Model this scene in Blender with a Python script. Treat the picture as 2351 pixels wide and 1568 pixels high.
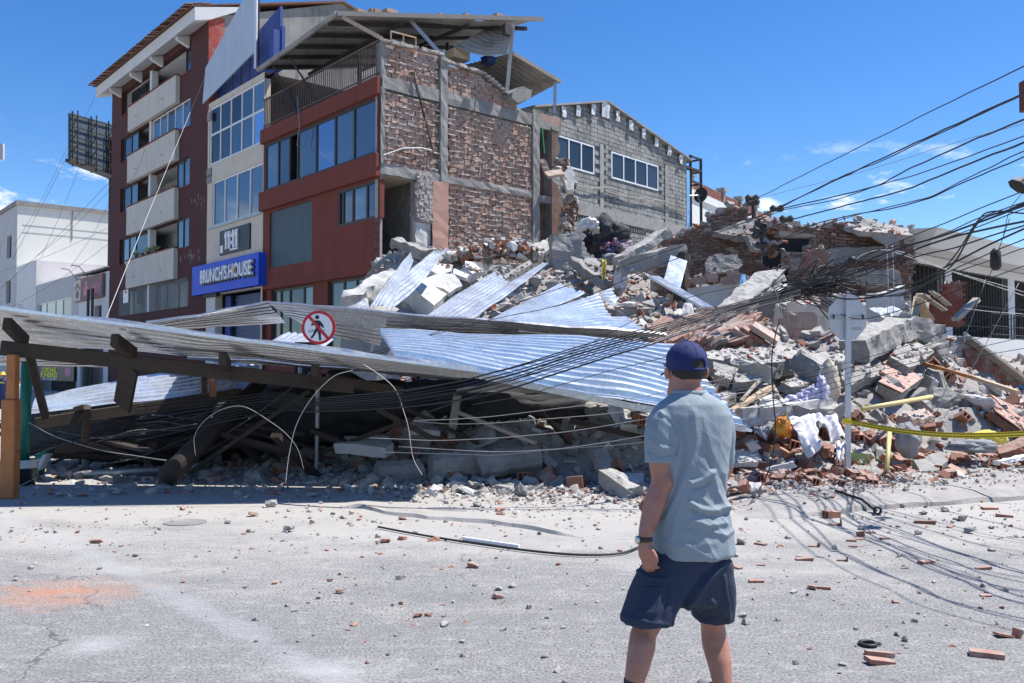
import bpy, bmesh, math, random
from mathutils import Vector as V, Matrix, noise
random.seed(7)
R = math.radians
for o in list(bpy.data.objects): bpy.data.objects.remove(o)
scene = bpy.context.scene
COL = scene.collection

# ---------------------------------------------------------------- camera
FPX, CX, CY = 2009.0, 1175.5, 784.0            # focal length and centre in 2351-pixel-wide units
TILT = math.atan(65.4 / FPX)
CAM = V((0, 0, 1.6))
cd = bpy.data.cameras.new('camera'); cam = bpy.data.objects.new('camera', cd); COL.objects.link(cam)
cam.location = CAM; cam.rotation_euler = (math.pi / 2 + TILT, 0, 0)
cd.sensor_width = 36; cd.lens = 36 * FPX / 2351; cd.clip_end = 4000; cd.clip_start = .05
scene.camera = cam

# ---------------------------------------------------------------- sky, sun, exposure
SUN_EL, SUN_AZ = R(63), R(11)                   # azimuth measured from +X towards +Y
sdir = V((math.cos(SUN_EL) * math.cos(SUN_AZ), math.cos(SUN_EL) * math.sin(SUN_AZ), math.sin(SUN_EL)))
world = bpy.data.worlds.new('World'); scene.world = world; world.use_nodes = True
wn, wl = world.node_tree.nodes, world.node_tree.links
wn.clear()
wo = wn.new('ShaderNodeOutputWorld'); bg = wn.new('ShaderNodeBackground'); bg.inputs['Strength'].default_value = .10
sky = wn.new('ShaderNodeTexSky'); sky.sky_type = 'NISHITA'; sky.sun_disc = False
sky.sun_elevation = SUN_EL; sky.sun_rotation = math.pi / 2 - SUN_AZ
sky.altitude = 900; sky.air_density = 1.0; sky.dust_density = .25; sky.ozone_density = 2.2
hsv = wn.new('ShaderNodeHueSaturation'); hsv.inputs['Saturation'].default_value = 1.34; hsv.inputs['Value'].default_value = 1.18
hsv.inputs['Hue'].default_value = .508
wl.new(sky.outputs[0], hsv.inputs['Color'])
# low fair-weather clouds all round the horizon
tc = wn.new('ShaderNodeTexCoord')
sep = wn.new('ShaderNodeSeparateXYZ'); wl.new(tc.outputs['Generated'], sep.inputs[0])
mp = wn.new('ShaderNodeMapping'); mp.inputs['Scale'].default_value = (3.4, 3.4, 9.5); mp.inputs['Location'].default_value = (4.17, .4, .4)
wl.new(tc.outputs['Generated'], mp.inputs[0])
cn = wn.new('ShaderNodeTexNoise'); cn.inputs['Scale'].default_value = 2.6; cn.inputs['Detail'].default_value = 9; cn.inputs['Roughness'].default_value = .62
wl.new(mp.outputs[0], cn.inputs['Vector'])
cr = wn.new('ShaderNodeMapRange'); cr.inputs['From Min'].default_value = .535; cr.inputs['From Max'].default_value = .63
wl.new(cn.outputs['Fac'], cr.inputs['Value'])
zr = wn.new('ShaderNodeMapRange'); zr.inputs['From Min'].default_value = .25; zr.inputs['From Max'].default_value = .17
wl.new(sep.outputs['Z'], zr.inputs['Value'])
mu = wn.new('ShaderNodeMath'); mu.operation = 'MULTIPLY'; wl.new(cr.outputs[0], mu.inputs[0]); wl.new(zr.outputs[0], mu.inputs[1])
mx = wn.new('ShaderNodeMix'); mx.data_type = 'RGBA'; wl.new(mu.outputs[0], mx.inputs['Factor'])
wl.new(hsv.outputs[0], mx.inputs['A']); mx.inputs['B'].default_value = (8.6, 8.8, 9.2, 1)
wl.new(mx.outputs['Result'], bg.inputs['Color']); wl.new(bg.outputs[0], wo.inputs[0])
sd = bpy.data.lights.new('sun', 'SUN'); sd.energy = 5.0; sd.angle = R(.5); sd.color = (1, .965, .91)
sun = bpy.data.objects.new('sun', sd); COL.objects.link(sun); sun.location = (30, 0, 60)
sun.rotation_euler = sdir.to_track_quat('Z', 'Y').to_euler()
vs = scene.view_settings; vs.view_transform = 'Standard'; vs.look = 'None'; vs.gamma = 1; vs.exposure = .62; vs.use_curve_mapping = False
scene.render.resolution_x, scene.render.resolution_y = 1024, 683

# ---------------------------------------------------------------- picture measurements -> places in the world
def ray(x, y):
    u = (x - CX) / FPX; v = (CY - y) / FPX
    return V((u, math.cos(TILT) - v * math.sin(TILT), math.sin(TILT) + v * math.cos(TILT)))
def P(x, y, Y): r = ray(x, y); return CAM + r * (Y / r.y)
def G(x, y, z=0.0): r = ray(x, y); return CAM + r * ((z - 1.6) / r.z)
def z1(a, b): return (.4758 * a, .4758 * b)
def z2(a, b): return (574 + .4758 * a, .4758 * b)
def z3(a, b): return (1205.3 + .366 * a, 172.2 + .366 * b)
def z4(a, b): return (1722 + .4028 * a, 114.8 + .4028 * b)
def z5(a, b): return (.3477 * a, 660 + .3477 * b)
def z6(a, b): return (746.2 + .421 * a, 545.3 + .421 * b)
def z7(a, b): return (1549.7 + .4027 * a, 631.4 + .4027 * b)
def b1(a, b): return (803.6 + .2686 * a, 373 + .2686 * b)
def b2(a, b): return (1492.3 + .238 * a, 717.5 + .238 * b)
def b3(a, b): return (1894.1 + .2929 * a, 545.3 + .2929 * b)
def b4(a, b): return (.3369 * a, 447.7 + .3369 * b)
def b5(a, b): return (447.7 + .2196 * a, 401.8 + .2196 * b)
def b6(a, b): return (.5 * a, 1090.5 + .5 * b)
def b7(a, b): return (1664.5 + .3412 * a, 1033.1 + .3412 * b)
# street frame: t along the row of facades (away), s into the lots, z up
C0 = P(872, 400, 30); C0.z = 0
D1 = V((-.657, .754, 0)).normalized(); D2 = V((D1.y, -D1.x, 0)); ZZ = V((0, 0, 1))
def W(t, s, z): return C0 + D1 * t + D2 * s + ZZ * z

# ---------------------------------------------------------------- building helpers
WL = {}
def finish(o, parent, wloc):
    COL.objects.link(o); WL[o.name] = V(wloc)
    if parent is not None:
        o.parent = parent; o.location = V(wloc) - WL[parent.name]
    else: o.location = wloc
    return o
def tag(o, label, cat, group=None, kind=None):
    if label: o['label'] = label
    if cat: o['category'] = cat
    if group: o['group'] = group
    if kind: o['kind'] = kind
    elif cat: o['kind'] = 'thing'
    return o
def thing(name, loc, label, cat, group=None):
    o = bpy.data.objects.new(name, None); o.empty_display_size = .2
    finish(o, None, loc); return tag(o, label, cat, group)
class MB:
    def __init__(s): s.v = []; s.f = []; s.m = []; s.uv = None
    def add(s, verts, faces, mi=0):
        n = len(s.v); s.v += [V(p) for p in verts]; s.f += [tuple(i + n for i in f) for f in faces]; s.m += [mi] * len(faces); return s
    def quad(s, a, b, c, d, mi=0): return s.add([a, b, c, d], [(0, 1, 2, 3)], mi)
    def hexa(s, p, mi=0):  # p: 4 bottom + 4 top
        return s.add(p, [(3, 2, 1, 0), (4, 5, 6, 7), (0, 1, 5, 4), (1, 2, 6, 5), (2, 3, 7, 6), (3, 0, 4, 7)], mi)
    def box(s, c, ax, ay, az, mi=0):  # centre and half axes
        c, ax, ay, az = V(c), V(ax), V(ay), V(az)
        return s.hexa([c - ax - ay - az, c + ax - ay - az, c + ax + ay - az, c - ax + ay - az,
                       c - ax - ay + az, c + ax - ay + az, c + ax + ay + az, c - ax + ay + az], mi)
    def sbox(s, t0, t1, s0, s1, zz0, zz1, mi=0):  # box in street frame
        return s.hexa([W(t0, s0, zz0), W(t1, s0, zz0), W(t1, s1, zz0), W(t0, s1, zz0), W(t0, s0, zz1), W(t1, s0, zz1), W(t1, s1, zz1), W(t0, s1, zz1)], mi)
    def bar(s, p, q, w, h, up=ZZ, mi=0):
        p, q = V(p), V(q); d = q - p; L = d.length; d = d / L
        sx = d.cross(V(up))
        if sx.length < 1e-3: sx = d.cross(V((1, 0, 0)))
        sx.normalize(); uz = sx.cross(d)
        return s.box((p + q) / 2, sx * w / 2, d * L / 2, uz * h / 2, mi)
    def tube(s, pts, r, n=6, caps=True, mi=0):
        pts = [V(p) for p in pts]; rings = []; k = len(pts)
        pu = None
        for i, p in enumerate(pts):
            d = (pts[min(i + 1, k - 1)] - pts[max(i - 1, 0)])
            if d.length < 1e-9: d = V((0, 0, 1))
            d.normalize()
            a = (pu - d * pu.dot(d)) if pu else d.cross(V((.3, .2, .93)))
            if a.length < 1e-4: a = d.cross(V((1, 0, 0)))
            a.normalize(); pu = a; b = d.cross(a)
            rr = r[i] if isinstance(r, (list, tuple)) else r
            rings.append([p + (a * math.cos(2 * math.pi * j / n) + b * math.sin(2 * math.pi * j / n)) * rr for j in range(n)])
        base = len(s.v); s.v += [p for g in rings for p in g]
        fs = [(base + i * n + j, base + i * n + (j + 1) % n, base + (i + 1) * n + (j + 1) % n, base + (i + 1) * n + j) for i in range(k - 1) for j in range(n)]
        if caps: fs += [tuple(base + j for j in range(n - 1, -1, -1)), tuple(base + (k - 1) * n + j for j in range(n))]
        s.f += fs; s.m += [mi] * len(fs); return s
    def loft(s, rings, close=True, caps=True, mi=0):
        n = len(rings[0]); base = len(s.v); s.v += [V(p) for g in rings for p in g]; fs = []
        for i in range(len(rings) - 1):
            for j in range(n if close else n - 1):
                fs.append((base + i * n + j, base + i * n + (j + 1) % n, base + (i + 1) * n + (j + 1) % n, base + (i + 1) * n + j))
        if caps: fs += [tuple(base + j for j in range(n - 1, -1, -1)), tuple(base + (len(rings) - 1) * n + j for j in range(n))]
        s.f += fs; s.m += [mi] * len(fs); return s
    def mesh(s, name, mats, off, smooth=False):
        me = bpy.data.meshes.new(name); me.from_pydata([p - off for p in s.v], [], s.f)
        for m in (mats if isinstance(mats, (list, tuple)) else [mats]): me.materials.append(M[m] if isinstance(m, str) else m)
        if len(me.materials) > 1: me.polygons.foreach_set('material_index', s.m)
        if smooth: me.polygons.foreach_set('use_smooth', [True] * len(s.f))
        me.update(); return me
    def build(s, name, mats, parent=None, smooth=False):
        if parent is not None: off = WL[parent.name]
        else:
            xs = [p.x for p in s.v]; ys = [p.y for p in s.v]; zs = [p.z for p in s.v]
            off = V(((min(xs) + max(xs)) / 2, (min(ys) + max(ys)) / 2, min(zs)))
        return finish(bpy.data.objects.new(name, s.mesh(name, mats, off, smooth)), parent, off)
def inst(name, me, mat, parent=None):
    """an object on shared mesh data at a world matrix (parents are translated only)"""
    o = bpy.data.objects.new(name, me); COL.objects.link(o)
    WL[o.name] = mat.translation.copy()
    if parent is not None:
        o.parent = parent; mat = Matrix.Translation(-WL[parent.name]) @ mat
    o.matrix_basis = mat; return o
def frame(x, y, z, c, s=(1, 1, 1)):
    m = Matrix((x * s[0], y * s[1], z * s[2])).transposed().to_4x4(); m.translation = c; return m
def rndrot(): return Matrix.Rotation(random.uniform(0, 6.28), 3, 'Z') @ Matrix.Rotation(random.uniform(0, 6.28), 3, 'X') @ Matrix.Rotation(random.uniform(0, 6.28), 3, 'Z')
def smooth_by(o, deg=40):
    o.data.polygons.foreach_set('use_smooth', [True] * len(o.data.polygons)); o.data.set_sharp_from_angle(angle=R(deg))
def bevel(o, w=.01, seg=1):
    m = o.modifiers.new('bevel', 'BEVEL'); m.width = w; m.segments = seg; m.limit_method = 'ANGLE'; return o

# ---------------------------------------------------------------- materials
M = {}
def nn(nt, t, **k):
    n = nt.nodes.new(t)
    for a, b in k.items():
        if a in n.inputs: n.inputs[a].default_value = b
        else: setattr(n, a, b)
    return n
def mixc(nt, f, a, b, mode='MIX'):
    n = nn(nt, 'ShaderNodeMix', data_type='RGBA', blend_type=mode)
    for k, v in (('Factor', f), ('A', a), ('B', b)):
        s = n.inputs[k] if k != 'Factor' else n.inputs[0]
        if k == 'A': s = n.inputs[6]
        if k == 'B': s = n.inputs[7]
        if hasattr(v, 'is_output'): nt.links.new(v, s)
        else: s.default_value = (*v, 1) if isinstance(v, tuple) else v
    return n.outputs[2]
def rng(nt, v, a, b, c=0, d=1):
    n = nn(nt, 'ShaderNodeMapRange'); n.inputs[1].default_value = a; n.inputs[2].default_value = b; n.inputs[3].default_value = c; n.inputs[4].default_value = d
    nt.links.new(v, n.inputs[0]); return n.outputs[0]
def math_(nt, op, a, b=None):
    n = nn(nt, 'ShaderNodeMath', operation=op)
    for i, v in enumerate((a, b)):
        if v is None: continue
        if hasattr(v, 'is_output'): nt.links.new(v, n.inputs[i])
        else: n.inputs[i].default_value = v
    return n.outputs[0]
def tex(nt, scale, detail=4, rough=.6, vec=None, kind='noise', sc=None):
    if vec is None:
        g = nn(nt, 'ShaderNodeNewGeometry'); vec = g.outputs['Position']
    if sc:
        m = nn(nt, 'ShaderNodeMapping'); m.inputs['Scale'].default_value = sc; nt.links.new(vec, m.inputs[0]); vec = m.outputs[0]
    if kind == 'noise':
        n = nn(nt, 'ShaderNodeTexNoise'); n.inputs['Scale'].default_value = scale; n.inputs['Detail'].default_value = detail; n.inputs['Roughness'].default_value = rough
        nt.links.new(vec, n.inputs['Vector']); return n.outputs['Fac']
    n = nn(nt, 'ShaderNodeTexVoronoi'); n.inputs['Scale'].default_value = scale; nt.links.new(vec, n.inputs['Vector']); return n.outputs['Distance']
def mat(name, c1, c2=None, sc=3.0, rough=.85, metal=0.0, bump=.0, bsc=40, rand=0.0, dirt=None, dirtsc=1.2, dirtamt=(.5, .7), top=None, topamt=.8, streak=None, spec=None, obj=False):
    """procedural surface: two tones by noise, optional dirt patches, dust on upward faces, vertical rain streaks, per-object variation"""
    m = bpy.data.materials.new(name); m.use_nodes = True; nt = m.node_tree; b = nt.nodes['Principled BSDF']; L = nt.links
    c2 = c2 or tuple(x * .8 for x in c1)
    vec = None
    if obj:
        tcn = nn(nt, 'ShaderNodeTexCoord'); vec = tcn.outputs['Object']
    f = rng(nt, tex(nt, sc, 6, .65, vec), .3, .7)
    col = mixc(nt, f, c1, c2)
    if dirt:
        col = mixc(nt, rng(nt, tex(nt, dirtsc, 7, .7, vec), dirtamt[0], dirtamt[1]), col, dirt)
    if streak:
        col = mixc(nt, rng(nt, tex(nt, 1.0, 5, .6, None, 'noise', (5, 5, .35)), .52, .75, 0, .8), col, streak)
    if top:
        g = nn(nt, 'ShaderNodeNewGeometry'); sp = nn(nt, 'ShaderNodeSeparateXYZ'); L.new(g.outputs['Normal'], sp.inputs[0])
        k = math_(nt, 'MULTIPLY', rng(nt, sp.outputs['Z'], .35, .9), rng(nt, tex(nt, 4.5, 5, .7), .3, .62, 0, topamt))
        col = mixc(nt, k, col, top)
    if rand:
        oi = nn(nt, 'ShaderNodeObjectInfo'); h = nn(nt, 'ShaderNodeHueSaturation')
        L.new(rng(nt, oi.outputs['Random'], 0, 1, 1 - rand, 1 + rand), h.inputs['Value']); L.new(col, h.inputs['Color']); col = h.outputs[0]
    L.new(col, b.inputs['Base Color']); b.inputs['Roughness'].default_value = rough; b.inputs['Metallic'].default_value = metal
    if spec is not None: b.inputs['Specular IOR Level'].default_value = spec
    if bump:
        bn = nn(nt, 'ShaderNodeBump'); bn.inputs['Strength'].default_value = bump; bn.inputs['Distance'].default_value = .02
        L.new(tex(nt, bsc, 6, .7, vec), bn.inputs['Height']); L.new(bn.outputs[0], b.inputs['Normal'])
    M[name] = m; return m
DUST = (.50, .47, .43)
mat('concrete', (.33, .315, .295), (.23, .22, .205), 3.5, .95, bump=.9, bsc=22, rand=.16, dirt=(.17, .155, .145), dirtsc=2.2, dirtamt=(.52, .72), top=(.42, .40, .37))
mat('concrete_dark', (.27, .255, .24), (.19, .18, .17), 2.5, .95, bump=.6, bsc=25, dirt=(.38, .36, .34), dirtsc=1.7)
mat('plaster_white', (.56, .55, .53), (.46, .45, .43), 2.5, .9, bump=.35, bsc=20, rand=.14, dirt=(.30, .28, .26), dirtsc=2.0, dirtamt=(.5, .75))
mat('mortar', (.42, .38, .345), (.31, .275, .25), 6, .97, bump=.8, bsc=30)
mat('rubble', (.30, .28, .26), (.22, .205, .19), 1.4, .97, bump=.9, bsc=14, dirt=(.28, .18, .14), dirtsc=.9, dirtamt=(.6, .8), top=(.38, .36, .335))
mat('fragment_grey', (.36, .34, .315), (.22, .205, .19), 1.6, .96, top=(.43, .41, .38), bump=.3)
mat('fragment_red', (.36, .15, .09), (.26, .12, .08), 1.6, .95, top=(.40, .33, .29), topamt=.75)
mat('brick', (.38, .225, .175), (.30, .18, .14), 2.2, .93, rand=.12, bump=.4, bsc=35, dirt=(.40, .33, .285), dirtsc=1.2, dirtamt=(.45, .72))
mat('brick_loose', (.34, .15, .095), (.26, .12, .082), 3, .92, rand=.22, bump=.3, bsc=35, dirt=(.45, .38, .33), dirtsc=2.5, dirtamt=(.58, .76), top=(.43, .36, .32), topamt=.72)
mat('brick_wall_red', (.24, .075, .05), (.17, .055, .04), 2.2, .9, rand=.16, dirt=(.27, .19, .16), dirtsc=2)
mat('brick_old', (.20, .115, .085), (.145, .085, .065), 2.5, .95, rand=.3, dirt=(.24, .20, .175), dirtsc=1.8, dirtamt=(.48, .72), bump=.5)
mat('brick_pale', (.40, .29, .235), (.33, .23, .185), 2.5, .95, rand=.15, top=(.46, .41, .37))
mat('block', (.30, .30, .285), (.22, .22, .21), 1.0, .95, rand=.2, bump=.3, bsc=25, streak=(.07, .068, .064), dirt=(.13, .128, .12), dirtsc=.55, dirtamt=(.5, .72))
mat('block_joint', (.21, .21, .20), (.15, .15, .145), 2, .97, streak=(.08, .08, .075))
mat('stucco_orange', (.200, .046, .029), (.150, .035, .024), .9, .9, bump=.3, bsc=30, streak=(.085, .026, .021), dirt=(.12, .05, .04), dirtsc=2.4, dirtamt=(.6, .78))
mat('stucco_maroon', (.092, .029, .026), (.072, .023, .021), 1, .92, bump=.3, bsc=25, streak=(.075, .028, .026))
mat('stucco_red', (.36, .06, .045), (.28, .05, .04), 2, .9, dirt=(.3, .2, .17), dirtsc=3)
mat('stucco_cream', (.66, .58, .47), (.58, .50, .40), 1.2, .92, bump=.15, streak=(.42, .36, .28), dirt=(.42, .37, .31), dirtsc=1.4, dirtamt=(.62, .8))
mat('balcony', (.60, .56, .49), (.52, .48, .42), 1.2, .92, streak=(.42, .39, .34))
mat('white_wall', (.66, .66, .65), (.58, .58, .57), .7, .9, streak=(.62, .62, .60))
mat('white_far', (.66, .65, .60), (.60, .59, .54), .5, .9, streak=(.66, .65, .61))
mat('grey_wall', (.50, .50, .50), (.44, .44, .44), .8, .9, streak=(.36, .36, .36))
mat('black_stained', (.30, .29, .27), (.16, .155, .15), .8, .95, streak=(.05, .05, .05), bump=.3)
mat('dark_void', (.03, .028, .026), (.02, .02, .02), 1, .9)  # near-black, puts the dark of unlit rooms into the colour
mat('frame_dark', (.025, .022, .02), (.04, .035, .03), 5, .5)
mat('frame_white', (.75, .76, .78), (.66, .67, .69), 5, .45)
mat('rail_rust', (.13, .095, .075), (.08, .06, .05), 9, .7, dirt=(.2, .11, .07), dirtsc=5)
mat('iron_dark', (.045, .04, .036), (.03, .027, .025), 9, .65)
mat('steel_grey', (.42, .43, .44), (.34, .35, .36), 7, .45, .5, dirt=(.26, .15, .10), dirtsc=5, dirtamt=(.62, .75))
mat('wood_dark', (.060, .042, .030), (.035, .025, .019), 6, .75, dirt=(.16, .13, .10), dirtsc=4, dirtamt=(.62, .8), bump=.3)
mat('wood_orange', (.46, .185, .055), (.37, .13, .04), 5, .7, dirt=(.28, .12, .06), dirtsc=5, dirtamt=(.55, .75), bump=.2)
mat('wood_pale', (.52, .38, .24), (.42, .30, .19), 6, .8, dirt=(.5, .45, .4), dirtsc=5)
mat('wood_grey', (.38, .34, .29), (.28, .25, .21), 6, .85)
mat('pole_teal', (.012, .17, .12), (.010, .14, .10), 6, .5)
mat('blue_sign', (.008, .075, .62), (.007, .06, .52), 3, .55)
mat('blue_shutter', (.012, .05, .16), (.01, .04, .13), 3, .5)
mat('navy_wall', (.03, .07, .28), (.025, .055, .22), 2, .7, streak=(.02, .03, .1))
mat('banner_grey', (.47, .53, .61), (.42, .48, .56), .8, .7, streak=(.36, .41, .48))
mat('sign_dark', (.018, .022, .03), None, 3, .5)
mat('letter_white', (.82, .82, .84), (.74, .74, .76), 8, .5)
mat('sign_red', (.55, .014, .018), (.48, .012, .016), 4, .45)
mat('sign_white', (.80, .80, .79), (.72, .72, .71), 5, .45, dirt=(.5, .48, .45), dirtsc=7, dirtamt=(.6, .75))
mat('sign_black', (.012, .012, .012), None, 4, .5)
mat('sign_back', (.56, .575, .60), (.50, .515, .54), 3, .5, .3, dirt=(.32, .24, .18), dirtsc=8, dirtamt=(.66, .75))
mat('wire', (.012, .012, .013), (.02, .02, .02), 5, .55)
mat('wire_grey', (.30, .29, .28), (.22, .21, .2), 5, .6)
mat('wire_white', (.62, .60, .57), (.5, .48, .45), 5, .6)
mat('pipe_yellow', (.66, .56, .22), (.58, .48, .19), 4, .5, dirt=(.5, .45, .33), dirtsc=7)
mat('pipe_grey', (.20, .20, .20), (.14, .14, .14), 4, .6, top=(.42, .4, .38))
mat('pvc_blue', (.20, .42, .66), (.16, .36, .58), 3, .5)
mat('tape_yellow', (.86, .64, .015), (.80, .58, .012), 6, .45)
mat('skin', (.46, .22, .15), (.36, .15, .10), 14, .5, bump=.25, bsc=90, dirt=(.33, .12, .085), dirtsc=11, dirtamt=(.55, .8))
mat('skin_leg', (.45, .235, .165), (.39, .19, .13), 9, .55, bump=.1, bsc=60)
mat('hair', (.02, .014, .011), (.035, .026, .02), 40, .7, bump=.5, bsc=160)
mat('cap_navy', (.016, .026, .115), (.013, .021, .095), 12, .85, bump=.15, bsc=220)
mat('shorts_navy', (.027, .040, .072), (.022, .033, .060), 8, .85, bump=.15, bsc=120)
mat('cloth_white', (.74, .73, .75), (.62, .61, .64), 5, .9, dirt=(.45, .41, .36), dirtsc=2.5, dirtamt=(.52, .75))
mat('cloth_lilac', (.60, .57, .74), (.48, .46, .64), 5, .9)
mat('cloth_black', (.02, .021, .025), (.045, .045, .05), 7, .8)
mat('cloth_navy', (.02, .03, .10), (.03, .045, .14), 7, .9)
mat('cloth_mixed', (.10, .30, .28), (.45, .10, .16), 6, .9, dirt=(.05, .06, .2), dirtsc=5)
mat('cloth_pink', (.65, .28, .36), (.55, .24, .31), 5, .9)
mat('cloth_yellow', (.70, .58, .12), (.6, .48, .10), 5, .9)
mat('cloth_beige', (.52, .46, .37), (.42, .37, .30), 5, .9)
mat('cloth_grey', (.28, .28, .29), (.20, .20, .21), 5, .9)
mat('cloth_fire', (.75, .10, .03), (.85, .55, .06), 6, .9)
mat('plastic_clear', (.62, .64, .64), (.5, .52, .52), 6, .25)
mat('plastic_green', (.03, .22, .09), (.025, .18, .075), 4, .5)
mat('leaf', (.16, .26, .07), (.30, .36, .18), 6, .6)
mat('roof_tile', (.17, .085, .06), (.11, .06, .045), 4, .9, rand=.25, dirt=(.07, .06, .055), dirtsc=3)
mat('roof_sheet_grey', (.33, .32, .30), (.24, .23, .215), 1.5, .7, .15, dirt=(.16, .14, .12), dirtsc=1.5)
mat('roof_red_sheet', (.48, .12, .09), (.6, .5, .46), .9, .7)
mat('tile_pink', (.44, .25, .19), (.38, .21, .16), 3, .75, rand=.1, top=(.45, .36, .32), topamt=.6)
mat('denim', (.05, .085, .17), None, 8, .9)
mat('helmet_yellow', (.75, .48, .02), None, 4, .35)
mat('watch_metal', (.6, .6, .58), None, 4, .25, .9)
mat('leather', (.045, .028, .02), None, 9, .6)
mat('rust_red', (.17, .045, .03), (.12, .035, .025), 4, .7)
mat('tank_metal', (.42, .50, .56), (.34, .42, .48), 3, .4, .5)
mat('orange_mark', (.8, .35, .03), None, 3, .5)
mat('poster_brown', (.26, .15, .13), (.20, .11, .11), 1.2, .7)
mat('text_yellow', (.85, .78, .02), None, 3, .5)
mat('billboard_back', (.075, .10, .12), (.06, .08, .10), .8, .6)
mat('blind_teal', (.055, .085, .105), (.045, .07, .09), 1.0, .6, streak=(.075, .105, .12))
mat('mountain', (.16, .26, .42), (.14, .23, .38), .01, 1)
def glass(name, base, rough=.06, metal=.55):
    m = bpy.data.materials.new(name); m.use_nodes = True; nt = m.node_tree; b = nt.nodes['Principled BSDF']
    oi = nn(nt, 'ShaderNodeObjectInfo'); h = nn(nt, 'ShaderNodeHueSaturation'); h.inputs['Color'].default_value = (*base, 1)
    nt.links.new(rng(nt, oi.outputs['Random'], 0, 1, .6, 1.35), h.inputs['Value']); nt.links.new(h.outputs[0], b.inputs['Base Color'])
    b.inputs['Metallic'].default_value = metal; b.inputs['Roughness'].default_value = rough
    bn = nn(nt, 'ShaderNodeBump'); bn.inputs['Strength'].default_value = .04; bn.inputs['Distance'].default_value = .05
    nt.links.new(tex(nt, .9, 2), bn.inputs['Height']); nt.links.new(bn.outputs[0], b.inputs['Normal']); M[name] = m
glass('glass_tint', (.13, .185, .235)); glass('glass_bright', (.30, .42, .60), .04, .8); glass('glass_dark', (.05, .065, .08), .05, .4); glass('glass_pale', (.12, .16, .175), .12, .4)
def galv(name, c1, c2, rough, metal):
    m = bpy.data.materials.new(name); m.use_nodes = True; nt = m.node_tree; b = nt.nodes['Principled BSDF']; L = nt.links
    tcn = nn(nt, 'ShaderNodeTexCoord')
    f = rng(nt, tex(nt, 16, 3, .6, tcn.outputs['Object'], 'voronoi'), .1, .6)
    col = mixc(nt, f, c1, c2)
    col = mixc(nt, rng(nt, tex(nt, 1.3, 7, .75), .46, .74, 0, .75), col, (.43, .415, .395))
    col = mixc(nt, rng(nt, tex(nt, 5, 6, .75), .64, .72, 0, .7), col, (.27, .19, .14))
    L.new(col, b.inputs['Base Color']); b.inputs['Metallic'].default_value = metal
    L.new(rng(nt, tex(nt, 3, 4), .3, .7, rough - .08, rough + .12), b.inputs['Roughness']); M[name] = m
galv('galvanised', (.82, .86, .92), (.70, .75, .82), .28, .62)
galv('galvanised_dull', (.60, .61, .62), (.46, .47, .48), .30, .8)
# the man's knitted shirt: a fine mesh weave
m = bpy.data.materials.new('shirt'); m.use_nodes = True; nt = m.node_tree; b = nt.nodes['Principled BSDF']
v = tex(nt, 230, 0, 0, None, 'voronoi')
nt.links.new(mixc(nt, rng(nt, v, .25, .6), (.305, .35, .38), (.24, .28, .305)), b.inputs['Base Color']); b.inputs['Roughness'].default_value = .85
bn = nn(nt, 'ShaderNodeBump'); bn.inputs['Strength'].default_value = .35; bn.inputs['Distance'].default_value = .003
nt.links.new(v, bn.inputs['Height']); nt.links.new(bn.outputs[0], b.inputs['Normal']); M['shirt'] = m

# road surface: dusty asphalt with aggregate, a worn painted line, brick powder, chalky patches
m = bpy.data.materials.new('road'); m.use_nodes = True; nt = m.node_tree; b = nt.nodes['Principled BSDF']; L = nt.links
geo = nn(nt, 'ShaderNodeNewGeometry'); pos = geo.outputs['Position']
ag = tex(nt, 58, 5, .75, pos); agv = tex(nt, 70, 0, 0, pos, 'voronoi')
col = mixc(nt, rng(nt, ag, .42, .58), (.075, .074, .077), (.26, .255, .25))
col = mixc(nt, rng(nt, agv, .0, .28, .55, 0), col, (.34, .335, .325))
dust = tex(nt, .42, 9, .72, pos, 'noise', (1, 1.9, 1)); spx = nn(nt, 'ShaderNodeSeparateXYZ'); L.new(pos, spx.inputs[0])
far = rng(nt, spx.outputs['Y'], 4.2, 10.5, -.26, .34)
dm = rng(nt, math_(nt, 'ADD', math_(nt, 'ADD', dust, far), rng(nt, ag, .36, .64, -.17, .17)), .40, .70, .10, .92)
col = mixc(nt, dm, col, (.375, .354, .322))
col = mixc(nt, rng(nt, tex(nt, 7, 6, .75, pos, 'noise', (1, 1.6, 1)), .5, .72, 0, .5), col, (.42, .41, .39))
col = mixc(nt, rng(nt, tex(nt, 2.6, 7, .7, pos, 'noise', (1.3, .8, 1)), .56, .7, 0, .45), col, (.15, .148, .152))
col = mixc(nt, rng(nt, tex(nt, 2.3, 8, .75, pos, 'noise', (.8, 2.6, 1)), .63, .76, 0, .75), col, (.44, .435, .425))
def seg_dist(ax, ay, bx, by):
    dx, dy = bx - ax, by - ay; L_ = math.hypot(dx, dy)
    a = math_(nt, 'MULTIPLY', math_(nt, 'SUBTRACT', spx.outputs['X'], ax), -dy / L_); c = math_(nt, 'MULTIPLY', math_(nt, 'SUBTRACT', spx.outputs['Y'], ay), dx / L_)
    return math_(nt, 'ABSOLUTE', math_(nt, 'ADD', a, c))
la, lb = G(20, 1180), G(640, 1490)
wob = rng(nt, tex(nt, 2.2, 5, .7, pos), .3, .7, -.06, .06)
col = mixc(nt, rng(nt, math_(nt, 'ADD', seg_dist(la.x, la.y, lb.x, lb.y), wob), .13, .05, 0, .34), col, (.34, .345, .36))
def blob(px, py, rx, ry):
    c = G(px, py); n = nn(nt, 'ShaderNodeMapping'); n.vector_type = 'POINT'
    n.inputs['Location'].default_value = (-c.x / rx, -c.y / ry, 0); n.inputs['Scale'].default_value = (1 / rx, 1 / ry, 0); L.new(pos, n.inputs[0])
    ln = nn(nt, 'ShaderNodeVectorMath', operation='LENGTH'); L.new(n.outputs[0], ln.inputs[0]); return ln.outputs['Value']
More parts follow.
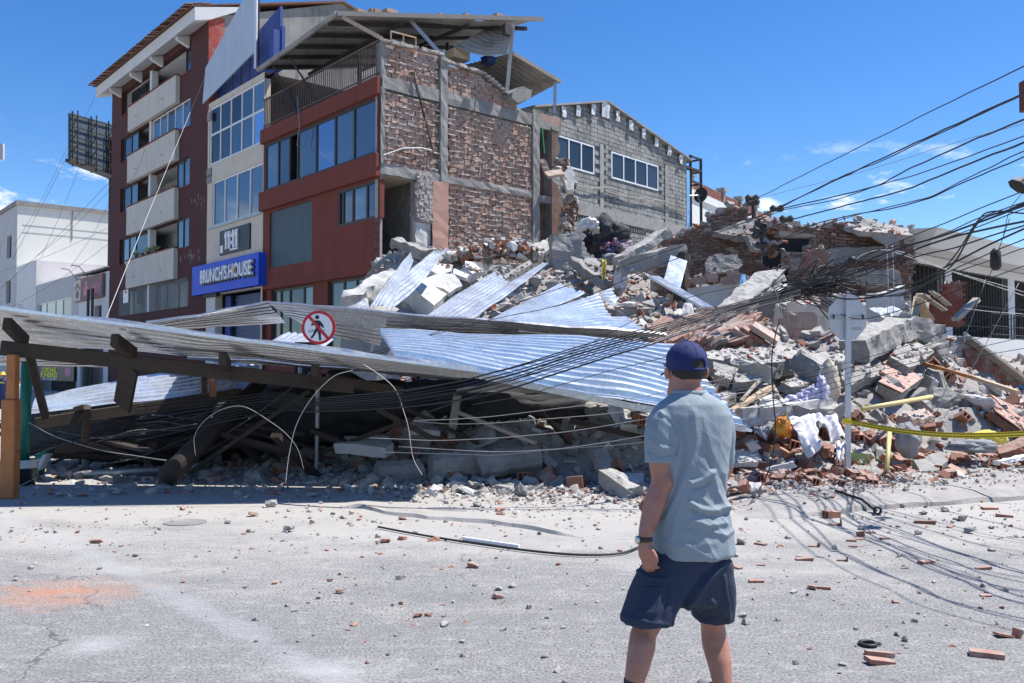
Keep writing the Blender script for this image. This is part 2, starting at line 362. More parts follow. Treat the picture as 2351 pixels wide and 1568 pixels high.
og = math_(nt, 'ADD', blob(120, 1362, .75, .55), rng(nt, tex(nt, 3.4, 8, .75, pos, 'noise', (1, 2, 1)), .25, .75, -.75, .75))
col = mixc(nt, math_(nt, 'MULTIPLY', rng(nt, og, .95, -.1, 0, .85), rng(nt, ag, .36, .6, .35, 1)), col, (.46, .185, .085))
wg = math_(nt, 'ADD', blob(215, 1480, .3, .3), rng(nt, tex(nt, 3.0, 8, .75, pos), .25, .75, -.6, .6))
col = mixc(nt, rng(nt, wg, .95, -.3, 0, .42), col, (.5, .495, .485))
wg = math_(nt, 'ADD', blob(760, 1540, .55, .25), rng(nt, tex(nt, 3.0, 8, .75, pos), .25, .75, -.7, .7))
col = mixc(nt, rng(nt, wg, .95, -.3, 0, .42), col, (.48, .475, .465))
for (ax_, ay_, bx_, by_, wd) in ((-6, 9.5, 6, 6.2, .10), (-6, 7.6, 7, 4.4, .10), (-4, 4, 8, 9.2, .08)):   # faint tyre tracks through the dust
    tk = math_(nt, 'MULTIPLY', rng(nt, seg_dist(ax_, ay_, bx_, by_), wd * 2.2, wd * .6, 0, 1), rng(nt, tex(nt, 1.1, 6, .7, pos), .4, .65, 0, .42)); col = mixc(nt, tk, col, (.13, .128, .13))
cv = nn(nt, 'ShaderNodeTexVoronoi'); cv.feature = 'DISTANCE_TO_EDGE'; cv.inputs['Scale'].default_value = .33
wv = nn(nt, 'ShaderNodeVectorMath', operation='ADD'); nz_ = nn(nt, 'ShaderNodeTexNoise'); nz_.inputs['Scale'].default_value = 2.2; nz_.inputs['Detail'].default_value = 6; L.new(pos, nz_.inputs['Vector']); L.new(pos, wv.inputs[0]); L.new(nz_.outputs['Color'], wv.inputs[1]); L.new(wv.outputs[0], cv.inputs['Vector'])
col = mixc(nt, math_(nt, 'MULTIPLY', rng(nt, cv.outputs['Distance'], .0, .006, .85, 0), rng(nt, tex(nt, .5, 3, .5, pos), .5, .6)), col, (.06, .058, .058))
L.new(col, b.inputs['Base Color']); b.inputs['Roughness'].default_value = .9
bn = nn(nt, 'ShaderNodeBump'); bn.inputs['Strength'].default_value = .4; bn.inputs['Distance'].default_value = .005
L.new(ag, bn.inputs['Height']); L.new(bn.outputs[0], b.inputs['Normal']); M['road'] = m
# ================================================================ SETTING: ground, pavements, far hills
mb = MB(); mb.quad(V((-900, -300, 0)), V((900, -300, 0)), V((900, 1500, 0)), V((-900, 1500, 0)))
o = mb.build('road', 'road'); o['kind'] = 'structure'
kerb_px = [b7(60, 505), b7(340, 470), b7(640, 447), b7(820, 425), b7(1060, 400), b7(1270, 385), b7(1500, 372), b7(1800, 352), b7(2100, 330), b7(2600, 290)]
kb = [G(*p) for p in kerb_px]; mb = MB(); rows = []
prof = [(0, -.02), (.02, .05), (.10, .105), (.22, .135), (.6, .15), (1.2, .16)]
fine = []
for i in range(len(kb) - 1):
    for j in range(6): fine.append(kb[i].lerp(kb[i + 1], j / 6))
for p in fine:
    n1 = noise.noise(p * 1.7); n2 = noise.noise(p * 5); tp0 = min(1, len(rows) / 14)
    rows.append([V((p.x, p.y + d * 2.2 + .12 * n1 * (1 if d else .4), max(-.02, h * (1 + .35 * n1) * tp0 + .012 * n2 - .03 * (1 - tp0)))) for d, h in prof])
for i in range(len(rows) - 1):
    for j in range(len(prof) - 1): mb.quad(rows[i][j], rows[i + 1][j], rows[i + 1][j + 1], rows[i][j + 1])
o = mb.build('pavement', 'rubble', smooth=True); o['kind'] = 'structure'
mb = MB(); mb.sbox(-1, 62, -2.4, .1, -.05, .13); o = mb.build('pavement', 'concrete'); o['kind'] = 'structure'
hill = MB(); N = 40; prev = None
for i in range(N + 1):
    x = -700 + 1400 * i / N; h = 60 + 18 * noise.noise(V((x * .004, 3, 0))) + 8 * noise.noise(V((x * .02, 5, 0)))
    cur = [V((x, 1100, 0)), V((x, 1160, h * .55)), V((x, 1250, h)), V((x, 1400, 0))]
    if prev:
        for k in range(3): hill.quad(prev[k], cur[k], cur[k + 1], prev[k + 1])
    prev = cur
o = hill.build('hills', 'mountain', smooth=True); o['kind'] = 'structure'

# ================================================================ facade helpers
class Frame:
    def __init__(s, o, a, b): s.o = V(o); s.a = V(a).normalized(); s.b = V(b).normalized()
    def w(s, a, b, z): return s.o + s.a * a + s.b * b + ZZ * z
    def box(s, mb, a0, a1, c0, c1, e0, e1, mi=0):
        return mb.hexa([s.w(a0, c0, e0), s.w(a1, c0, e0), s.w(a1, c1, e0), s.w(a0, c1, e0), s.w(a0, c0, e1), s.w(a1, c0, e1), s.w(a1, c1, e1), s.w(a0, c1, e1)], mi)
    def wall(s, mb, a0, a1, e0, e1, b, holes=(), depth=.3, mi=0):
        xs = sorted({a0, a1, *[h[0] for h in holes], *[h[1] for h in holes]}); zs = sorted({e0, e1, *[h[2] for h in holes], *[h[3] for h in holes]})
        xs = [x for x in xs if a0 <= x <= a1]; zs = [z for z in zs if e0 <= z <= e1]
        for i in range(len(xs) - 1):
            for j in range(len(zs) - 1):
                mx_, mz = (xs[i] + xs[i + 1]) / 2, (zs[j] + zs[j + 1]) / 2
                if any(h[0] < mx_ < h[1] and h[2] < mz < h[3] for h in holes): continue
                mb.quad(s.w(xs[i], b, zs[j]), s.w(xs[i + 1], b, zs[j]), s.w(xs[i + 1], b, zs[j + 1]), s.w(xs[i], b, zs[j + 1]), mi)
        for h in holes:
            c = [(h[0], h[2]), (h[1], h[2]), (h[1], h[3]), (h[0], h[3])]
            for k in range(4):
                p, q = c[k], c[(k + 1) % 4]
                mb.quad(s.w(p[0], b, p[1]), s.w(q[0], b, q[1]), s.w(q[0], b + depth, q[1]), s.w(p[0], b + depth, p[1]), mi)
        return mb
    def window(s, parent, a0, a1, e0, e1, b, cuts=(), zc=(), fm='frame_dark', gm='glass_tint', bw=.06, name='window', alt=None):
        """frame with mullions at cuts and transoms at zc; every pane a sub-part"""
        mb = MB(); xs = [a0, *cuts, a1]; zs = [e0, *zc, e1]; h = bw / 2; dp = .05
        for x in xs: s.box(mb, max(a0, x - h) if x > a0 else a0, min(a1, x + h) if x < a1 else a1, b - dp, b + dp, e0, e1) if a0 < x < a1 else s.box(mb, x if x == a0 else x - bw, x + bw if x == a0 else x, b - dp, b + dp, e0, e1)
        for k, z in enumerate(zs):
            lo = z if k == 0 else (z - bw if k == len(zs) - 1 else z - h); s.box(mb, a0 + .003, a1 - .003, b - dp + .004, b + dp - .004, lo, lo + bw)
        f = mb.build(name, fm, parent); n = 0
        for i in range(len(xs) - 1):
            for j in range(len(zs) - 1):
                p = MB(); s.box(p, xs[i] + h, xs[i + 1] - h, b - .008, b + .008, zs[j] + h, zs[j + 1] - h)
                g = gm
                if alt and n in alt: g = alt[n]
                n += 1
                if g: p.build('pane', g, f)
        return f
ST = Frame(C0, D1, D2)
def text_mesh(body, size, depth=.02, bold=0.0, align='CENTER'):
    cu = bpy.data.curves.new('text', 'FONT'); cu.body = body; cu.size = size; cu.extrude = depth; cu.align_x = align; cu.align_y = 'CENTER'; cu.offset = bold; cu.resolution_u = 3
    t = bpy.data.objects.new('text', cu); COL.objects.link(t)
    dg = bpy.context.evaluated_depsgraph_get(); me = bpy.data.meshes.new_from_object(t.evaluated_get(dg)); bpy.data.objects.remove(t); return me
def put_text(name, body, size, width, c, right, up, matn, parent, depth=.02, bold=0.0):
    me = text_mesh(body, size, depth, bold); xs = [v.co.x for v in me.vertices]; ys = [v.co.y for v in me.vertices]
    w = max(xs) - min(xs); cx_, cy_ = (max(xs) + min(xs)) / 2, (max(ys) + min(ys)) / 2
    for v in me.vertices: v.co.x = (v.co.x - cx_) * width / w; v.co.y -= cy_
    me.materials.clear(); me.materials.append(M[matn])
    r, u = V(right).normalized(), V(up).normalized(); return inst(name, me, frame(r, u, r.cross(u), V(c)), parent)
def put_bricks(parent, fr, a0, a1, e0, e1, b, bl, bh, mesh, keep=lambda a, z: True, jit=.012, maxn=300, prio=None, stuffmat='brick', depth=.14, name='brick', gap=.015, slope=0.0):
    """courses of separate bricks on a wall plane; the largest-showing 300 as parts, the rest one stuff part"""
    cells = []; row = 0; z = e0 + bh / 2
    while z < e1 - bh * .4:
        a = a0 + (bl / 2 if row % 2 else 0) - bl / 2
        while a < a1:
            l, r_ = max(a, a0) + gap / 2, min(a + bl, a1) - gap / 2
            if r_ - l > .06 and keep((l + r_) / 2, z + slope * ((l + r_) / 2 - (a0 + a1) / 2)): cells.append(((l + r_) / 2, z, r_ - l))
            a += bl
        z += bh; row += 1
    if prio: cells.sort(key=prio)
    rest = MB(); k = 0
    for (a, zz, w) in cells:
        db = random.uniform(-jit, jit) * (2.2 if random.random() < .08 else 1)
        c = fr.w(a, b + depth / 2 + db, zz + slope * (a - (a0 + a1) / 2)); rz = random.uniform(-.012, .012) + slope
        if k < maxn:
            ax = (fr.a * math.cos(rz) + ZZ * math.sin(rz)); az = (ZZ * math.cos(rz) - fr.a * math.sin(rz))
            inst(name, mesh, frame(ax, fr.b, az, c, (w, depth, bh - gap)), parent)
        else: rest.box(c, fr.a * w / 2, fr.b * depth / 2, ZZ * (bh - gap) / 2)
        k += 1
    if rest.v: ob = rest.build(name, stuffmat, parent); ob['kind'] = 'stuff'
def unit_box(name, m):
    mb = MB(); mb.box((0, 0, 0), (.5, 0, 0), (0, .5, 0), (0, 0, .5)); return mb.mesh(name, m, V((0, 0, 0)))
UB = {k: unit_box('piece_' + k, k) for k in ('brick', 'block', 'brick_old', 'brick_pale', 'brick_wall_red', 'tile_pink', 'roof_tile')}

# ================================================================ MAROON APARTMENT BUILDING  t 15.2..30
ap = thing('apartment_building', W(22, 3, 0), 'tall maroon apartment building with cream balcony fronts and tiled eaves', 'building')
levels = [(16.55, 18.0), (13.75, 15.2), (10.8, 12.25), (7.72, 9.25), (4.75, 6.2)]
AL, AR = 28.2, 17.4
mb = MB(); ST.wall(mb, 15.22, 30.0, 0, 18.35, 0, [(AR, AL, a, b) for a, b in levels], .35)
mb.quad(W(30, 0, 0), W(30, 12, 0), W(30, 12, 18.35), W(30, 0, 18.35)); mb.build('wall', 'stucco_maroon', ap)
mb = MB(); mb.sbox(15.12, 15.2, -.01, .75, 14.0, 18.6); mb.build('corner_strip', 'stucco_red', ap)
mb = MB()
mb.add([W(15.2, .0, 0), W(15.2, 12, 0), W(15.2, 12, 20.6), W(15.2, 7.2, 21.2), W(15.2, .0, 18.5)], [(0, 1, 2, 3, 4)])
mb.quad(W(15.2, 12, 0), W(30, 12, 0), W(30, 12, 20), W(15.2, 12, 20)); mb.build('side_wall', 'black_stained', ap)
mb = MB()  # soffit, fascia and brackets of the big overhanging eave
mb.hexa([W(15.0, -.75, 18.12), W(30.7, -.75, 18.12), W(30.7, .02, 18.36), W(15.0, .02, 18.36), W(15.0, -.75, 18.75), W(30.7, -.75, 18.75), W(30.7, 2, 19.5), W(15.0, 2, 19.5)])
e = mb.build('eave', 'white_wall', ap)
for t in (17.6, 21.3, 24.6, 28.2):
    m2 = MB(); m2.hexa([W(t, -.62, 18.0), W(t + .25, -.62, 18.0), W(t + .25, 0, 17.75), W(t, 0, 17.75), W(t, -.62, 18.15), W(t + .25, -.62, 18.15), W(t + .25, 0, 18.3), W(t, 0, 18.3)]); m2.build('bracket', 'white_wall', e)
mb = MB(); mb.hexa([W(15.0, -.9, 18.76), W(30.8, -.9, 18.76), W(30.8, 7.2, 21.2), W(15.0, 7.2, 21.2), W(15.0, -.9, 18.82), W(30.8, -.9, 18.82), W(30.8, 7.2, 21.3), W(15.0, 7.2, 21.3)])
mb.hexa([W(15.0, 7.2, 21.2), W(30.8, 7.2, 21.2), W(30.8, 12, 20), W(15.0, 12, 20), W(15.0, 7.2, 21.3), W(30.8, 7.2, 21.3), W(30.8, 12, 20.1), W(15.0, 12, 20.1)])
rf = mb.build('roof', 'roof_tile', ap)
tm = MB(); nseg = 6   # one barrel tile
for k in range(nseg):
    a, b = math.pi * k / nseg, math.pi * (k + 1) / nseg
    tm.hexa([V((.5 * math.cos(a), -.5, .8 * math.sin(a))), V((.5 * math.cos(b), -.5, .8 * math.sin(b))), V((.42 * math.cos(b), .5, .75 * math.sin(b))), V((.42 * math.cos(a), .5, .75 * math.sin(a))),
             V((.42 * math.cos(a), -.5, .66 * math.sin(a))), V((.42 * math.cos(b), -.5, .66 * math.sin(b))), V((.34 * math.cos(b), .5, .6 * math.sin(b))), V((.34 * math.cos(a), .5, .6 * math.sin(a)))])
TILE = tm.mesh('barrel_tile', 'roof_tile', V((0, 0, 0)))
sl = V(W(15, 7.2, 21.3) - W(15, -.9, 18.8)).normalized()
for r_ in range(3):
    for k in range(62):
        t = 15.1 + k * .254; c = W(t, -.95, 18.83) + sl * (r_ * .42) + ZZ * random.uniform(-.01, .03)
        nrm = D1.cross(sl) * -1
        if nrm.z < 0: nrm = -nrm
        inst('roof_tile', TILE, frame(D1, sl, nrm, c, (.24, .46, .1)), rf)
for i, (a, b) in enumerate(levels):
    # balcony parapet below each opening (fills the zone between this sill and the opening under it)
    if i < 4:
        lo = levels[i + 1][1] + .02
        mb = MB(); mb.sbox(18.85, 26.3, -.22, .0, lo, a + .06); bp = mb.build('balcony', 'balcony', ap)
        m2 = MB(); m2.sbox(18.8, 26.35, -.26, .03, a + .062, a + .12); m2.build('sill', 'stucco_orange', bp)
        for t in (20.6, 24.8):
            m2 = MB(); m2.tube([W(t, -.22, lo + .55), W(t, -.34, lo + .55)], .035, 6); m2.build('spout', 'balcony', bp)
        m2 = MB(); m2.sbox(AR, 18.8, -.05, .0, a - .06, a); m2.sbox(26.36, AL, -.05, 0, a - .06, a); m2.build('sill', 'stucco_orange', ap)
    # loggia interior: back wall, sides, ceiling, floor, column
    mb = MB(); s1 = 1.5
    mb.quad(W(AR, s1, a - .6), W(AL, s1, a - .6), W(AL, s1, b), W(AR, s1, b)); mb.quad(W(AR, .3, b), W(AL, .3, b), W(AL, s1, b), W(AR, s1, b))
    mb.quad(W(AR, .3, a - .6), W(AL, .3, a - .6), W(AL, s1, a - .6), W(AR, s1, a - .6)); mb.quad(W(AR, .3, a - .6), W(AR, s1, a - .6), W(AR, s1, b), W(AR, .3, b)); mb.quad(W(AL, .3, a - .6), W(AL, s1, a - .6), W(AL, s1, b), W(AL, .3, b))
    lg = mb.build('loggia', 'white_wall' if i in (0, 3) else 'grey_wall', ap)
    m2 = MB(); m2.sbox(23.05, 23.35, .0, .34, a + .13 if i < 4 else a, b); m2.build('column', 'white_wall', ap)
    if i == 0:
        ST.window(ap, 23.6, 27.8, a, b, .5, (25.4, 26.6), (), 'frame_dark', 'glass_dark')
        ST.window(ap, 17.5, 18.6, a + .1, b, .25, (), (), 'frame_dark', 'glass_dark')
    elif i == 4:
        for (u0, u1) in ((23.4, 28.1), (17.5, 23.0)):   # diamond security grilles
            g = MB(); nd = int((u1 - u0) / .16); hgt = b - a
            for k in range(-int(hgt / .16), nd):
                for sg in (0, 1):
                    x0 = u0 + k * .16; x1 = x0 + hgt
                    lo_, hi_ = max(x0, u0), min(x1, u1)
                    if hi_ - lo_ < .1: continue
                    zA, zB = a + (lo_ - x0), a + (hi_ - x0)
                    if sg: zA, zB = a + b - zA, a + b - zB
                    g.bar(W(lo_, -.02 + sg * .02, zA), W(hi_, -.02 + sg * .02, zB), .014, .014, D2)
            g.build('security_grille', 'steel_grey', ap)
        ST.window(ap, 17.6, 22.9, a, b, .34, (19.5, 21.2), (), 'frame_dark', 'glass_dark'); ST.window(ap, 23.5, 28, a, b, .34, (25, 26.5), (), 'frame_dark', 'glass_dark')
        p = MB(); p.sbox(26.3, 27.2, -.06, -.05, 5.45, 6.2); pn = p.build('notice_board', 'sign_white', ap)
        p = MB(); p.sbox(26.55, 26.95, -.066, -.061, 6.0, 6.15); p.build('print', 'sign_red', pn)
    else:
        wide = {1: 22.9, 2: 19.3, 3: 19.2}[i]; cuts = [17.5 + (wide - 17.5) * k / (5 if i == 1 else 2) for k in range(1, 5 if i == 1 else 2)]
        ST.window(ap, 17.5, wide, a, b, .12, cuts, (), 'frame_white' if i == 1 else 'frame_dark', 'glass_tint', alt={2: 'glass_dark'} if i == 1 else {})
        ST.window(ap, 23.6 if i == 3 else 25.4, 27.9, a, b, .15, (25.6, 26.8) if i == 3 else (26.6,), (), 'frame_dark', 'glass_tint', alt={0: 'glass_dark'} if i == 3 else {1: 'glass_dark'})
        if i == 2:
            p = MB(); p.sbox(23.5, 24.3, .3, .7, a + .5, a + 1.1); ac = p.build('air_conditioner', 'sign_white', ap)
            p = MB(); p.tube([W(23.9, .29, a + .8), W(23.9, .27, a + .8)], .22, 14); p.build('fan_grille', 'steel_grey', ac)
        if i >= 1:
            p = MB(); p.sbox(20.2, 21.6, 1.44, 1.48, a - .5, b - .2); p.build('balcony_door', 'glass_dark', ap)
for (px, py, n, w, h) in ((432, 582, 20, 1.4, .6), (457, 460, 14, 1.0, .8)):   # flaked render showing plaster
    g = MB()
    for k in range(n):
        r_ = ray(px + random.gauss(0, 9), py + random.gauss(0, 8)); kk = (C0 - CAM).dot(D2) / r_.dot(D2); c = CAM + r_ * kk - D2 * .004
        t_ = (c - C0).dot(D1)
        if not 15.4 < t_ < 29: continue
        q = [c + D1 * random.uniform(-.1, .1) + ZZ * random.uniform(-.3, .12) for _ in range(4)]
        q = sorted(q, key=lambda p_: math.atan2((p_ - c).z, (p_ - c).dot(D1)))
        g.add(q, [(0, 1, 2, 3)])
    if g.v: ob = g.build('flaked_render', 'concrete', ap); ob['kind'] = 'stuff'
for k in range(3):   # potted plants on the balcony ledge
    t = (24.9, 23.0, 21.8)[k]; p = thing('potted_plant', W(t, -.1, 7.85), ['small potted plant on the second-floor balcony ledge, nearest the corner window', 'potted plant on the second-floor balcony ledge beside the column', 'bushy potted plant in the open second-floor balcony of the maroon building'][k], 'plant', 'plants on the balcony ledge')
    m2 = MB(); m2.tube([W(t, -.1, 7.85), W(t, -.1, 8.02)], [.07, .1], 8); m2.build('pot', 'stucco_orange', p)
    g = MB()
    for q in range(40):
        d = V((random.gauss(0, 1), random.gauss(0, 1), abs(random.gauss(0, 1)))).normalized(); b0 = W(t, -.1, 8.02) + d * .05; l_ = random.uniform(.15, .32); sd_ = d.cross(V((.3, .5, .2))).normalized() * .03
        g.quad(b0, b0 + d * l_ * .5 + sd_, b0 + d * l_, b0 + d * l_ * .5 - sd_)
    g.build('foliage', 'leaf', p)

# ================================================================ CREAM SHOP BUILDING  t 9.1..15.2
cr_ = thing('shop_building', W(12, 3, 0), 'narrow cream building with white framed windows above a blue shop fascia', 'building')
mb = MB(); up = (9.15, 15.0, 11.3, 14.05); lw = (9.2, 14.6, 8.33, 10.45)
ST.wall(mb, 9.12, 15.2, 0, 14.3, .02, [up, lw, (9.3, 14.0, 0, 5.1)], .3)
mb.quad(W(9.12, .32, 14.3), W(15.2, .32, 14.3), W(15.2, 12, 14.3), W(9.12, 12, 14.3)); mb.quad(W(9.12, .02, 14.3), W(15.2, .02, 14.3), W(15.2, .32, 14.3), W(9.12, .32, 14.3))
mb.quad(W(9.12, 12, 0), W(15.2, 12, 0), W(15.2, 12, 14.3), W(9.12, 12, 14.3)); mb.build('wall', 'stucco_cream', cr_)
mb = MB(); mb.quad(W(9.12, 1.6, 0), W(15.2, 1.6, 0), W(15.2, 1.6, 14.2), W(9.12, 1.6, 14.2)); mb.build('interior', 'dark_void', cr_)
ST.window(cr_, *up, .12, [9.15 + 5.85 * k / 5 for k in range(1, 5)], (12.75,), 'frame_white', 'glass_tint', .09, alt={6: 'glass_dark', 7: 'glass_dark', 9: 'glass_dark', 0: 'glass_bright', 8: 'glass_dark', 5: 'glass_dark'})
ST.window(cr_, *lw, .12, [9.2 + 5.4 * k / 4 for k in range(1, 4)], (), 'frame_white', 'glass_tint', .08)
mb = MB(); ST.box(mb, 9.0, 14.9, -.05, .02, 8.22, 8.33); mb.build('window_sill', 'steel_grey', cr_)
for zz, w_ in ((11.2, .3), (10.9, .25), (6.6, .3), (13.9, .2)):
    mb = MB(); ST.box(mb, 14.95 - w_, 15.19, -.03, .02, zz - .45, zz - .05); mb.build('wall_patch', 'concrete', cr_)
mb = MB(); ST.box(mb, 9.4, 12.9, .5, .55, .1, 5.0)
for k in range(24): ST.box(mb, 9.4, 12.9, .47, .5, .15 + k * .2, .22 + k * .2)
mb.build('roller_shutter', 'blue_shutter', cr_)
mb = MB(); ST.box(mb, 13.05, 13.6, .3, .4, .1, 5.0); mb.build('door_post', 'navy_wall', cr_)
mb = MB(); ST.box(mb, 14.0, 15.0, -.03, .015, .1, 5.0); mb.build('pier', 'white_wall', cr_)
# blue wall and rail of its roof terrace
mb = MB(); ST.box(mb, 8.2, 15.1, .35, .5, 14.3, 16.1); ST.box(mb, 8.25, 8.6, .0, .34, 14.32, 15.9); mb.add([W(12.6, .36, 16.1), W(8.4, .36, 16.1), W(8.4, .36, 17.0), W(12.6, .48, 16.1), W(8.4, .48, 16.1), W(8.4, .48, 17.0)], [(0, 1, 2), (5, 4, 3), (0, 3, 4, 1), (1, 4, 5, 2), (2, 5, 3, 0)]); mb.build('terrace_wall', 'navy_wall', cr_)
mb = MB()
mb.bar(W(15.2, .1, 16.2), W(9.9, .1, 19.0), .06, .06)
for k in range(7):
    f = k / 6; mb.bar(W(15.2 - 5.3 * f, .1, 14.3), W(15.2 - 5.3 * f, .1, 16.2 + 2.8 * f), .05, .05)
mb.build('terrace_frame', 'iron_dark', cr_)
bn_ = thing('banner_panel', W(12.5, -.1, 14.4), 'pale blue-grey blank hoarding panel slanting along the roof terrace', 'hoarding')
mb = MB(); q = [W(15.6, -.1, 14.4), W(9.95, -.1, 15.35), W(9.9, -.1, 18.6), W(15.3, -.1, 16.05)]
mb.hexa([p for p in q] + [p + D2 * .06 for p in q]); mb.build('sheet', 'banner_grey', bn_)
mb = MB(); mb.bar(W(9.85, -.06, 14.6), W(9.85, -.06, 19.2), .16, .1); mb.build('post', 'frame_white', bn_)
# 11:11 sign
sg = thing('wall_sign', W(11.9, -.02, 6.85), 'black wall sign reading 11:11 in white raised numerals', 'sign')
mb = MB(); ST.box(mb, 10.3, 13.48, -.06, .015, 6.85, 7.97); mb.build('board', 'sign_dark', sg)
for t0_, t1_ in ((12.72, 12.56), (12.38, 12.22), (11.93, 11.77), (11.60, 11.44)):
    mb = MB(); ST.box(mb, t1_, t0_, -.13, -.062, 7.06, 7.86); mb.hexa([W(t0_ - .005, -.125, 7.62), W(t0_ + .1, -.125, 7.58), W(t0_ + .1, -.064, 7.58), W(t0_ - .005, -.064, 7.62), W(t0_ - .005, -.125, 7.84), W(t0_ + .1, -.125, 7.72), W(t0_ + .1, -.064, 7.72), W(t0_ - .005, -.064, 7.84)]); mb.build('numeral', 'letter_white', sg)
for z_ in (7.24, 7.56):
    mb = MB(); ST.box(mb, 12.0, 12.14, -.12, -.062, z_, z_ + .14); mb.build('colon_dot', 'letter_white', sg)
mb = MB(); ST.box(mb, 11.5, 12.35, -.066, -.061, 6.97, 7.05); mb.build('underline', 'letter_white', sg)
mb = MB(); ST.box(mb, 13.1, 13.4, -.066, -.061, 6.95, 7.3); mb.build('sticker', 'letter_white', sg)
# BRUNCH'S HOUSE fascia
sg = thing('shop_sign', W(12.4, -.3, 5.1), "bright blue shop fascia with raised white letters BRUNCH'S HOUSE", 'sign')
mb = MB(); ST.box(mb, 8.75, 16.0, -.35, .0, 5.15, 6.52); mb.build('fascia', 'blue_sign', sg)
put_text('lettering', "BRUNCH'S", .86, 3.0, W(13.15, -.44, 5.93), -D1, ZZ, 'letter_white', sg, .06, .014)
put_text('lettering', 'HOUSE', .86, 2.3, W(10.3, -.44, 5.93), -D1, ZZ, 'letter_white', sg, .06, .014)
put_text('lettering_shadow', "BRUNCH'S", .9, 3.1, W(13.12, -.375, 5.9), -D1, ZZ, 'sign_dark', sg, .02, .06)
put_text('lettering_shadow', 'HOUSE', .9, 2.4, W(10.27, -.375, 5.9), -D1, ZZ, 'sign_dark', sg, .02, .06)
mb = MB(); mb.tube([W(10.86, -.505, 5.93), W(10.86, -.53, 5.93)], .12, 12); mb.build('emblem', 'orange_mark', sg)
mb = MB(); ST.box(mb, 13.5, 15.0, -.2, .0, 5.0, 5.14); mb.build('lamp_bracket', 'iron_dark', sg)

# ================================================================ FAR LEFT STREET
fw = thing('corner_building', W(58, 4, 0), 'tall plain white building with small windows behind the low shops', 'building')
mb = MB(); holes = [(56.6, 58.3, z, z + 1.9) for z in (3.4, 7.2, 11.0)] + [(61, 63, z, z + 1.9) for z in (3.4, 7.2, 11.0)]
ST.wall(mb, 54.6, 75, 0, 15.1, 0, holes, .4); mb.build('wall', 'grey_wall', fw)
mb = MB(); mb.quad(W(54.6, 0, 0), W(54.6, 14, 0), W(54.6, 14, 15.1), W(54.6, 0, 15.1)); mb.quad(W(54.6, 14, 0), W(75, 14, 0), W(75, 14, 15.1), W(54.6, 14, 15.1)); mb.quad(W(75, 0, 0), W(75, 14, 0), W(75, 14, 15.1), W(75, 0, 15.1)); mb.build('side_wall', 'white_far', fw)
mb = MB(); mb.sbox(54.4, 75.2, -.15, 14.2, 15.1, 15.45); mb.build('parapet', 'concrete', fw)
for z in (8.9, 9.5, 12.9, 13.5):
    mb = MB(); mb.sbox(54.57, 54.595, .4, 14, z, z + .045); mb.build('joint_line', 'grey_wall', fw)
mb = MB(); mb.sbox(54.53, 54.595, 4.1, 4.16, 12.6, 15.1); mb.build('down_pipe', 'concrete', fw)
for h in holes[:6]: ST.window(fw, *h, .3, ((h[0] + h[1]) / 2,), (), 'frame_dark', 'glass_dark', .08)
an = thing('antenna_mast', P(-2, 395, 76), 'slim cell antenna on a mast at the left picture edge', 'antenna')
a0 = P(-4, 452, 76); mb = MB(); mb.tube([V((a0.x, a0.y, 15.2)), P(-4, 335, 76)], .08, 8); mb.build('mast', 'steel_grey', an)
mb = MB(); mb.bar(P(4, 330, 75.6), P(4, 366, 75.6), .35, .25, V((0, 1, 0))); mb.build('antenna_panel', 'grey_wall', an)
lw_ = thing('low_shop', W(50, 3, 0), 'low white shop with a narrow blue window on the far street', 'building')
mb = MB(); mb.sbox(48.0, 54.5, .0, 7, 0, 9.2); mb.add([W(48, 0, 9.2), W(54.5, 0, 9.2), W(54.5, 0, 9.95), W(48, 0, 9.95), W(48, 7, 9.2), W(54.5, 7, 9.2), W(54.5, 7, 9.9), W(48, 7, 9.9)], [(0, 1, 2, 3), (4, 5, 6, 7), (0, 4, 7, 3), (1, 5, 6, 2), (3, 2, 6, 7)]); mb.build('wall', 'white_wall', lw_)
ST.window(lw_, 52.0, 53.4, 4.6, 7.0, -.02, (52.7,), (), 'frame_white', 'glass_pale', .1)
lw2 = thing('low_shop', W(42, 3, 0), 'grey low shop with a wide shopfront window and red striped sheet roof', 'building')
mb = MB(); ST.wall(mb, 36.5, 48.0, 0, 8.0, .05, [(38.4, 47.6, 4.0, 6.6), (37, 47.5, 0, 3.2)], .3); mb.quad(W(36.5, .05, 0), W(36.5, 7, 0), W(36.5, 7, 8), W(36.5, .05, 8)); mb.quad(W(36.5, 7, 0), W(48, 7, 0), W(48, 7, 8), W(36.5, 7, 8)); mb.quad(W(36.5, 2, 0), W(48, 2, 0), W(48, 2, 8), W(36.5, 2, 8)); mb.build('wall', 'grey_wall', lw2)
ST.window(lw2, 38.4, 47.6, 4.0, 6.6, .2, (41, 43, 45.5), (), 'frame_white', 'glass_pale', .1)
mb = MB(); mb.hexa([W(36.5, .4, 8.0), W(47.8, .4, 8.0), W(47.8, 4.5, 9.3), W(36.5, 4.5, 9.3), W(36.5, .4, 8.1), W(47.8, .4, 8.1), W(47.8, 4.5, 9.4), W(36.5, 4.5, 9.4)]); r2 = mb.build('roof', 'sign_white', lw2)
for k in range(8):
    mb = MB(); t = 37 + k * 1.35; mb.hexa([W(t, .4, 8.11), W(t + .75, .4, 8.11), W(t + .75, 4.5, 9.41), W(t, 4.5, 9.41), W(t, .4, 8.15), W(t + .75, .4, 8.15), W(t + .75, 4.5, 9.45), W(t, 4.5, 9.45)]); mb.build('roof_sheet', 'roof_red_sheet', r2)
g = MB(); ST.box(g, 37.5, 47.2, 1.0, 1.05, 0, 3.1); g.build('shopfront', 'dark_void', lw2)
lw3 = thing('low_shop', W(33.4, 3, 0), 'small pale shop beside the maroon building with barred lower front', 'building')
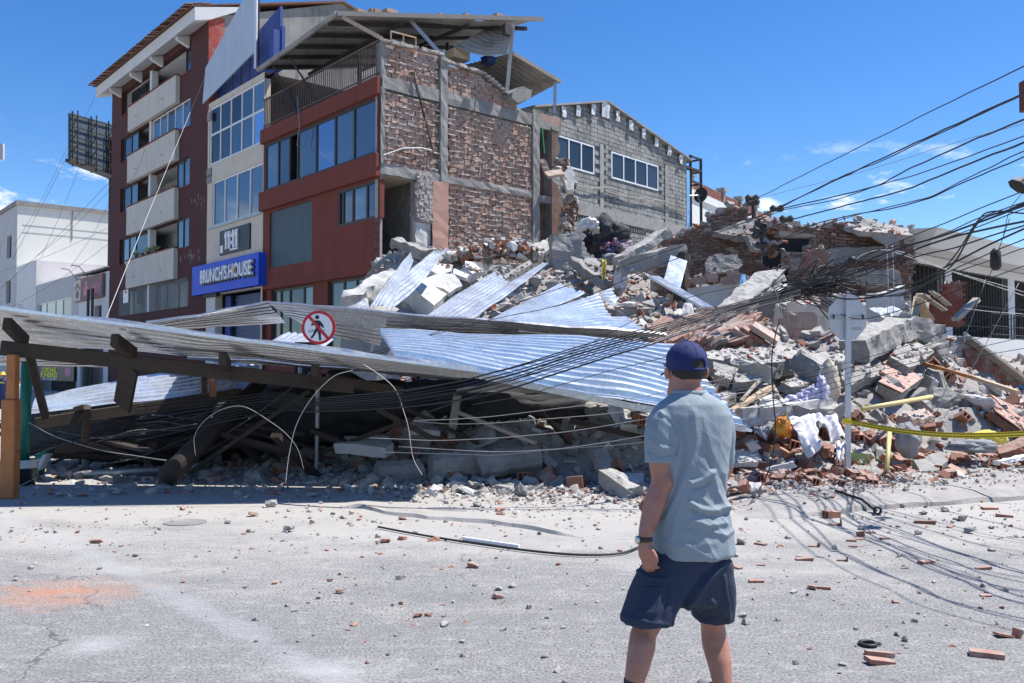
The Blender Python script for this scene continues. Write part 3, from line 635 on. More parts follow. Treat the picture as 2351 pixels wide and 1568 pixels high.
mb = MB(); ST.wall(mb, 30.05, 36.45, 0, 7.6, .0, [(31, 36, 0, 3.0), (31.5, 33, 4.2, 5.6)], .3); mb.quad(W(30.05, 1.2, 0), W(36.4, 1.2, 0), W(36.4, 1.2, 7.6), W(30.05, 1.2, 7.6)); mb.quad(W(30.05, 0, 7.6), W(36.4, 0, 7.6), W(36.4, 6, 8.6), W(30.05, 6, 8.6)); mb.build('wall', 'white_wall', lw3)
mb = MB(); mb.hexa([W(30.05, -.3, 7.7), W(36.4, -.3, 7.7), W(36.4, 6, 8.9), W(30.05, 6, 8.9), W(30.05, -.3, 7.8), W(36.4, -.3, 7.8), W(36.4, 6, 9.0), W(30.05, 6, 9.0)]); mb.build('roof', 'roof_sheet_grey', lw3)
g = MB()
for k in range(22): g.bar(W(31.1 + k * .22, .1, 0), W(31.1 + k * .22, .1, 3), .03, .03)
g.build('security_bars', 'iron_dark', lw3)
for t in (31.6, 32.5):
    g = MB(); g.bar(W(t, -.5, 2.5), W(t, -.5, 6.6), .12, .12); ob = g.build('iron_post', 'iron_dark'); tag(ob, ['slim dark iron post nearer the maroon building, before the low shops', 'slim dark iron post farther from the maroon building, before the low shops'][t > 32], 'post', 'iron posts before the low shops')
    ob.location.z = 0; ob.scale.z = 6.6 / 4.1
sg = thing('pet_shop_sign', W(33.8, -.1, 6.0), 'brown shop signboard with a large pale paw print emblem', 'sign')
mb = MB(); ST.box(mb, 30.75, 36.8, -.2, -.05, 6.05, 7.5); mb.build('board', 'poster_brown', sg)
mb = MB(); ST.box(mb, 35.3, 36.75, -.22, -.2, 6.1, 7.45); mb.build('emblem_panel', 'stucco_cream', sg)
mb = MB()
def disc(mb, c, r1, r2, right, up, n=14, th=.01):
    right, up = V(right).normalized(), V(up).normalized(); nrm = right.cross(up)
    a = [V(c) + right * r1 * math.cos(2 * math.pi * k / n) + up * r2 * math.sin(2 * math.pi * k / n) for k in range(n)]; b = [p + nrm * th for p in a]
    mb.loft([a, b])
disc(mb, W(36.0, -.22, 6.5), .35, .28, -D1, ZZ)
for dx, dz in ((-.42, .42), (-.15, .6), (.15, .6), (.42, .42)): disc(mb, W(36.0 - dx, -.22, 6.5 + dz), .12, .17, -D1, ZZ)
mb.build('paw_print', 'poster_brown', sg)
mb = MB()
for k in range(5): ST.box(mb, 31.2 + k * .35, 31.4 + k * .35, -.215, -.2, 6.3 + .05 * (k % 3), 6.9 + .1 * (k % 2))
ST.box(mb, 33.6, 34.6, -.215, -.2, 6.35, 6.9); ST.box(mb, 33.85, 34.35, -.215, -.2, 6.95, 7.25); mb.build('print', 'cloth_pink', sg)
for t in (34.0, 36.4):
    mb = MB(); mb.tube([W(t, -.1, 7.5), W(t + .3, -.6, 8.2), W(t + .5, -1.0, 8.25)], .03, 6); mb.build('lamp_arm', 'iron_dark', sg)
sg = thing('shop_signboard', W(41, -.1, .9), 'black shop signboard reading CORONAS FUNEBRES in yellow', 'sign')
mb = MB(); ST.box(mb, 36.8, 45.6, -.15, -.05, .85, 1.85); mb.build('board', 'sign_black', sg)
put_text('lettering', 'CORONAS', .45, 3.9, W(43.1, -.17, 1.62), -D1, ZZ, 'text_yellow', sg, .01, .01)
put_text('lettering', 'FUNEBRES', .45, 4.6, W(43.0, -.17, 1.25), -D1, ZZ, 'text_yellow', sg, .01, .01)
put_text('lettering', 'Cel. 31 06-5011', .26, 3.8, W(42.8, -.17, .97), -D1, ZZ, 'letter_white', sg, .01)
mb = MB(); disc(mb, W(38.2, -.15, 1.45), .75, .32, -D1, ZZ); mb.build('emblem', 'cloth_pink', sg)
# billboard seen from behind
bb = thing('billboard', P(330, 900, 62), 'tall billboard seen from behind, steel truss backing beside the maroon building', 'billboard')
Y0, Y1 = 60, 64
def BP(a, b): return P(*z1(a, b), Y0 + (Y1 - Y0) * (a - 335) / 225)
q = [BP(335, 545), BP(560, 607), BP(560, 870), BP(335, 790)]; bkn = (q[1] - q[0]).cross(ZZ).normalized() * -.12
if bkn.y < 0: bkn = -bkn
mb = MB(); mb.hexa(q + [p + bkn for p in q]); mb.build('panel', 'billboard_back', bb)
mb = MB()
def BL(f, g_): return q[0].lerp(q[1], f).lerp(q[3].lerp(q[2], f), g_) - bkn * 1.2
for g_ in (.02, .25, .45, .65, .85, .98): mb.bar(BL(0, g_), BL(1, g_), .07, .07)
mb.build('rail', 'iron_dark', bb)
for f in (.03, .42, .8):
    mb = MB(); mb.bar(BL(f, -.04), BL(f, 1.04), .09, .09); mb.bar(BL(f, -.04) - bkn * 4, BL(f, 1.04) - bkn * 4, .07, .07)
    for k in range(8): mb.bar(BL(f, k / 8) - bkn * (4 if k % 2 else 0), BL(f, (k + 1) / 8) - bkn * (0 if k % 2 else 4), .05, .05)
    mb.build('truss', 'iron_dark', bb)
mb = MB(); mb.bar(BL(-.12, .98) - bkn * 2, BL(1.1, 1.02) - bkn * 2, .4, .22); mb.bar(BL(0, 1.0), BL(0.25, .98) - bkn * 9, .12, .12); mb.build('walkway', 'iron_dark', bb)
pb = BL(.9, 1.0); mb = MB(); mb.tube([V((pb.x, pb.y, 0)), V((pb.x, pb.y, pb.z + 3))], .3, 12); mb.build('column', 'iron_dark', bb)
# ================================================================ ORANGE BUILDING  t 0..9.1, its torn side wall at t = 0
ob_ = thing('damaged_building', W(4.5, 3.5, 0), 'rust-red building torn open along its exposed brick side wall', 'building')
w3 = (.2, 8.95, 9.12, 11.12); w2 = (-.02, 2.83, 6.87, 8.2); bigw = (4.81, 8.48, 5.82, 8.18); g1 = (.75, 3.85, 2.0, 4.95); g2 = (5.0, 8.6, 2.4, 4.95)
mb = MB(); ST.wall(mb, -.02, 9.1, 4.98, 11.72, .0, [w3, (0.02, 2.83, 6.87, 8.2), bigw], .2)
ST.wall(mb, .6, 9.1, 0, 4.979, .16, [g1, g2], .2)
mb.quad(W(9.1, 0, 0), W(9.1, 9, 0), W(9.1, 9, 11.7), W(9.1, 0, 11.7)); mb.quad(W(-.02, 0, 4.979), W(9.1, 0, 4.979), W(9.1, .4, 4.979), W(-.02, .4, 4.979))
mb.build('facade', 'stucco_orange', ob_)
for (z0_, z1_, pr, a0_, a1_) in ((11.15, 11.76, -.16, -.03, 9.14), (8.28, 9.08, -.2, -.03, 9.14)):
    mb = MB(); ST.box(mb, a0_, a1_, pr, -.003, z0_, z1_); bevel(mb.build('band', 'stucco_orange', ob_), .02)
mb = MB(); ST.box(mb, -.01, .12, -.03, .12, 8.9, 11.2); mb.build('corner_trim', 'stucco_maroon', ob_)
ST.window(ob_, *w3, .06, (1.75, 3.1, 4.55, 6.05, 6.75, 7.75), (), 'frame_dark', 'glass_tint', .1, alt={2: 'glass_bright', 4: None, 5: 'glass_tint'})
ST.window(ob_, .05, *w2[1:], .06, (.85, 1.8, 2.5), (), 'frame_dark', 'glass_tint', .1, alt={3: None})
mb = MB(); ST.box(mb, *bigw[:2], .07, .1, *bigw[2:]); mb.build('blank_panel', 'blind_teal', ob_)
ST.window(ob_, *g1, .3, (1.9, 2.8), (), 'frame_dark', 'glass_pale', .1); ST.window(ob_, *g2, .3, (5.9, 7.1, 7.9), (), 'frame_dark', 'glass_pale', .1, alt={1: 'glass_dark'})
# floors, rooms behind
SW = 8.4
for z in (5.35, 8.42, 11.45):
    mb = MB(); ST.box(mb, .25, 9.0, .2, SW, z, z + .28); mb.build('floor_slab', 'concrete', ob_)
mb = MB(); mb.quad(W(8.2, .4, 0), W(8.2, SW, 0), W(8.2, SW, 11.4), W(8.2, .4, 11.4)); mb.quad(W(.4, 1.75, 0), W(9, 1.75, 0), W(9, 1.75, 11.4), W(.4, 1.75, 11.4)); mb.quad(W(.2, SW, 0), W(9, SW, 0), W(9, SW, 11.6), W(.2, SW, 11.6)); mb.build('room_wall', 'concrete_dark', ob_)
mb = MB(); mb.quad(W(.3, .5, 8.41), W(3, .5, 8.41), W(3, 1.7, 8.41), W(.3, 1.7, 8.41)); mb.build('room_lining', 'stucco_cream', ob_)
# side wall: core with the doorway, brick courses, squeezed mortar ridges, frame members
SIDE = Frame(C0, D2, D1)          # a = s (to the right in the picture), b = t (inwards)
def top_profile(s): return 12.98 + .05 * s if s < 2.6 else (12.95 - .02 * s if s < 4.4 else 12.9 - .42 * (s - 4.4) if s < 6.4 else 12.0 - .3 * (s - 6.4))
core = MB()
ns = 40
for i in range(ns):
    a, b = 7.4 * i / ns, 7.4 * (i + 1) / ns; lo = 5.5 if not (.22 < (a + b) / 2 < 1.5) else 8.35
    core.hexa([SIDE.w(a, .12, lo), SIDE.w(b, .12, lo), SIDE.w(b, .3, lo), SIDE.w(a, .3, lo), SIDE.w(a, .12, top_profile(a)), SIDE.w(b, .12, top_profile(b)), SIDE.w(b, .3, top_profile(b)), SIDE.w(a, .3, top_profile(a))])
sw = core.build('side_wall', 'mortar', ob_)
def kp(a, z):
    if z > top_profile(a) - .1: return False
    if 11.33 < z < 11.85 or (8.4 < z < 8.72 and a > 2.5) or (8.3 < z < 8.75 and a < 2.6): return False
    if 2.5 < a < 2.88 or 7.1 < a: return False
    if a < 2.6 and z < 8.75: return False
    return True
put_bricks(sw, SIDE, .12, 7.1, 5.75, 13.4, .0, .34, .196, UB['brick'], kp, .016, 300, prio=lambda c: (c[1] < 6.3, abs(c[0] - 4.4) + abs(c[1] - 9.6) * .8), depth=.14, gap=.03)
# mortar squeezed from the bed joints: ragged lips
g = MB(); z = 5.75
def lip(a, z, ln, out, th):
    c = SIDE.w(a, -out / 2 + .01, z); g.hexa([c + SIDE.a * x * ln / 2 + SIDE.b * y * (out / 2 + .02) + ZZ * (zz * th / 2 + random.uniform(-.014, .014)) + SIDE.b * random.uniform(-.02, .02) for zz in (-1, 1) for x, y in ((-1, -1), (1, -1), (1, 1), (-1, 1))])
while z < 13.3:
    a = .15
    while a < 7.2:
        ln = random.uniform(.1, .3)
        if kp(a, z + .01) and kp(a + ln, z - .05) and random.random() < .74: lip(a + ln / 2, z + random.uniform(-.012, .012), ln * .98, random.choice((.015, .025, .04, .055, .075)) * random.uniform(.6, 1.2), random.uniform(.02, .05))
        a += ln
    z += .196
for k in range(620):   # lumps and head joints of mortar, scraped plaster low down
    a = random.uniform(.1, 7.2); zz = random.uniform(5.8, 13.2)
    if k % 3 == 0: zz = random.uniform(5.8, 6.7)
    else: zz = 5.75 + round((zz - 5.75) / .196) * .196 + random.uniform(-.05, .03)
    if kp(a, zz): lip(a, zz, random.uniform(.03, .12), random.uniform(.01, .045), random.uniform(.03, .10))
mo = g.build('mortar_ridges', 'mortar', sw); mo['kind'] = 'stuff'
def rough_box(mb, c, ax, ay, az, n=5, j=.02, mi=0):
    """box broken into slices along its long axis with uneven corners"""
    c, ax, ay, az = V(c), V(ax), V(ay), V(az); rings = []
    for i in range(n + 1):
        f = -1 + 2 * i / n; jj = lambda: V((random.uniform(-j, j), random.uniform(-j, j), random.uniform(-j, j)))
        rings.append([c + ax * f + ay * y + az * z + jj() for y, z in ((-1, -1), (0, -1.02), (1, -1), (1.02, 0), (1, 1), (0, 1.02), (-1, 1), (-1.02, 0))])
    return mb.loft(rings, mi=mi)
def member(name, a0, a1, z0, z1, b0, b1, mt='concrete', par=ob_, j=.02):
    mb = MB(); hor = (a1 - a0) > (z1 - z0); c = SIDE.w((a0 + a1) / 2, (b0 + b1) / 2, (z0 + z1) / 2)
    ax, az = SIDE.a * (a1 - a0) / 2, ZZ * (z1 - z0) / 2; n = max(4, int(max(a1 - a0, z1 - z0) / .25))
    rough_box(mb, c, ax if hor else az, SIDE.b * (b1 - b0) / 2, az if hor else ax, n, j); return mb.build(name, mt, par)
member('beam', .05, 7.45, 11.36, 11.82, -.06, .2); member('beam', 2.7, 7.3, 8.45, 8.72, -.07, .2); member('beam', .0, 2.55, 8.38, 8.74, -.05, .25)
member('column', 2.53, 2.85, 5.4, 13.05, -.1, .2); member('column', 7.1, 7.45, 5.4, 12.0, -.09, .25); member('column', .02, .22, 11.75, 12.98, -.04, .2); member('column', .0, .16, 8.7, 11.4, -.05, .2)
member('scraped_pier', 1.5, 2.2, 6.9, 8.35, -.04, .3, 'concrete', ob_, .07); member('scraped_pier', 1.5, 2.15, 5.9, 6.88, -.02, .3, 'plaster_white', ob_, .03); member('plaster_pier', 2.16, 2.86, 5.6, 8.42, -.13, -.1, 'tile_pink', ob_, .015)
g = MB()
for k in range(420):
    a, zz = random.uniform(1.52, 2.18), random.uniform(6.95, 8.6); lip(a, zz, random.uniform(.05, .2), random.uniform(.04, .12), random.uniform(.05, .15))
mo = g.build('scraped_mortar', 'mortar', ob_); mo['kind'] = 'stuff'
mb = MB(); g = mb
for i in range(34):
    a = .1 + i * .185
    if a < 6.2 and not .2 < random.random() < .25: lip(a, top_profile(a) + .03, .2, .16, random.uniform(.06, .14))
g.build('wall_coping', 'mortar', sw)
# hanging rebar bundle, broken chunks on column 1
mb = MB()
for k in range(5):
    x0 = z2(800 + k * 6, 340); pts = [SIDE.w(1.25 + k * .03, -.1, 12.2)]
    for i in range(1, 9): pts.append(SIDE.w(1.25 + .12 * i + random.uniform(-.05, .05), -.12 - .03 * random.random(), 12.2 - i * .36 + random.uniform(-.04, .04)))
    mb.tube(pts, .012, 4)
mb.build('torn_rebar', 'iron_dark', ob_)
mb = MB(); mb.tube([SIDE.w(.05, -.15, 9.0), SIDE.w(.8, -.2, 9.35), SIDE.w(1.6, -.2, 9.5), SIDE.w(2.1, -.15, 9.5)], .022, 5); mb.build('torn_conduit', 'wire_white', ob_)
mb = MB(); mb.tube([W(5.2, -.22, 8.9), W(5.1, -.25, 10.2), W(5.6, -.25, 10.4), W(5.4, -.25, 11.1), W(5.7, -.2, 12.4)], .018, 5); mb.build('hanging_cable', 'wire_grey', ob_)
# terrace rail
mb = MB()
for k in range(62):
    t = .15 + k * .144; mb.bar(W(t, -.05, 11.76), W(t, -.05, 13.0), .035, .035)
mb.build('baluster', 'rail_rust', ob_)['kind'] = 'stuff'
mb = MB(); mb.bar(W(.05, -.05, 13.02), W(9.05, -.05, 13.02), .07, .06); mb.bar(W(.05, -.05, 11.9), W(9.05, -.05, 11.9), .04, .04); mb.build('top_rail', 'rail_rust', ob_)
# terrace roof: sheet on bent purlins
def sheet(c00, c10, c11, c01, n, amp, mt, name, parent=None, nu=16, bend=None, prof='trap', thick=.004, jag=0.0, seed=0):
    """corrugated sheet: ribs run from edge (c00,c01) to edge (c10,c11); n ribs between c00 and c01"""
    c00, c10, c11, c01 = map(V, (c00, c10, c11, c01)); mb = MB(); rnd = random.Random(seed)
    P_ = {'trap': [(0, 0), (.12, 1), (.42, 1), (.54, 0), (.72, 0), (.75, .25), (.80, .25), (.83, 0)], 'flat': [(0, 1), (.08, 0), (.92, 0)]}[prof]
    vs_ = [(k + f, h) for k in range(n) for f, h in P_] + [(n, 0)]
    nrm0 = (c10 - c00).cross(c01 - c00).normalized()
    if nrm0.z < 0: nrm0 = -nrm0
    grid = []
    for i in range(nu + 1):
        u = i / nu; row = []
        for (vv, h) in vs_:
            v = vv / n; uu = u
            if jag: uu = u * (1 + jag * noise.noise(V((int(vv) * 1.3, seed, 2))))
            p = c00.lerp(c10, uu).lerp(c01.lerp(c11, uu), v) + nrm0 * (h * amp)
            if bend: p = p + bend(uu, v)
            if name == 'corrugated_sheet': p = p + nrm0 * (.035 * noise.noise(p * .9 + V((seed, 0, 0))) + .02 * noise.noise(p * 2.6))
            row.append(p)
        grid.append(row)
    nv = len(vs_)
    for i in range(nu):
        for j in range(nv - 1): mb.quad(grid[i][j], grid[i + 1][j], grid[i + 1][j + 1], grid[i][j + 1])
    # merge duplicate verts: index directly
    mb2 = MB(); mb2.v = [p for r_ in grid for p in r_]; mb2.f = [(i * nv + j, (i + 1) * nv + j, (i + 1) * nv + j + 1, i * nv + j + 1) for i in range(nu) for j in range(nv - 1)]; mb2.m = [0] * len(mb2.f)
    o = mb2.build(name, mt, parent); so = o.modifiers.new('thickness', 'SOLIDIFY'); so.thickness = thick; so.offset = 0; return o
gutL, gutR = W(7.96, -.8, 13.9), W(1.6, -.8, 14.25)
tip = P(*z2(1415, 95), 0); 
def onT(px, py, t):
    r_ = ray(px, py); k = (C0 + D1 * t - CAM).dot(D1) / r_.dot(D1); return CAM + r_ * k
tipR = onT(*z2(1415, 95), -1.2); midT = onT(*z2(800, 80), .6)
backL = W(9.3, 7.5, 16.4)
rt = thing('terrace_roof', W(4, 3, 11.8), 'sagging sheet metal roof on steel purlins over the terrace of the torn building', 'roof')
sheet(gutL, backL, tipR, gutR, 26, .035, 'roof_sheet_grey', 'roof_sheet', rt, 14, lambda u, v: V((0, 0, .18 * math.sin(u * 7) * v * u - .1 * math.sin(math.pi * u) * (1 - v))))
rz0, rz1 = onT(*z2(1265, 255), .2), onT(*z2(1500, 395), -.3)
sheet(W(6.5, 6.9, 15.1), W(6.2, 9.9, 13.4), rz1, rz0, 18, .035, 'roof_sheet_grey', 'roof_sheet', rt, 8)
hs = [onT(*z2(a, b), t) for (a, b, t) in ((985, 225, .6), (1240, 262, -.7), (1270, 130, -.8), (1180, 115, .5))]
sheet(hs[0], hs[1], hs[2], hs[3], 8, .03, 'roof_sheet_grey', 'hanging_sheet', rt, 8, lambda u, v: V((0, 0, -.18 * math.sin(math.pi * u))))
for k in range(5):
    f = (k + .5) / 5; a, b = gutL.lerp(gutR, f), backL.lerp(tipR, f); m2 = MB()
    m2.bar(a - ZZ * .12, b - ZZ * .14, .1, .14); m2.build('purlin', 'iron_dark', rt)
for f in (.3, .62):
    m2 = MB(); m2.bar(gutL.lerp(backL, f) - ZZ * .28, gutR.lerp(tipR, f) - ZZ * .28, .09, .12); m2.build('rafter', 'iron_dark', rt)
m2 = MB(); m2.tube([gutL - ZZ * .02, gutL.lerp(gutR, .5) - ZZ * .03, gutR], .1, 10); m2.build('gutter', 'roof_sheet_grey', rt)
m2 = MB(); m2.bar(gutR, tipR + ZZ * .02, .08, .16); m2.bar(rz0, rz1, .08, .14); m2.build('verge_trim', 'wood_grey', rt)
def post(p, q, w, mt='rail_rust', nm='strut', par=rt): m2 = MB(); m2.bar(p, q, w, w, V((0, 1, .1))); return m2.build(nm, mt, par)
post(onT(*z2(925, 265), .1), onT(*z2(775, 100), 1.0), .13, 'steel_grey'); post(onT(*z2(635, 185), .0), onT(*z2(450, 85), 1.5), .12, 'wood_pale')
post(onT(*z2(1240, 440), 0), onT(*z2(1270, 115), -.6), .14, 'steel_grey', 'post'); post(onT(*z2(1470, 545), -.2), onT(*z2(1472, 400), -.2), .12, 'steel_grey', 'post')
post(W(6.0, -.05, 11.8), W(7.0, -.6, 13.8), .09, 'iron_dark'); post(W(4.4, .1, 11.8), W(5.6, -.6, 13.8), .07, 'iron_dark'); post(W(7.2, 3.5, 11.7), W(7.2, 3.5, 15.0), .12, 'iron_dark', 'post'); post(W(3.5, 5.5, 11.7), W(3.5, 5.5, 15.6), .12, 'iron_dark', 'post')
m2 = MB(); m2.box(onT(*z2(1240, 145), -.9), D2 * .16, D1 * .1, ZZ * .2); fl = m2.build('floodlight', 'iron_dark', rt)
# things on the terrace: wood frame, planks, loose tiles on the roof
wf = thing('wooden_frame', W(1.2, 1, 12.95), 'light brown wooden frame standing on the wall top under the sheet roof', 'frame')
for a, b in (((680, 205), (680, 148)), ((800, 240), (800, 180)), ((740, 222), (740, 165))): post(onT(*z2(*a), .3), onT(*z2(*b), .3), .045, 'wood_pale', 'upright', wf)
post(onT(*z2(680, 150), .3), onT(*z2(800, 182), .3), .05, 'wood_pale', 'rail', wf); post(onT(*z2(675, 212), .28), onT(*z2(805, 244), .28), .1, 'wood_orange', 'rail', wf)
lt = thing('lumber_stack', onT(*z2(1005, 285), .8), 'small stack of yellowish planks on the torn building terrace', 'planks')
for k in range(6):
    m2 = MB(); c = onT(*z2(970, 280 - k * 7), .9); m2.box(c + D2 * .3, D2 * .38, D1 * .3, ZZ * .03); m2.build('plank', 'wood_pale', lt)
cb = MB(); cb.box(onT(*z2(1150, 295), .5), D2 * .2, D1 * .2, ZZ * .13); cb.box(onT(*z2(1150, 280), .5), D2 * .22, D1 * .22, ZZ * .03); tag(cb.build('crate', 'cloth_navy'), 'dark blue crate on the torn building terrace', 'crate')
rndt = [(690, 62), (640, 60), (655, 58), (975, 72), (1060, 75), (1090, 76), (1110, 78), (1215, 80), (1240, 82), (1265, 83), (560, 52), (590, 52), (720, 66)]
for k, (a, b) in enumerate(rndt):
    c = gutR.lerp(tipR, max(0, (a - 420) / 995)) + D1 * random.uniform(.4, 1.0) + ZZ * .24
    m2 = inst('roof_block', UB['brick_pale'], frame(D2, D1, ZZ, c, (random.uniform(.25, .6), .3, random.uniform(.1, .26)))); tag(m2, 'loose masonry block weighing down the edge of the terrace sheet roof', 'block', 'blocks on the sheet roof edge')
# right remnant: brick stub behind column 2 with a short beam, hanging masonry strip
def stub(name, pts, t0, th, mt, par, j=.04):
    w_ = [onT(*p, t0) for p in pts]; fine_ = []
    for i in range(len(w_)):
        a, b = w_[i], w_[(i + 1) % len(w_)]; n = max(1, int((b - a).length / .25))
        for k in range(n): fine_.append(a.lerp(b, k / n) + (D2 * random.uniform(-j, j) + ZZ * random.uniform(-j, j)) * 1.0)
    n = len(fine_); mb = MB(); mb.add(fine_ + [p + D1 * th for p in fine_], [tuple(range(n)), tuple(range(2 * n - 1, n - 1, -1))] + [(i, i + n, (i + 1) % n + n, (i + 1) % n) for i in range(n)]); return mb.build(name, mt, par)
s1_ = stub('brick_stub', [z2(1390, 540), z2(1500, 570), z2(1500, 615), z2(1395, 600)], .5, .25, 'brick', ob_); stub('beam', [z2(1393, 575), z2(1500, 612), z2(1500, 640), z2(1395, 605)], .3, .3, 'concrete', ob_)
stub('brick_stub', [z2(1395, 605), z2(1490, 640), z2(1490, 820), z2(1440, 780), z2(1400, 800)], .9, .2, 'brick_old', ob_, .1)
stub('inner_wall', [z2(1392, 760), z2(1480, 900), z2(1540, 990), z2(1560, 1150), z2(1390, 1180)], .7, .2, 'brick_old', ob_, .08)
mb = MB(); mb.bar(onT(*z2(1408, 615), .2), onT(*z2(1420, 740), .2), .05, .05); mb.build('green_pipe', 'plastic_green', ob_)
stub('concrete_lump', [z2(1270, 440), z2(1320, 415), z2(1365, 440), z2(1350, 470), z2(1290, 495), z2(1265, 470)], -.5, .5, 'concrete', ob_, .05)
# slab edge at the foot of the brick wall and the torn slab below it
member('floor_edge', 2.2, 8.8, 5.0, 5.5, -.9, .3, 'concrete', ob_, .06); member('floor_edge', -.1, 2.3, 5.0, 5.35, -.3, .3, 'concrete', ob_, .05)
mb = MB(); ST.box(mb, -.25, .55, .1, 3.0, 3.4, 4.9); mb.build('lower_wall', 'stucco_cream', ob_); mb = MB(); ST.box(mb, -.02, .55, .1, .28, 0, 5.3); mb.build('corner_pier', 'brick_old', ob_)
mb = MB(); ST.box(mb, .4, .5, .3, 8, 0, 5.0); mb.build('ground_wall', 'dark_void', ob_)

# ================================================================ GREY BLOCK BUILDING with gable
D3 = V((.67, .743, 0)).normalized(); N3 = V((-D3.y, D3.x, 0))
O3 = P(*z3(1015, 980), 46); O3.z = 0
GB = Frame(O3, D3, N3)
gb = thing('block_building', GB.w(-6, 4, 0), 'grey concrete block building with shallow gable and two white framed windows', 'building')
def gtop(a): return 12.72 + (14.1 - 12.72) * min(1, -a / 7.3) if a > -7.3 else 14.1 - .27 * (-7.3 - a)
gw1, gw2 = (-12.3, -8.13, 10.58, 11.9), (-6.78, -2.73, 10.65, 11.92)
vent1, vent2 = (-7.15, -4.0, 8.3, 8.56), (-9.6, -7.9, 8.3, 8.56)
mb = MB(); A0 = -14
xs = sorted({A0, 0, *[i * -.5 for i in range(28)], gw1[1], gw2[0], gw2[1], gw1[0], *vent1[:2], *vent2[:2]})
for i in range(len(xs) - 1):
    a, b = xs[i], xs[i + 1]; mid = (a + b) / 2; segs = [(0, None)]; cutz = sorted([h for h in (gw1, gw2, vent1, vent2) if h[0] < mid < h[1]], key=lambda h: h[2]); lo = 0
    for h in cutz + [None]:
        if h: mb.quad(GB.w(a, .06, lo), GB.w(b, .06, lo), GB.w(b, .06, h[2]), GB.w(a, .06, h[2])); lo = h[3]
        else: mb.quad(GB.w(a, .06, lo), GB.w(b, .06, lo), GB.w(b, .06, gtop(b)), GB.w(a, .06, gtop(a)))
mb.quad(GB.w(0, .06, 0), GB.w(0, 14, 0), GB.w(0, 14, 12.7), GB.w(0, .06, 12.7)); mb.quad(GB.w(A0, .8, 0), GB.w(0, .8, 0), GB.w(0, .8, 12.5), GB.w(A0, .8, 12.5)); mb.quad(GB.w(A0, 14, 0), GB.w(0, 14, 0), GB.w(0, 14, 12.5), GB.w(A0, 14, 12.5))
gwall = mb.build('wall', 'block_joint', gb)
def kg(a, z):
    if z > gtop(a) - .1 or 8.55 < z < 9.15: return False
    for h in (gw1, gw2, vent1, vent2):
        if h[0] - .1 < a < h[1] + .1 and h[2] - .08 < z < h[3] + .08: return False
    return not (-7.75 < a < -7.3 and z < 12.2 or -2.15 < a < -1.85 and z < 12.2)
put_bricks(gwall, GB, -12.5, -.02, 6.6, 14.0, -.0, .42, .205, UB['block'], kg, .008, 300, prio=lambda c: abs(c[0] + 4.2) * .6 + abs(c[1] - 10.8), stuffmat='block', depth=.12, name='concrete_block', gap=.022)
mb = MB(); GB.box(mb, -12.5, .02, -.05, .1, 8.58, 9.12); mb.build('beam', 'concrete', gb)
for a in (-7.72, -2.13):
    mb = MB(); GB.box(mb, a, a + .3, -.03, .1, 6, 12.1); mb.build('pilaster', 'concrete', gb)
GB.window(gb, *gw1, .05, (-11.0, -10.0, -9.1), (), 'frame_white', 'glass_dark', .07); GB.window(gb, *gw2, .05, (-5.77, -4.77, -3.75), (), 'frame_white', 'glass_dark', .07)
mb = MB()
for h in (vent1, vent2):
    n = int((h[1] - h[0]) / .2)
    for k in range(n + 1): GB.box(mb, h[0] + k * .2, h[0] + k * .2 + .05, -.01, .1, h[2], h[3])
mb.build('vent_blocks', 'concrete', gb)
mb = MB(); pr = [-12.6, -10.5, -9, -7.9, -7.3, -6.6, -4, -2, .25]
for i in range(len(pr) - 1):
    a, b = pr[i], pr[i + 1]; mb.hexa([GB.w(a, -.22, gtop(a) + .0), GB.w(b, -.22, gtop(b)), GB.w(b, 14, gtop(b)), GB.w(a, 14, gtop(a)), GB.w(a, -.22, gtop(a) + .08), GB.w(b, -.22, gtop(b) + .08), GB.w(b, 14, gtop(b) + .08), GB.w(a, 14, gtop(a) + .08)])
mb.build('roof', 'roof_sheet_grey', gb)
for k, (a, b) in enumerate(((230, 235), (322, 228), (415, 220), (492, 222), (567, 262), (652, 318), (732, 370), (810, 422), (890, 478), (966, 533))):
    r_ = ray(*z3(a, b)); kk = (O3 - CAM).dot(N3) / r_.dot(N3); c = CAM + r_ * kk - N3 * .1; mb = MB(); w_, h_ = (.28, .36) if k == 3 else (.15, .24)
    pts = [[c + D3 * w_ * x + ZZ * h_ * z - N3 * random.uniform(0, .1) for x in (-1, -.3, .4, 1)] for z in (-1, -.2, .5, 1)]
    for i in range(3):
        for j in range(3): mb.quad(pts[i][j], pts[i][j + 1], pts[i + 1][j + 1], pts[i + 1][j])
    oo = mb.build('plastic_wrap', 'plastic_clear', gb); so = oo.modifiers.new('t', 'SOLIDIFY'); so.thickness = .02
mb = MB()
for k in range(3):
    pts = []
    for i in range(24):
        x = 240 + i * 33; y = 650 + i * 8.2 + 14 * math.sin(i * .55 + k) + k * 5 + 24 * math.exp(-((i - 4) / 3) ** 2); r_ = ray(*z3(x, y)); kk = (O3 - CAM).dot(N3) / r_.dot(N3); pts.append(CAM + r_ * kk - N3 * .12)
    mb.tube(pts, .018, 4)
mb.build('wall_cable', 'wire_grey', gb)
mb = MB(); GB.box(mb, .02, .34, .0, .3, 0, 12.2); mb.build('drain_pipe', 'pvc_blue', gb)
mb = MB(); rings = []
for k in range(20): pass
dc = GB.w(.95, -.3, 10.95); dn = (CAM - dc).normalized(); dn = (dn + V((-.7, 0, .35))).normalized(); dx_ = dn.cross(ZZ).normalized(); dz_ = dx_.cross(dn)
for f, dpt in ((.02, .10), (.35, .085), (.7, .05), (1, 0), (.98, -.02), (.66, .03), (.02, .08)): rings.append([dc - dn * dpt + (dx_ * math.cos(2 * math.pi * k / 24) + dz_ * math.sin(2 * math.pi * k / 24)) * .42 * f for k in range(24)])
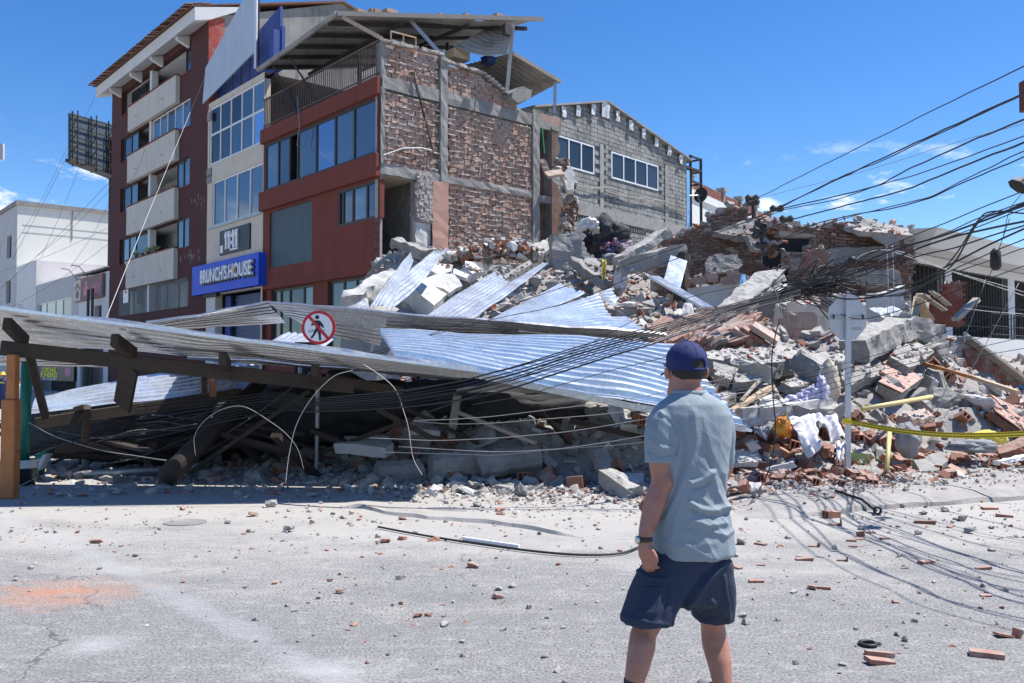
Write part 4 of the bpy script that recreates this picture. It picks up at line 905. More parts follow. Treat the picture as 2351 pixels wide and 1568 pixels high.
sdh = thing('satellite_dish', GB.w(.5, -.1, 10.7), 'dark satellite dish on the corner of the grey block building', 'dish')
mb.loft(rings); mb.build('reflector', 'iron_dark', sdh, True); mb = MB(); mb.tube([GB.w(.2, .1, 10.85), dc - dn * .05], .03, 6); mb.tube([dc - dz_ * .4, dc + dn * .4], .015, 5); mb.build('arm', 'steel_grey', sdh)
# water tank on an iron stand
wt = thing('water_tank', GB.w(1.0, .8, 0), 'round metal water tank on a black iron stand behind the block building', 'tank')
tb_ = GB.w(.25, 1.6, 0); mb = MB(); rr = []
for k, (z, r_) in enumerate(((12.5, .62), (12.6, .66), (12.9, .66), (12.93, .68), (12.97, .66), (13.25, .66), (13.28, .68), (13.32, .66), (13.45, .64), (13.52, .5), (13.56, .1))): rr.append([tb_ + ZZ * z + V((math.cos(j * math.pi / 12), math.sin(j * math.pi / 12), 0)) * r_ for j in range(24)])
mb.loft(rr); mb.build('tank_body', 'tank_metal', wt, True)
mb = MB()
for a in (.75, 1.85):
    for b in (.2, 2.2): mb.bar(GB.w(a, b, 0), GB.w(a, b, 13.15), .13, .13)
for z in (11.75, 12.4, 13.1):
    mb.bar(GB.w(.75, .2, z), GB.w(1.85, .2, z), .09, .09); mb.bar(GB.w(.75, 2.2, z), GB.w(1.85, 2.2, z), .09, .09); mb.bar(GB.w(1.85, .2, z), GB.w(1.85, 2.2, z), .09, .09)
mb.bar(GB.w(-.4, 1, 12.42), GB.w(1.85, 1, 12.42), 1.8, .1); mb.build('stand', 'iron_dark', wt)
# white building with red brick parapet
wb = thing('parapet_building', P(*z3(1280, 950), 58), 'white building with red brick parapet between concrete posts', 'building')
Op = P(*z3(1040, 655), 56); Oq = P(*z3(1540, 790), 70); e_ = (Oq - Op); e_.z = 0; Lp = e_.length; e_.normalize(); Op.z = 0
PB = Frame(Op, e_, V((-e_.y, e_.x, 0)))
r_ = ray(*z3(1040, 640)); ztop = 1.6 + r_.z / r_.y * 56; r_ = ray(*z3(1040, 715)); zbot = 1.6 + r_.z / r_.y * 56
mb = MB(); PB.box(mb, -4, Lp + 6, .05, 12, 0, zbot); mb.build('wall', 'white_wall', wb)
mb = MB(); PB.box(mb, -4, Lp + .3, .02, .25, zbot, ztop - .1); mb.add([PB.w(Lp + .3, .1, zbot), PB.w(Lp + 2.5, .1, zbot), PB.w(Lp + .3, .1, ztop - .1)], [(0, 1, 2)]); br_ = mb.build('brick_parapet', 'mortar', wb)
put_bricks(br_, PB, -1, Lp + .25, zbot + .03, ztop - .12, -.01, .42, .16, UB['brick_wall_red'], lambda a, z: True, .004, 300, stuffmat='brick_wall_red', depth=.1, gap=.03)
mb = MB()
for k in range(5):
    a = 2.4 + k * (Lp - 2.6) / 4 if k else .1; PB.box(mb, a - .16, a + .16, -.09, .3, zbot, ztop + .05); PB.box(mb, a - .3, a + .3, -.2, .42, ztop + .05, ztop + .3)
mb.build('parapet_post', 'concrete', wb)
mb = MB(); PB.box(mb, -1, Lp + 1, -.1, .05, zbot - .5, zbot - .003); mb.build('cornice', 'white_wall', wb)
# ================================================================ RUBBLE MOUND (the collapsed house)
ctrl = []
def cp(x, y, Y): p = P(x, y, Y); ctrl.append((p.x, p.y, p.z))
for x, y, Y in ((880, 700, 23), (900, 630, 27), (960, 580, 29.3), (1060, 640, 27), (1200, 800, 19), (1200, 700, 23.5), (1200, 630, 27.5), (1330, 640, 28), (1450, 800, 18), (1450, 700, 23), (1450, 640, 28), (1380, 600, 33),
                (1450, 950, 14.2), (1200, 960, 14.6), (950, 980, 14.5), (700, 1010, 15), (1700, 1000, 13.3), (1700, 920, 15), (1700, 830, 17), (1650, 745, 20.5), (1650, 690, 24.5), (1900, 1010, 13.4), (1900, 920, 15), (1900, 850, 17), (1950, 780, 19.5), (1900, 690, 24),
                (2150, 1010, 13.5), (2200, 930, 16), (2120, 810, 18.8), (2250, 900, 19), (2420, 1000, 14.2), (2420, 950, 17.5), (2420, 930, 21)): cp(x, y, Y)
foot = [(560, 1075), (700, 1085), (850, 1108), (1000, 1110), (1200, 1120), (1400, 1125), (1600, 1135), (1750, 1125), (1900, 1120), (2050, 1105), (2200, 1085), (2351, 1075), (2500, 1070)]
for x, y in foot: p = G(x, y); ctrl.append((p.x, p.y, .0)); ctrl.append((p.x * .97, p.y - .9, -.25))
for x, y in ((-6, 17, ), (-9, 22), (-5, 20.5), (-8, 30), (-3.5, 14.5)): ctrl.append((x, y, -.1))
for x, y in ((-2.6, 24.5),): ctrl.append((x, y, 2.0))
foot_w = [G(*p) for p in foot]
def foot_y(x):
    if x <= foot_w[0].x: return foot_w[0].y + (foot_w[0].x - x) * .9
    for a, b in zip(foot_w, foot_w[1:]):
        if a.x <= x <= b.x: return a.y + (b.y - a.y) * (x - a.x) / (b.x - a.x)
    return foot_w[-1].y
def H(x, y, rough=True):
    sw_ = sz = 0
    for cx_, cy_, cz in ctrl:
        d = (x - cx_) ** 2 + (y - cy_) ** 2 + .35; w_ = 1 / (d * d); sw_ += w_; sz += w_ * cz
    z = sz / sw_
    if rough: z += .16 * noise.noise(V((x * .9, y * .9, 1))) + .09 * noise.noise(V((x * 2.6, y * 2.6, 4))) + .04 * noise.noise(V((x * 7, y * 7, 2)))
    return z * min(1, max(0, (y - foot_y(x) + .5) / 1.5)) if y < foot_y(x) + 1.0 else z
mb = MB(); gx, gy = 118, 118; X0, X1, YA, YB = -8.0, 17.5, 10.8, 33.5; vv = []
for j in range(gy + 1):
    for i in range(gx + 1):
        x, y = X0 + (X1 - X0) * i / gx, YA + (YB - YA) * j / gy; z = H(x, y)
        s_ = (V((x, y, 0)) - C0).dot(D2); t_ = (V((x, y, 0)) - C0).dot(D1)
        if s_ < -.8 and t_ > -6: z = min(z, .0 + .15 * noise.noise(V((x, y, 3)))) - .1
        if t_ > .3: z = min(z, -.3)
        if z < .01: z = -.4
        vv.append(V((x, y, z)))
mb.v = vv; mb.f = [(j * (gx + 1) + i, j * (gx + 1) + i + 1, (j + 1) * (gx + 1) + i + 1, (j + 1) * (gx + 1) + i) for j in range(gy) for i in range(gx)]; mb.m = [0] * len(mb.f)
o = mb.build('rubble_mound', 'rubble'); o['kind'] = 'structure'
MOUND = {}
def Hs(x, y): return max(0.0, H(x, y))

# broken plates, beams, chunks
TEXR = bpy.data.textures.new('crumble', 'CLOUDS'); TEXR.noise_scale = .16; TEXR.noise_depth = 4
TEXF = bpy.data.textures.new('crumble_fine', 'CLOUDS'); TEXF.noise_scale = .05; TEXF.noise_depth = 3
def crumble(o, lv=3, st=.06):
    a = o.modifiers.new('split', 'SUBSURF'); a.subdivision_type = 'SIMPLE'; a.levels = a.render_levels = lv
    d = o.modifiers.new('crumble', 'DISPLACE'); d.texture = TEXR; d.strength = st; d.mid_level = .55; d.texture_coords = 'GLOBAL'
    d = o.modifiers.new('crumble_fine', 'DISPLACE'); d.texture = TEXF; d.strength = st * .45; d.mid_level = .5; d.texture_coords = 'GLOBAL'; return o
def plate(name, pts, th, mt, label=None, cat='slab', group=None, j=.06, parent=None, seg=.22, down=None, jz=.02):
    """broken slab from an outline of picture points with depths (top face), th thick, ragged edges"""
    w_ = [P(*p) for p in pts]; n0 = V((0, 0, 0))
    for i in range(len(w_)): n0 += w_[i].cross(w_[(i + 1) % len(w_)])
    n0.normalize()
    if down is None and n0.z < 0: n0 = -n0
    if down is not None and n0.dot(V(down)) > 0: n0 = -n0
    f_ = []
    c_ = sum(w_, V((0, 0, 0))) / len(w_)
    for i in range(len(w_)):
        a, b = w_[i], w_[(i + 1) % len(w_)]; n = max(1, int((b - a).length / seg))
        for k in range(n):
            q = a.lerp(b, k / n); d = (q - c_).normalized(); f_.append(q + d * random.uniform(-j, j) * (1 if k else .4) + n0 * random.uniform(-jz, jz))
    n = len(f_); mb = MB(); lo = [p - n0 * th + (p - c_).normalized() * random.uniform(-j, j) for p in f_]
    mb.add(f_ + lo + [c_, c_ - n0 * th], [(i, (i + 1) % n, 2 * n) for i in range(n)] + [((i + 1) % n + n, i + n, 2 * n + 1) for i in range(n)] + [(i, i + n, (i + 1) % n + n, (i + 1) % n) for i in range(n)])
    bm = bmesh.new(); me0 = bpy.data.meshes.new('t'); me0.from_pydata(mb.v, [], mb.f); bm.from_mesh(me0); bmesh.ops.recalc_face_normals(bm, faces=bm.faces); mb.f = [tuple(v.index for v in f.verts) for f in bm.faces]; bm.free(); bpy.data.meshes.remove(me0)
    o = mb.build(name, mt, parent); crumble(o, 3, .05 if mt != 'plaster_white' else .03)
    if label: tag(o, label, cat, group)
    return o
def beam(name, p, q, w, h, mt='concrete', label=None, cat='beam', group=None, j=.03, parent=None, up=ZZ, rebar=0):
    p, q = (P(*p) if len(p) == 3 and not isinstance(p, V) else V(p)), (P(*q) if len(q) == 3 and not isinstance(q, V) else V(q)); d = (q - p); L = d.length; d.normalize(); sx = d.cross(V(up)).normalized(); uz = sx.cross(d)
    mb = MB(); rough_box(mb, (p + q) / 2, d * L / 2, sx * w / 2, uz * h / 2, max(3, int(L / .25)), j)
    if rebar and label:
        e = thing(name, (p + q) / 2, label, cat, group); o = crumble(mb.build('concrete_core', mt, e), 2); r_ = MB()
        for k in range(rebar):
            b0 = q + sx * random.uniform(-.4, .4) * w + uz * random.uniform(-.4, .4) * h - d * .2; b1_ = b0 + d * random.uniform(.3, .7) + V((random.uniform(-.1, .1), 0, random.uniform(-.1, .2))); r_.tube([b0, b0.lerp(b1_, .5) + ZZ * .04, b1_, b1_ + d * .2 - ZZ * .1], .012, 4)
        r_.build('rebar', 'iron_dark', e); return e
    o = mb.build(name, mt, parent)
    if not mt.startswith('wood'): crumble(o, 2, .06 if mt != 'plaster_white' else .025)
    if label: tag(o, label, cat, group)
    return o

# ---------------------------------------------------------------- ruined brick walls right of centre
def inpoly(x, y, poly):
    c = False; n = len(poly)
    for i in range(n):
        (x1_, y1_), (x2_, y2_) = poly[i], poly[(i + 1) % n]
        if (y1_ > y) != (y2_ > y) and x < (x2_ - x1_) * (y - y1_) / (y2_ - y1_) + x1_: c = not c
    return c
CREST = []
def ruin(name, label, poly, Yc, skew, th, bl, bh, brick, corem, holes=(), maxn=300, jit=.035, base=True, slope=0.0):
    """standing broken wall: poly in picture points on the vertical plane through depth Yc at its centre, turned by skew"""
    cx_ = sum(p[0] for p in poly) / len(poly); c = P(cx_, 700, Yc); a = V((math.cos(skew), math.sin(skew), 0)); b = V((-a.y, a.x, 0)); c.z = 0; fr = Frame(c, a, b)
    def loc(p): r_ = ray(*p); k = (c - CAM).dot(b) / r_.dot(b); w_ = CAM + r_ * k - c; return (w_.dot(a), w_.z)
    pl = [loc(p) for p in poly]; hl = [[loc(p) for p in h] for h in holes]; root = thing(name, fr.w(0, 0, max(0, min(p[1] for p in pl) - .5)), label, 'wall')
    fine_ = []
    for i in range(len(pl)):
        p, q = V((*pl[i], 0)), V((*pl[(i + 1) % len(pl)], 0)); n = max(1, int((q - p).length / .3))
        for k in range(n): m_ = p.lerp(q, k / n); fine_.append((m_.x + random.uniform(-.1, .1), m_.y + random.uniform(-.16, .1)))
    if base: zmin = min(p[1] for p in pl); fine_ = [(x, z if z > zmin + .4 else z - 1.2) for x, z in fine_]
    # core in cells so that holes stay open
    mb = MB(); xs_ = [p[0] for p in pl]; zs_ = [p[1] for p in fine_]; cs = .22; x = min(xs_)
    while x < max(xs_):
        z = min(zs_)
        while z < max(zs_):
            if inpoly(x + cs / 2, z + cs / 2, fine_) and not any(inpoly(x + cs / 2, z + cs / 2, h) for h in hl): mb.hexa([fr.w(x + dx * cs, bb_, z + dz * cs) for dz in (0, 1) for dx, bb_ in ((0, .04), (1, .04), (1, th), (0, th))])
            z += cs
        x += cs
    core_ = mb.build('wall_core', corem, root)
    put_bricks(core_, fr, min(xs_), max(xs_), min(zs_), max(zs_), -.02, bl, bh, UB[brick], lambda u, z: inpoly(u, z, fine_) and not any(inpoly(u, z, h) for h in hl) and noise.noise(V((u * 1.1, z * 1.4, Yc))) + .5 * noise.noise(V((u * 3.3, z * 3.3, 2))) > -.42 and random.random() < .97, jit, maxn, prio=lambda cc: -cc[1], stuffmat=brick, depth=.16, gap=.022, slope=slope)
    CREST.append((fr, fine_))
    return root, fr, fine_
r1, fr1, f1 = ruin('ruined_wall', 'jagged dark brick wall peak left of the roof hole', [(1500, 640), (1513, 572), z3(1000, 1000), z3(1180, 885), z3(1350, 825), z3(1425, 880), z4(60, 960), z4(150, 1040), z4(160, 1130), z4(60, 1180), z4(130, 1300), (1760, 650)], 25.5, R(6), .35, .27, .095, 'brick_old', 'mortar', maxn=300, slope=.14)
r2, fr2, f2 = ruin('ruined_wall', 'long broken brick wall with a black gap below its crumbling top edge', [z4(130, 970), z4(260, 985), z4(420, 1000), z4(500, 985), z4(630, 970), z4(760, 995), z4(880, 1015), z4(940, 1055), z4(930, 1200), z4(870, 1345), z4(560, 1330), z4(300, 1290), z4(200, 1180)], 25.0, R(12), .35, .27, .095, 'brick_old', 'mortar', holes=[[z4(150, 1040), z4(240, 1045), z4(400, 1050), z4(330, 1130), z4(290, 1160), z4(180, 1130)]], slope=-.06)
mb = MB(); c = P(1830, 590, 28); mb.box(c, V((2.2, 0, 0)), V((0, .1, 0)), V((0, 0, .85))); tag(mb.build('inner_wall', 'dark_void'), 'near-black panel standing in for the darkness behind the gap in the broken brick wall', 'wall')  # black backing, the gap's shade is put into its colour
plate('plaster_patch', [(*z4(470, 1130), 24.8), (*z4(740, 1120), 24.9), (*z4(860, 1110), 25.1), (*z4(850, 1180), 25.0), (*z4(560, 1210), 24.8), (*z4(230, 1260), 24.6), (*z4(230, 1190), 24.6)], .03, 'concrete_dark', parent=r2, down=(0, 1, 0))
plate('roof_slab', [(*z3(1180, 985), 25.2), (*z3(1300, 930), 25.3), (*z3(1440, 900), 25.5), (*z4(90, 1000), 25.4), (*z4(20, 1050), 25.1), (*z3(1280, 1000), 25.0)], .2, 'concrete_dark', 'dark tilted roof slab caught on the jagged brick wall peak', 'slab', j=.12)
plate('roof_slab', [(*z4(20, 958), 25.6), (*z4(130, 960), 25.6), (*z4(320, 1000), 25.6), (*z4(480, 1010), 25.6), (*z4(470, 1035), 24.9), (*z4(240, 1030), 24.9), (*z4(60, 985), 25)], .12, 'wood_dark', 'dark fallen roof edge lying over the black gap', 'roof', j=.06)
plate('roof_slab', [(*z4(560, 985), 24.9), (*z4(700, 965), 25.1), (*z4(900, 1020), 25.2), (*z4(940, 1060), 24.8), (*z4(760, 1045), 24.5), (*z4(600, 1020), 24.5)], .16, 'concrete', 'crumbling mortar cap along the long broken wall top', 'slab', j=.14)
# roof slab tipped on the left of the ruin: long pale plank and beam
beam('leaning_slab', (*z3(590, 1165), 24.2), (*z3(875, 995), 24.8), .7, .22, 'concrete', 'long pale concrete slab leaning up towards the grey block building', 'slab')
beam('fallen_beam', (*z3(600, 1215), 22.8), (*z3(1005, 1105), 22.8), .4, .4, 'concrete', 'dusty concrete beam lying along the top of a bent dark column', 'beam', j=.05)
beam('bent_column', (*z3(975, 1460), 22.6), (*z3(985, 1120), 22.7), .32, .32, 'wood_dark', 'dark standing column propping the fallen concrete beam', 'column')
plate('ruined_plaster_wall', [(*z3(1020, 1340), 22.5), (*z3(1180, 1320), 22.5), (*z3(1250, 1290), 22.5), (*z3(1430, 1260), 22.5), (*z3(1440, 1330), 22.5), (*z3(1400, 1450), 22.5), (*z3(1000, 1460), 22.5)], .15, 'plaster_white', 'low white plastered wall remnant under the jagged brick peak', 'wall', down=(0, 1, 0))
for k, (a, b, c_) in enumerate(((1270, 1300, 2), (1330, 1285, 3), (1090, 1300, 1), (1150, 1285, 2))):
    for q in range(c_ + 2):
        oo = inst('brick', UB['brick_pale'], frame(V((1, .1, 0)).normalized(), V((-.1, 1, 0)).normalized(), ZZ, P(*z3(a + random.uniform(-25, 25), b - 8 * q), 22.45), (.3, .16, .1))); tag(oo, 'pale brick stuck on top of the low white wall remnant', 'brick', 'bricks left on the white wall remnant')
beam('leaning_slab', (*z7(330, 200), 20.2), (*z7(545, 5), 21.8), .75, .25, 'concrete', 'steep broken concrete slab with a white flaked top beside the cream wall', 'slab', j=.05, rebar=4)
plate('ruined_plaster_wall', [(*z7(640, 160), 21), (*z7(800, 160), 21), (*z7(890, 220), 21), (*z7(880, 330), 21), (*z7(780, 360), 21), (*z7(640, 340), 21)], .2, 'stucco_cream', 'cream plastered wall remnant behind the octagonal sign', 'wall', down=(0, 1, 0))
plate('ruined_plaster_wall', [(*z7(1100, 110), 21.3), (*z7(1200, 95), 21.3), (*z7(1310, 60), 21.4), (*z7(1320, 260), 21.4), (*z7(1110, 270), 21.3)], .2, 'grey_wall', 'greyish white wall remnant right of the octagonal sign', 'wall', down=(0, 1, 0))
plate('ruined_plaster_wall', [(*z7(540, 190), 21.6), (*z7(600, 180), 21.6), (*z7(610, 330), 21.6), (*z7(545, 330), 21.6)], .2, 'plaster_white', 'narrow white wall strip beside the pale stacked bricks', 'wall', down=(0, 1, 0))
for xx, la in ((515, 'dark upright column stub left of the narrow white wall strip'), (890, 'dark upright column stub behind the octagonal sign edge')): beam('column_stub', (*z7(xx, 360), 21.7), (*z7(xx, 130), 21.7), .35, .35, 'concrete_dark', la, 'column')
pb_ = thing('brick_wall_remnant', P(*z7(690, 340), 20.2), 'small remnant of pale stacked blocks in front of the cream wall', 'wall')
for r_ in range(7):
    for k in range(4):
        if (r_ > 4 and k in (0,)) or (r_ < 2 and k == 3): continue
        inst('brick', UB['brick_pale'], frame(V((1, .05, 0)).normalized(), V((-.05, 1, 0)).normalized(), ZZ, P(*z7(640 + k * 36 + (18 if r_ % 2 else 0), 335 - r_ * 17), 20.2) + V((random.uniform(-.02, .02), random.uniform(-.03, .03), 0)), (.345, .15, .165)), pb_)
for k, (pts, mt, la) in enumerate((([(1120, 1180), (1230, 1110), (1330, 1120), (1380, 1190), (1250, 1240), (1130, 1240)], 'concrete', 'mortar crusted slab propped against the jagged brick peak'), ([(1400, 1010), (1480, 980), (1540, 1050), (1500, 1110), (1420, 1090)], 'concrete_dark', 'dark slab wedged beside the black gap'))): plate('leaning_slab', [(*z3(*p), 24.6 - .0015 * (p[1] - 1000)) for p in pts], .16, mt, la, 'slab', j=.12, down=(0, 1, -.3))
for k, (pts, la) in enumerate((([(560, 1290), (700, 1240), (850, 1260), (860, 1330), (640, 1350)], 'broken render slab low against the long brick wall'), ([(300, 1150), (400, 1120), (470, 1160), (420, 1230), (320, 1230)], 'tilted brickwork slab under the black gap'), ([(700, 1060), (800, 1040), (880, 1080), (790, 1120)], 'mortar slab slipped down the long brick wall'))): plate('leaning_slab', [(*z4(*p), 24.3) for p in pts], .18, ('concrete', 'brick_old', 'concrete')[k], la, 'slab', j=.12, down=(0, 1, -.2))
# inverted-V beam and the plates under it
vb = thing('broken_ring_beam', P(*b3(590, 700), 17.5), 'large concrete beam snapped into an upside-down V above the rubble', 'beam')
beam('beam_arm', (*b3(215, 885), 16.2), (*b3(600, 705), 18.2), .55, .42, 'concrete', parent=vb, j=.04); beam('beam_arm', (*b3(585, 705), 18.2), (*b3(850, 775), 18.8), .45, .45, 'concrete', parent=vb, j=.05)
plate('broken_slab', [(*b3(560, 830), 17.2), (*b3(720, 810), 18), (*b3(860, 880), 17.8), (*b3(720, 1000), 16.6), (*b3(660, 1010), 16.4), (*b3(500, 930), 16.6)], .18, 'concrete', 'rough concrete slab piece below the upside-down V beam', 'slab', j=.1)
tp = thing('tiled_slab', P(*b3(600, 1100), 16.2), 'tilted slab with salmon pink floor tiles below the V beam', 'slab')
q4 = [P(*b3(470, 960), 16.9), P(*b3(770, 1100), 16.5), P(*b3(600, 1225), 15.5), P(*b3(430, 1140), 15.7)]
plate('concrete_base', [(*b3(470, 964), 16.9), (*b3(770, 1104), 16.5), (*b3(600, 1229), 15.5), (*b3(430, 1144), 15.7)], .14, 'concrete', parent=tp, j=.03)
def tiles_on(par, q, nu, nv, mesh, lift=.012, th=.02, skip=.05):
    n0 = (q[1] - q[0]).cross(q[3] - q[0]).normalized(); n0 = n0 if n0.z > 0 else -n0
    for i in range(nu):
        for j in range(nv):
            if random.random() < skip: continue
            u, v = (i + .5) / nu, (j + .5) / nv; pt = lambda a, b: q[0].lerp(q[1], a).lerp(q[3].lerp(q[2], a), b)
            du = pt((i + 1) / nu, v) - pt(i / nu, v); dv = pt(u, (j + 1) / nv) - pt(u, j / nv); x_ = du.normalized(); y_ = n0.cross(x_)
            inst('floor_tile', mesh, frame(x_, y_, n0, pt(u, v) + n0 * (lift + random.uniform(-.003, .003)), (du.length * .97, dv.length * .97, th)), par)
tiles_on(tp, q4, 6, 5, UB['tile_pink'])
tp = thing('tiled_slab', P(*b3(1420, 1400), 15.5), 'salmon tiled slab slumped against the red stair wall at the right edge', 'slab')
q5 = [P(*b3(1330, 1260), 16.3), P(*b3(1600, 1400), 16.8), P(*b3(1600, 1560), 15.2), P(*b3(1310, 1350), 15.2)]
plate('concrete_base', [(*b3(1330, 1264), 16.3), (*b3(1600, 1404), 16.8), (*b3(1600, 1564), 15.2), (*b3(1310, 1354), 15.2)], .14, 'brick_old', parent=tp, j=.03); tiles_on(tp, q5, 6, 4, UB['tile_pink'])
tp = thing('tiled_slab', P(*z7(1900, 960), 14.0), 'tilted slab edge with pink tiles half buried below the tape end', 'slab')
plate('concrete_base', [(*z7(1830, 985), 14.2), (*z7(2010, 905), 14.6), (*z7(2020, 960), 13.6), (*z7(1850, 1020), 13.6)], .12, 'brick_loose', parent=tp, j=.03)
# plates behind and beside the man
plate('broken_slab', [(*b2(540, 370), 14.6), (*b2(1000, 330), 16.6), (*b2(1420, 330), 16.6), (*b2(1430, 420), 15.6), (*b2(1010, 520), 14.4), (*b2(800, 480), 14.2), (*b2(560, 440), 14.2)], .3, 'concrete', 'broad broken concrete floor slab just right of the blue cap', 'slab', j=.07)
plate('broken_slab', [(*b2(600, 470), 13.9), (*b2(840, 540), 13.8), (*b2(800, 660), 13.6), (*b2(620, 590), 13.6)], .2, 'concrete', 'dark faced concrete lump hanging under the broad slab by the cap', 'slab', j=.08, down=(0, 1, -.3))
plate('broken_slab', [(*b2(840, 520), 14.0), (*b2(1100, 610), 13.8), (*b2(1060, 640), 13.7), (*b2(800, 670), 13.6)], .15, 'concrete', 'small slanted slab strip under the broad slab', 'slab', j=.05)
plate('broken_slab', [(*b2(1500, 400), 15.2), (*b2(1880, 360), 16), (*b2(1890, 450), 15), (*b2(1720, 500), 14.5)], .3, 'concrete', 'thick slab with dark hollow underneath, left of the sign post', 'slab', j=.06)
plate('broken_slab', [(*b2(1260, 660), 14.2), (*b2(1450, 590), 14.8), (*b2(1600, 610), 14.8), (*b2(1560, 680), 14.2), (*b2(1360, 720), 13.9)], .14, 'concrete', 'crumbled slab heap in the middle of the rubble, above the white beam', 'slab', j=.1)
plate('broken_slab', [(*b2(580, 820), 13.4), (*b2(830, 690), 14.0), (*b2(855, 770), 13.6), (*b2(700, 860), 13.1)], .16, 'concrete', "rough slab lump directly beside the man's right shoulder", 'slab', j=.08)
plate('plaster_slab', [(*b2(1860, 560), 14.8), (*b2(2120, 490), 15.4), (*b2(2140, 560), 15), (*b2(1960, 690), 14.2), (*b2(1850, 640), 14.2)], .12, 'concrete', 'pale flat slab right behind the sign post at mid height', 'slab', j=.04)
beam('white_beam', (*b2(830, 1020), 12.9), (*b2(1700, 905), 13.6), .35, .28, 'plaster_white', 'long white painted beam lying across the rubble above the draped sheet', 'beam', j=.02)
beam('broken_beam', (*b2(1330, 1020), 13.2), (*b2(1830, 980), 13.6), .3, .3, 'concrete', 'rough grey beam end just under the long white beam', 'beam', j=.06)
beam('broken_beam', (*b2(1440, 440), 14.8), (*b2(1700, 640), 14.2), .22, .3, 'concrete', 'jagged beam slanting down right from the broad slab', 'beam', j=.05)
beam('broken_beam', (*b2(800, 500), 14.0), (*b2(1180, 610), 13.8), .2, .2, 'concrete', 'crumbling beam slanting under the broad slab', 'beam', j=.06)
plate('plaster_slab', [(*b2(1040, 700), 13.9), (*b2(1180, 680), 14.0), (*b2(1320, 860), 13.3), (*b2(1060, 860), 13.1)], .1, 'plaster_white', 'white angular plaster panel standing in the rubble near the lilac cloth', 'slab', j=.03)
plate('plaster_slab', [(*b2(1050, 890), 13.0), (*b2(1280, 840), 13.3), (*b2(1310, 890), 13.0), (*b2(1060, 935), 12.8)], .2, 'plaster_white', 'stack of white mortar blocks left of the lilac cloth', 'slab', j=.03)
plate('plaster_slab', [(*b2(770, 1340), 12.6), (*b2(1060, 1360), 12.7), (*b2(1080, 1440), 12.4), (*b2(780, 1450), 12.3)], .1, 'plaster_white', "white topped slab on a row of bricks beside the man's back", 'slab', j=.04)
plate('plaster_slab', [(*b2(1110, 1500), 12.2), (*b2(1380, 1400), 12.6), (*b2(1390, 1470), 12.3), (*b2(1150, 1560), 12.0)], .1, 'concrete', 'grey tilted slab chunk right of the white topped slab', 'slab', j=.04)
plate('broken_slab', [(*z7(1360, 1060), 12.7), (*z7(1500, 1010), 13.2), (*z7(1560, 1060), 12.9), (*z7(1500, 1110), 12.4), (*z7(1400, 1120), 12.3)], .25, 'concrete', 'white chunky slab below the tape, right of the yellow pipe stump', 'slab', j=.05)
plate('broken_slab', [(*z7(940, 1100), 12.3), (*z7(1150, 1090), 12.4), (*z7(1190, 1130), 12.1), (*z7(960, 1150), 12.0)], .22, 'concrete', 'thick concrete block at the foot of the sign post', 'slab', j=.03)
plate('broken_slab', [(*z7(1270, 790), 14.5), (*z7(1420, 760), 15.2), (*z7(1480, 800), 14.7), (*z7(1350, 830), 14.1)], .12, 'brick_pale', 'pinkish slab piece just above the yellow tape', 'slab', j=.04)
plate('broken_slab', [(*z7(1040, 440), 17.0), (*z7(1160, 410), 17.4), (*z7(1200, 560), 16.0), (*z7(1020, 620), 15.6)], .15, 'concrete', 'slab slanting from the V beam down behind the sign post', 'slab', j=.06)
for k, pts in enumerate(([(310, 1000), (470, 1010), (480, 1070), (320, 1070)], [(540, 1090), (670, 1060), (680, 1090), (560, 1130)], [(350, 1120), (520, 1130), (540, 1180), (330, 1180)], [(400, 960), (440, 935), (475, 980), (430, 1000)])):
    plate('plaster_slab', [(*z7(*p), 12.3 - .3 * (p[1] > 1050)) for p in pts], .08, 'plaster_white', ['flat white plaster piece beside the man, level with his elbow', 'narrow white plaster strip low in the rubble before the draped sheet', "dusty white slab low beside the man's waist", 'small white gabled plaster shard under the white beam'][k], 'plaster piece', j=.03)
# under the brick wall: white plaster panels, grey chunks
plate('plaster_slab', [(*b1(490, 1030), 22.5), (*b1(560, 945), 23.3), (*b1(830, 1130), 22.6), (*b1(720, 1225), 21.8)], .5, 'plaster_white', 'big white block-like wall panel tipped among the corrugated sheets', 'wall panel', j=.03)
plate('plaster_slab', [(*b1(650, 920), 25), (*b1(720, 860), 26), (*b1(880, 870), 26), (*b1(870, 930), 25), (*b1(740, 955), 24.6)], .12, 'plaster_white', 'pinkish white plaster sheet high on the rubble under the doorway', 'wall panel', j=.06)
plate('plaster_slab', [(*b1(620, 1000), 23.6), (*b1(770, 950), 24.4), (*b1(900, 950), 24.4), (*b1(960, 1050), 23.4), (*b1(850, 1110), 22.8)], .12, 'plaster_white', 'cracked white plaster sheet right behind the tipped white panel', 'wall panel', j=.07)
plate('plaster_slab', [(*b1(985, 840), 26), (*b1(1060, 850), 26.2), (*b1(1140, 930), 25.6), (*b1(1050, 950), 25), (*b1(985, 880), 25.4)], .3, 'plaster_white', 'thick white broken panel below the pile of bricks at the brick wall foot', 'wall panel', j=.04)
plate('plaster_slab', [(*b1(890, 900), 25.2), (*b1(1020, 960), 24.8), (*b1(1000, 985), 24.5), (*b1(880, 950), 24.6)], .1, 'plaster_white', 'narrow white plank-like plaster piece under the brick pile', 'wall panel', j=.03)
plate('plaster_slab', [(*b1(1150, 660), 29.2), (*b1(1230, 645), 29.3), (*b1(1250, 740), 29.0), (*b1(1230, 795), 28.6), (*b1(1160, 770), 28.6)], .12, 'plaster_white', 'upright white plaster fragment at the foot of the brick wall', 'wall panel', j=.03, down=(0, 1, 0))
plate('plaster_slab', [(*b1(1300, 960), 24.6), (*b1(1540, 830), 26), (*b1(1560, 870), 25.6), (*b1(1330, 990), 24.2)], .2, 'concrete', 'grey slab strip slanting up to the right above the corrugated sheets', 'slab', j=.04)
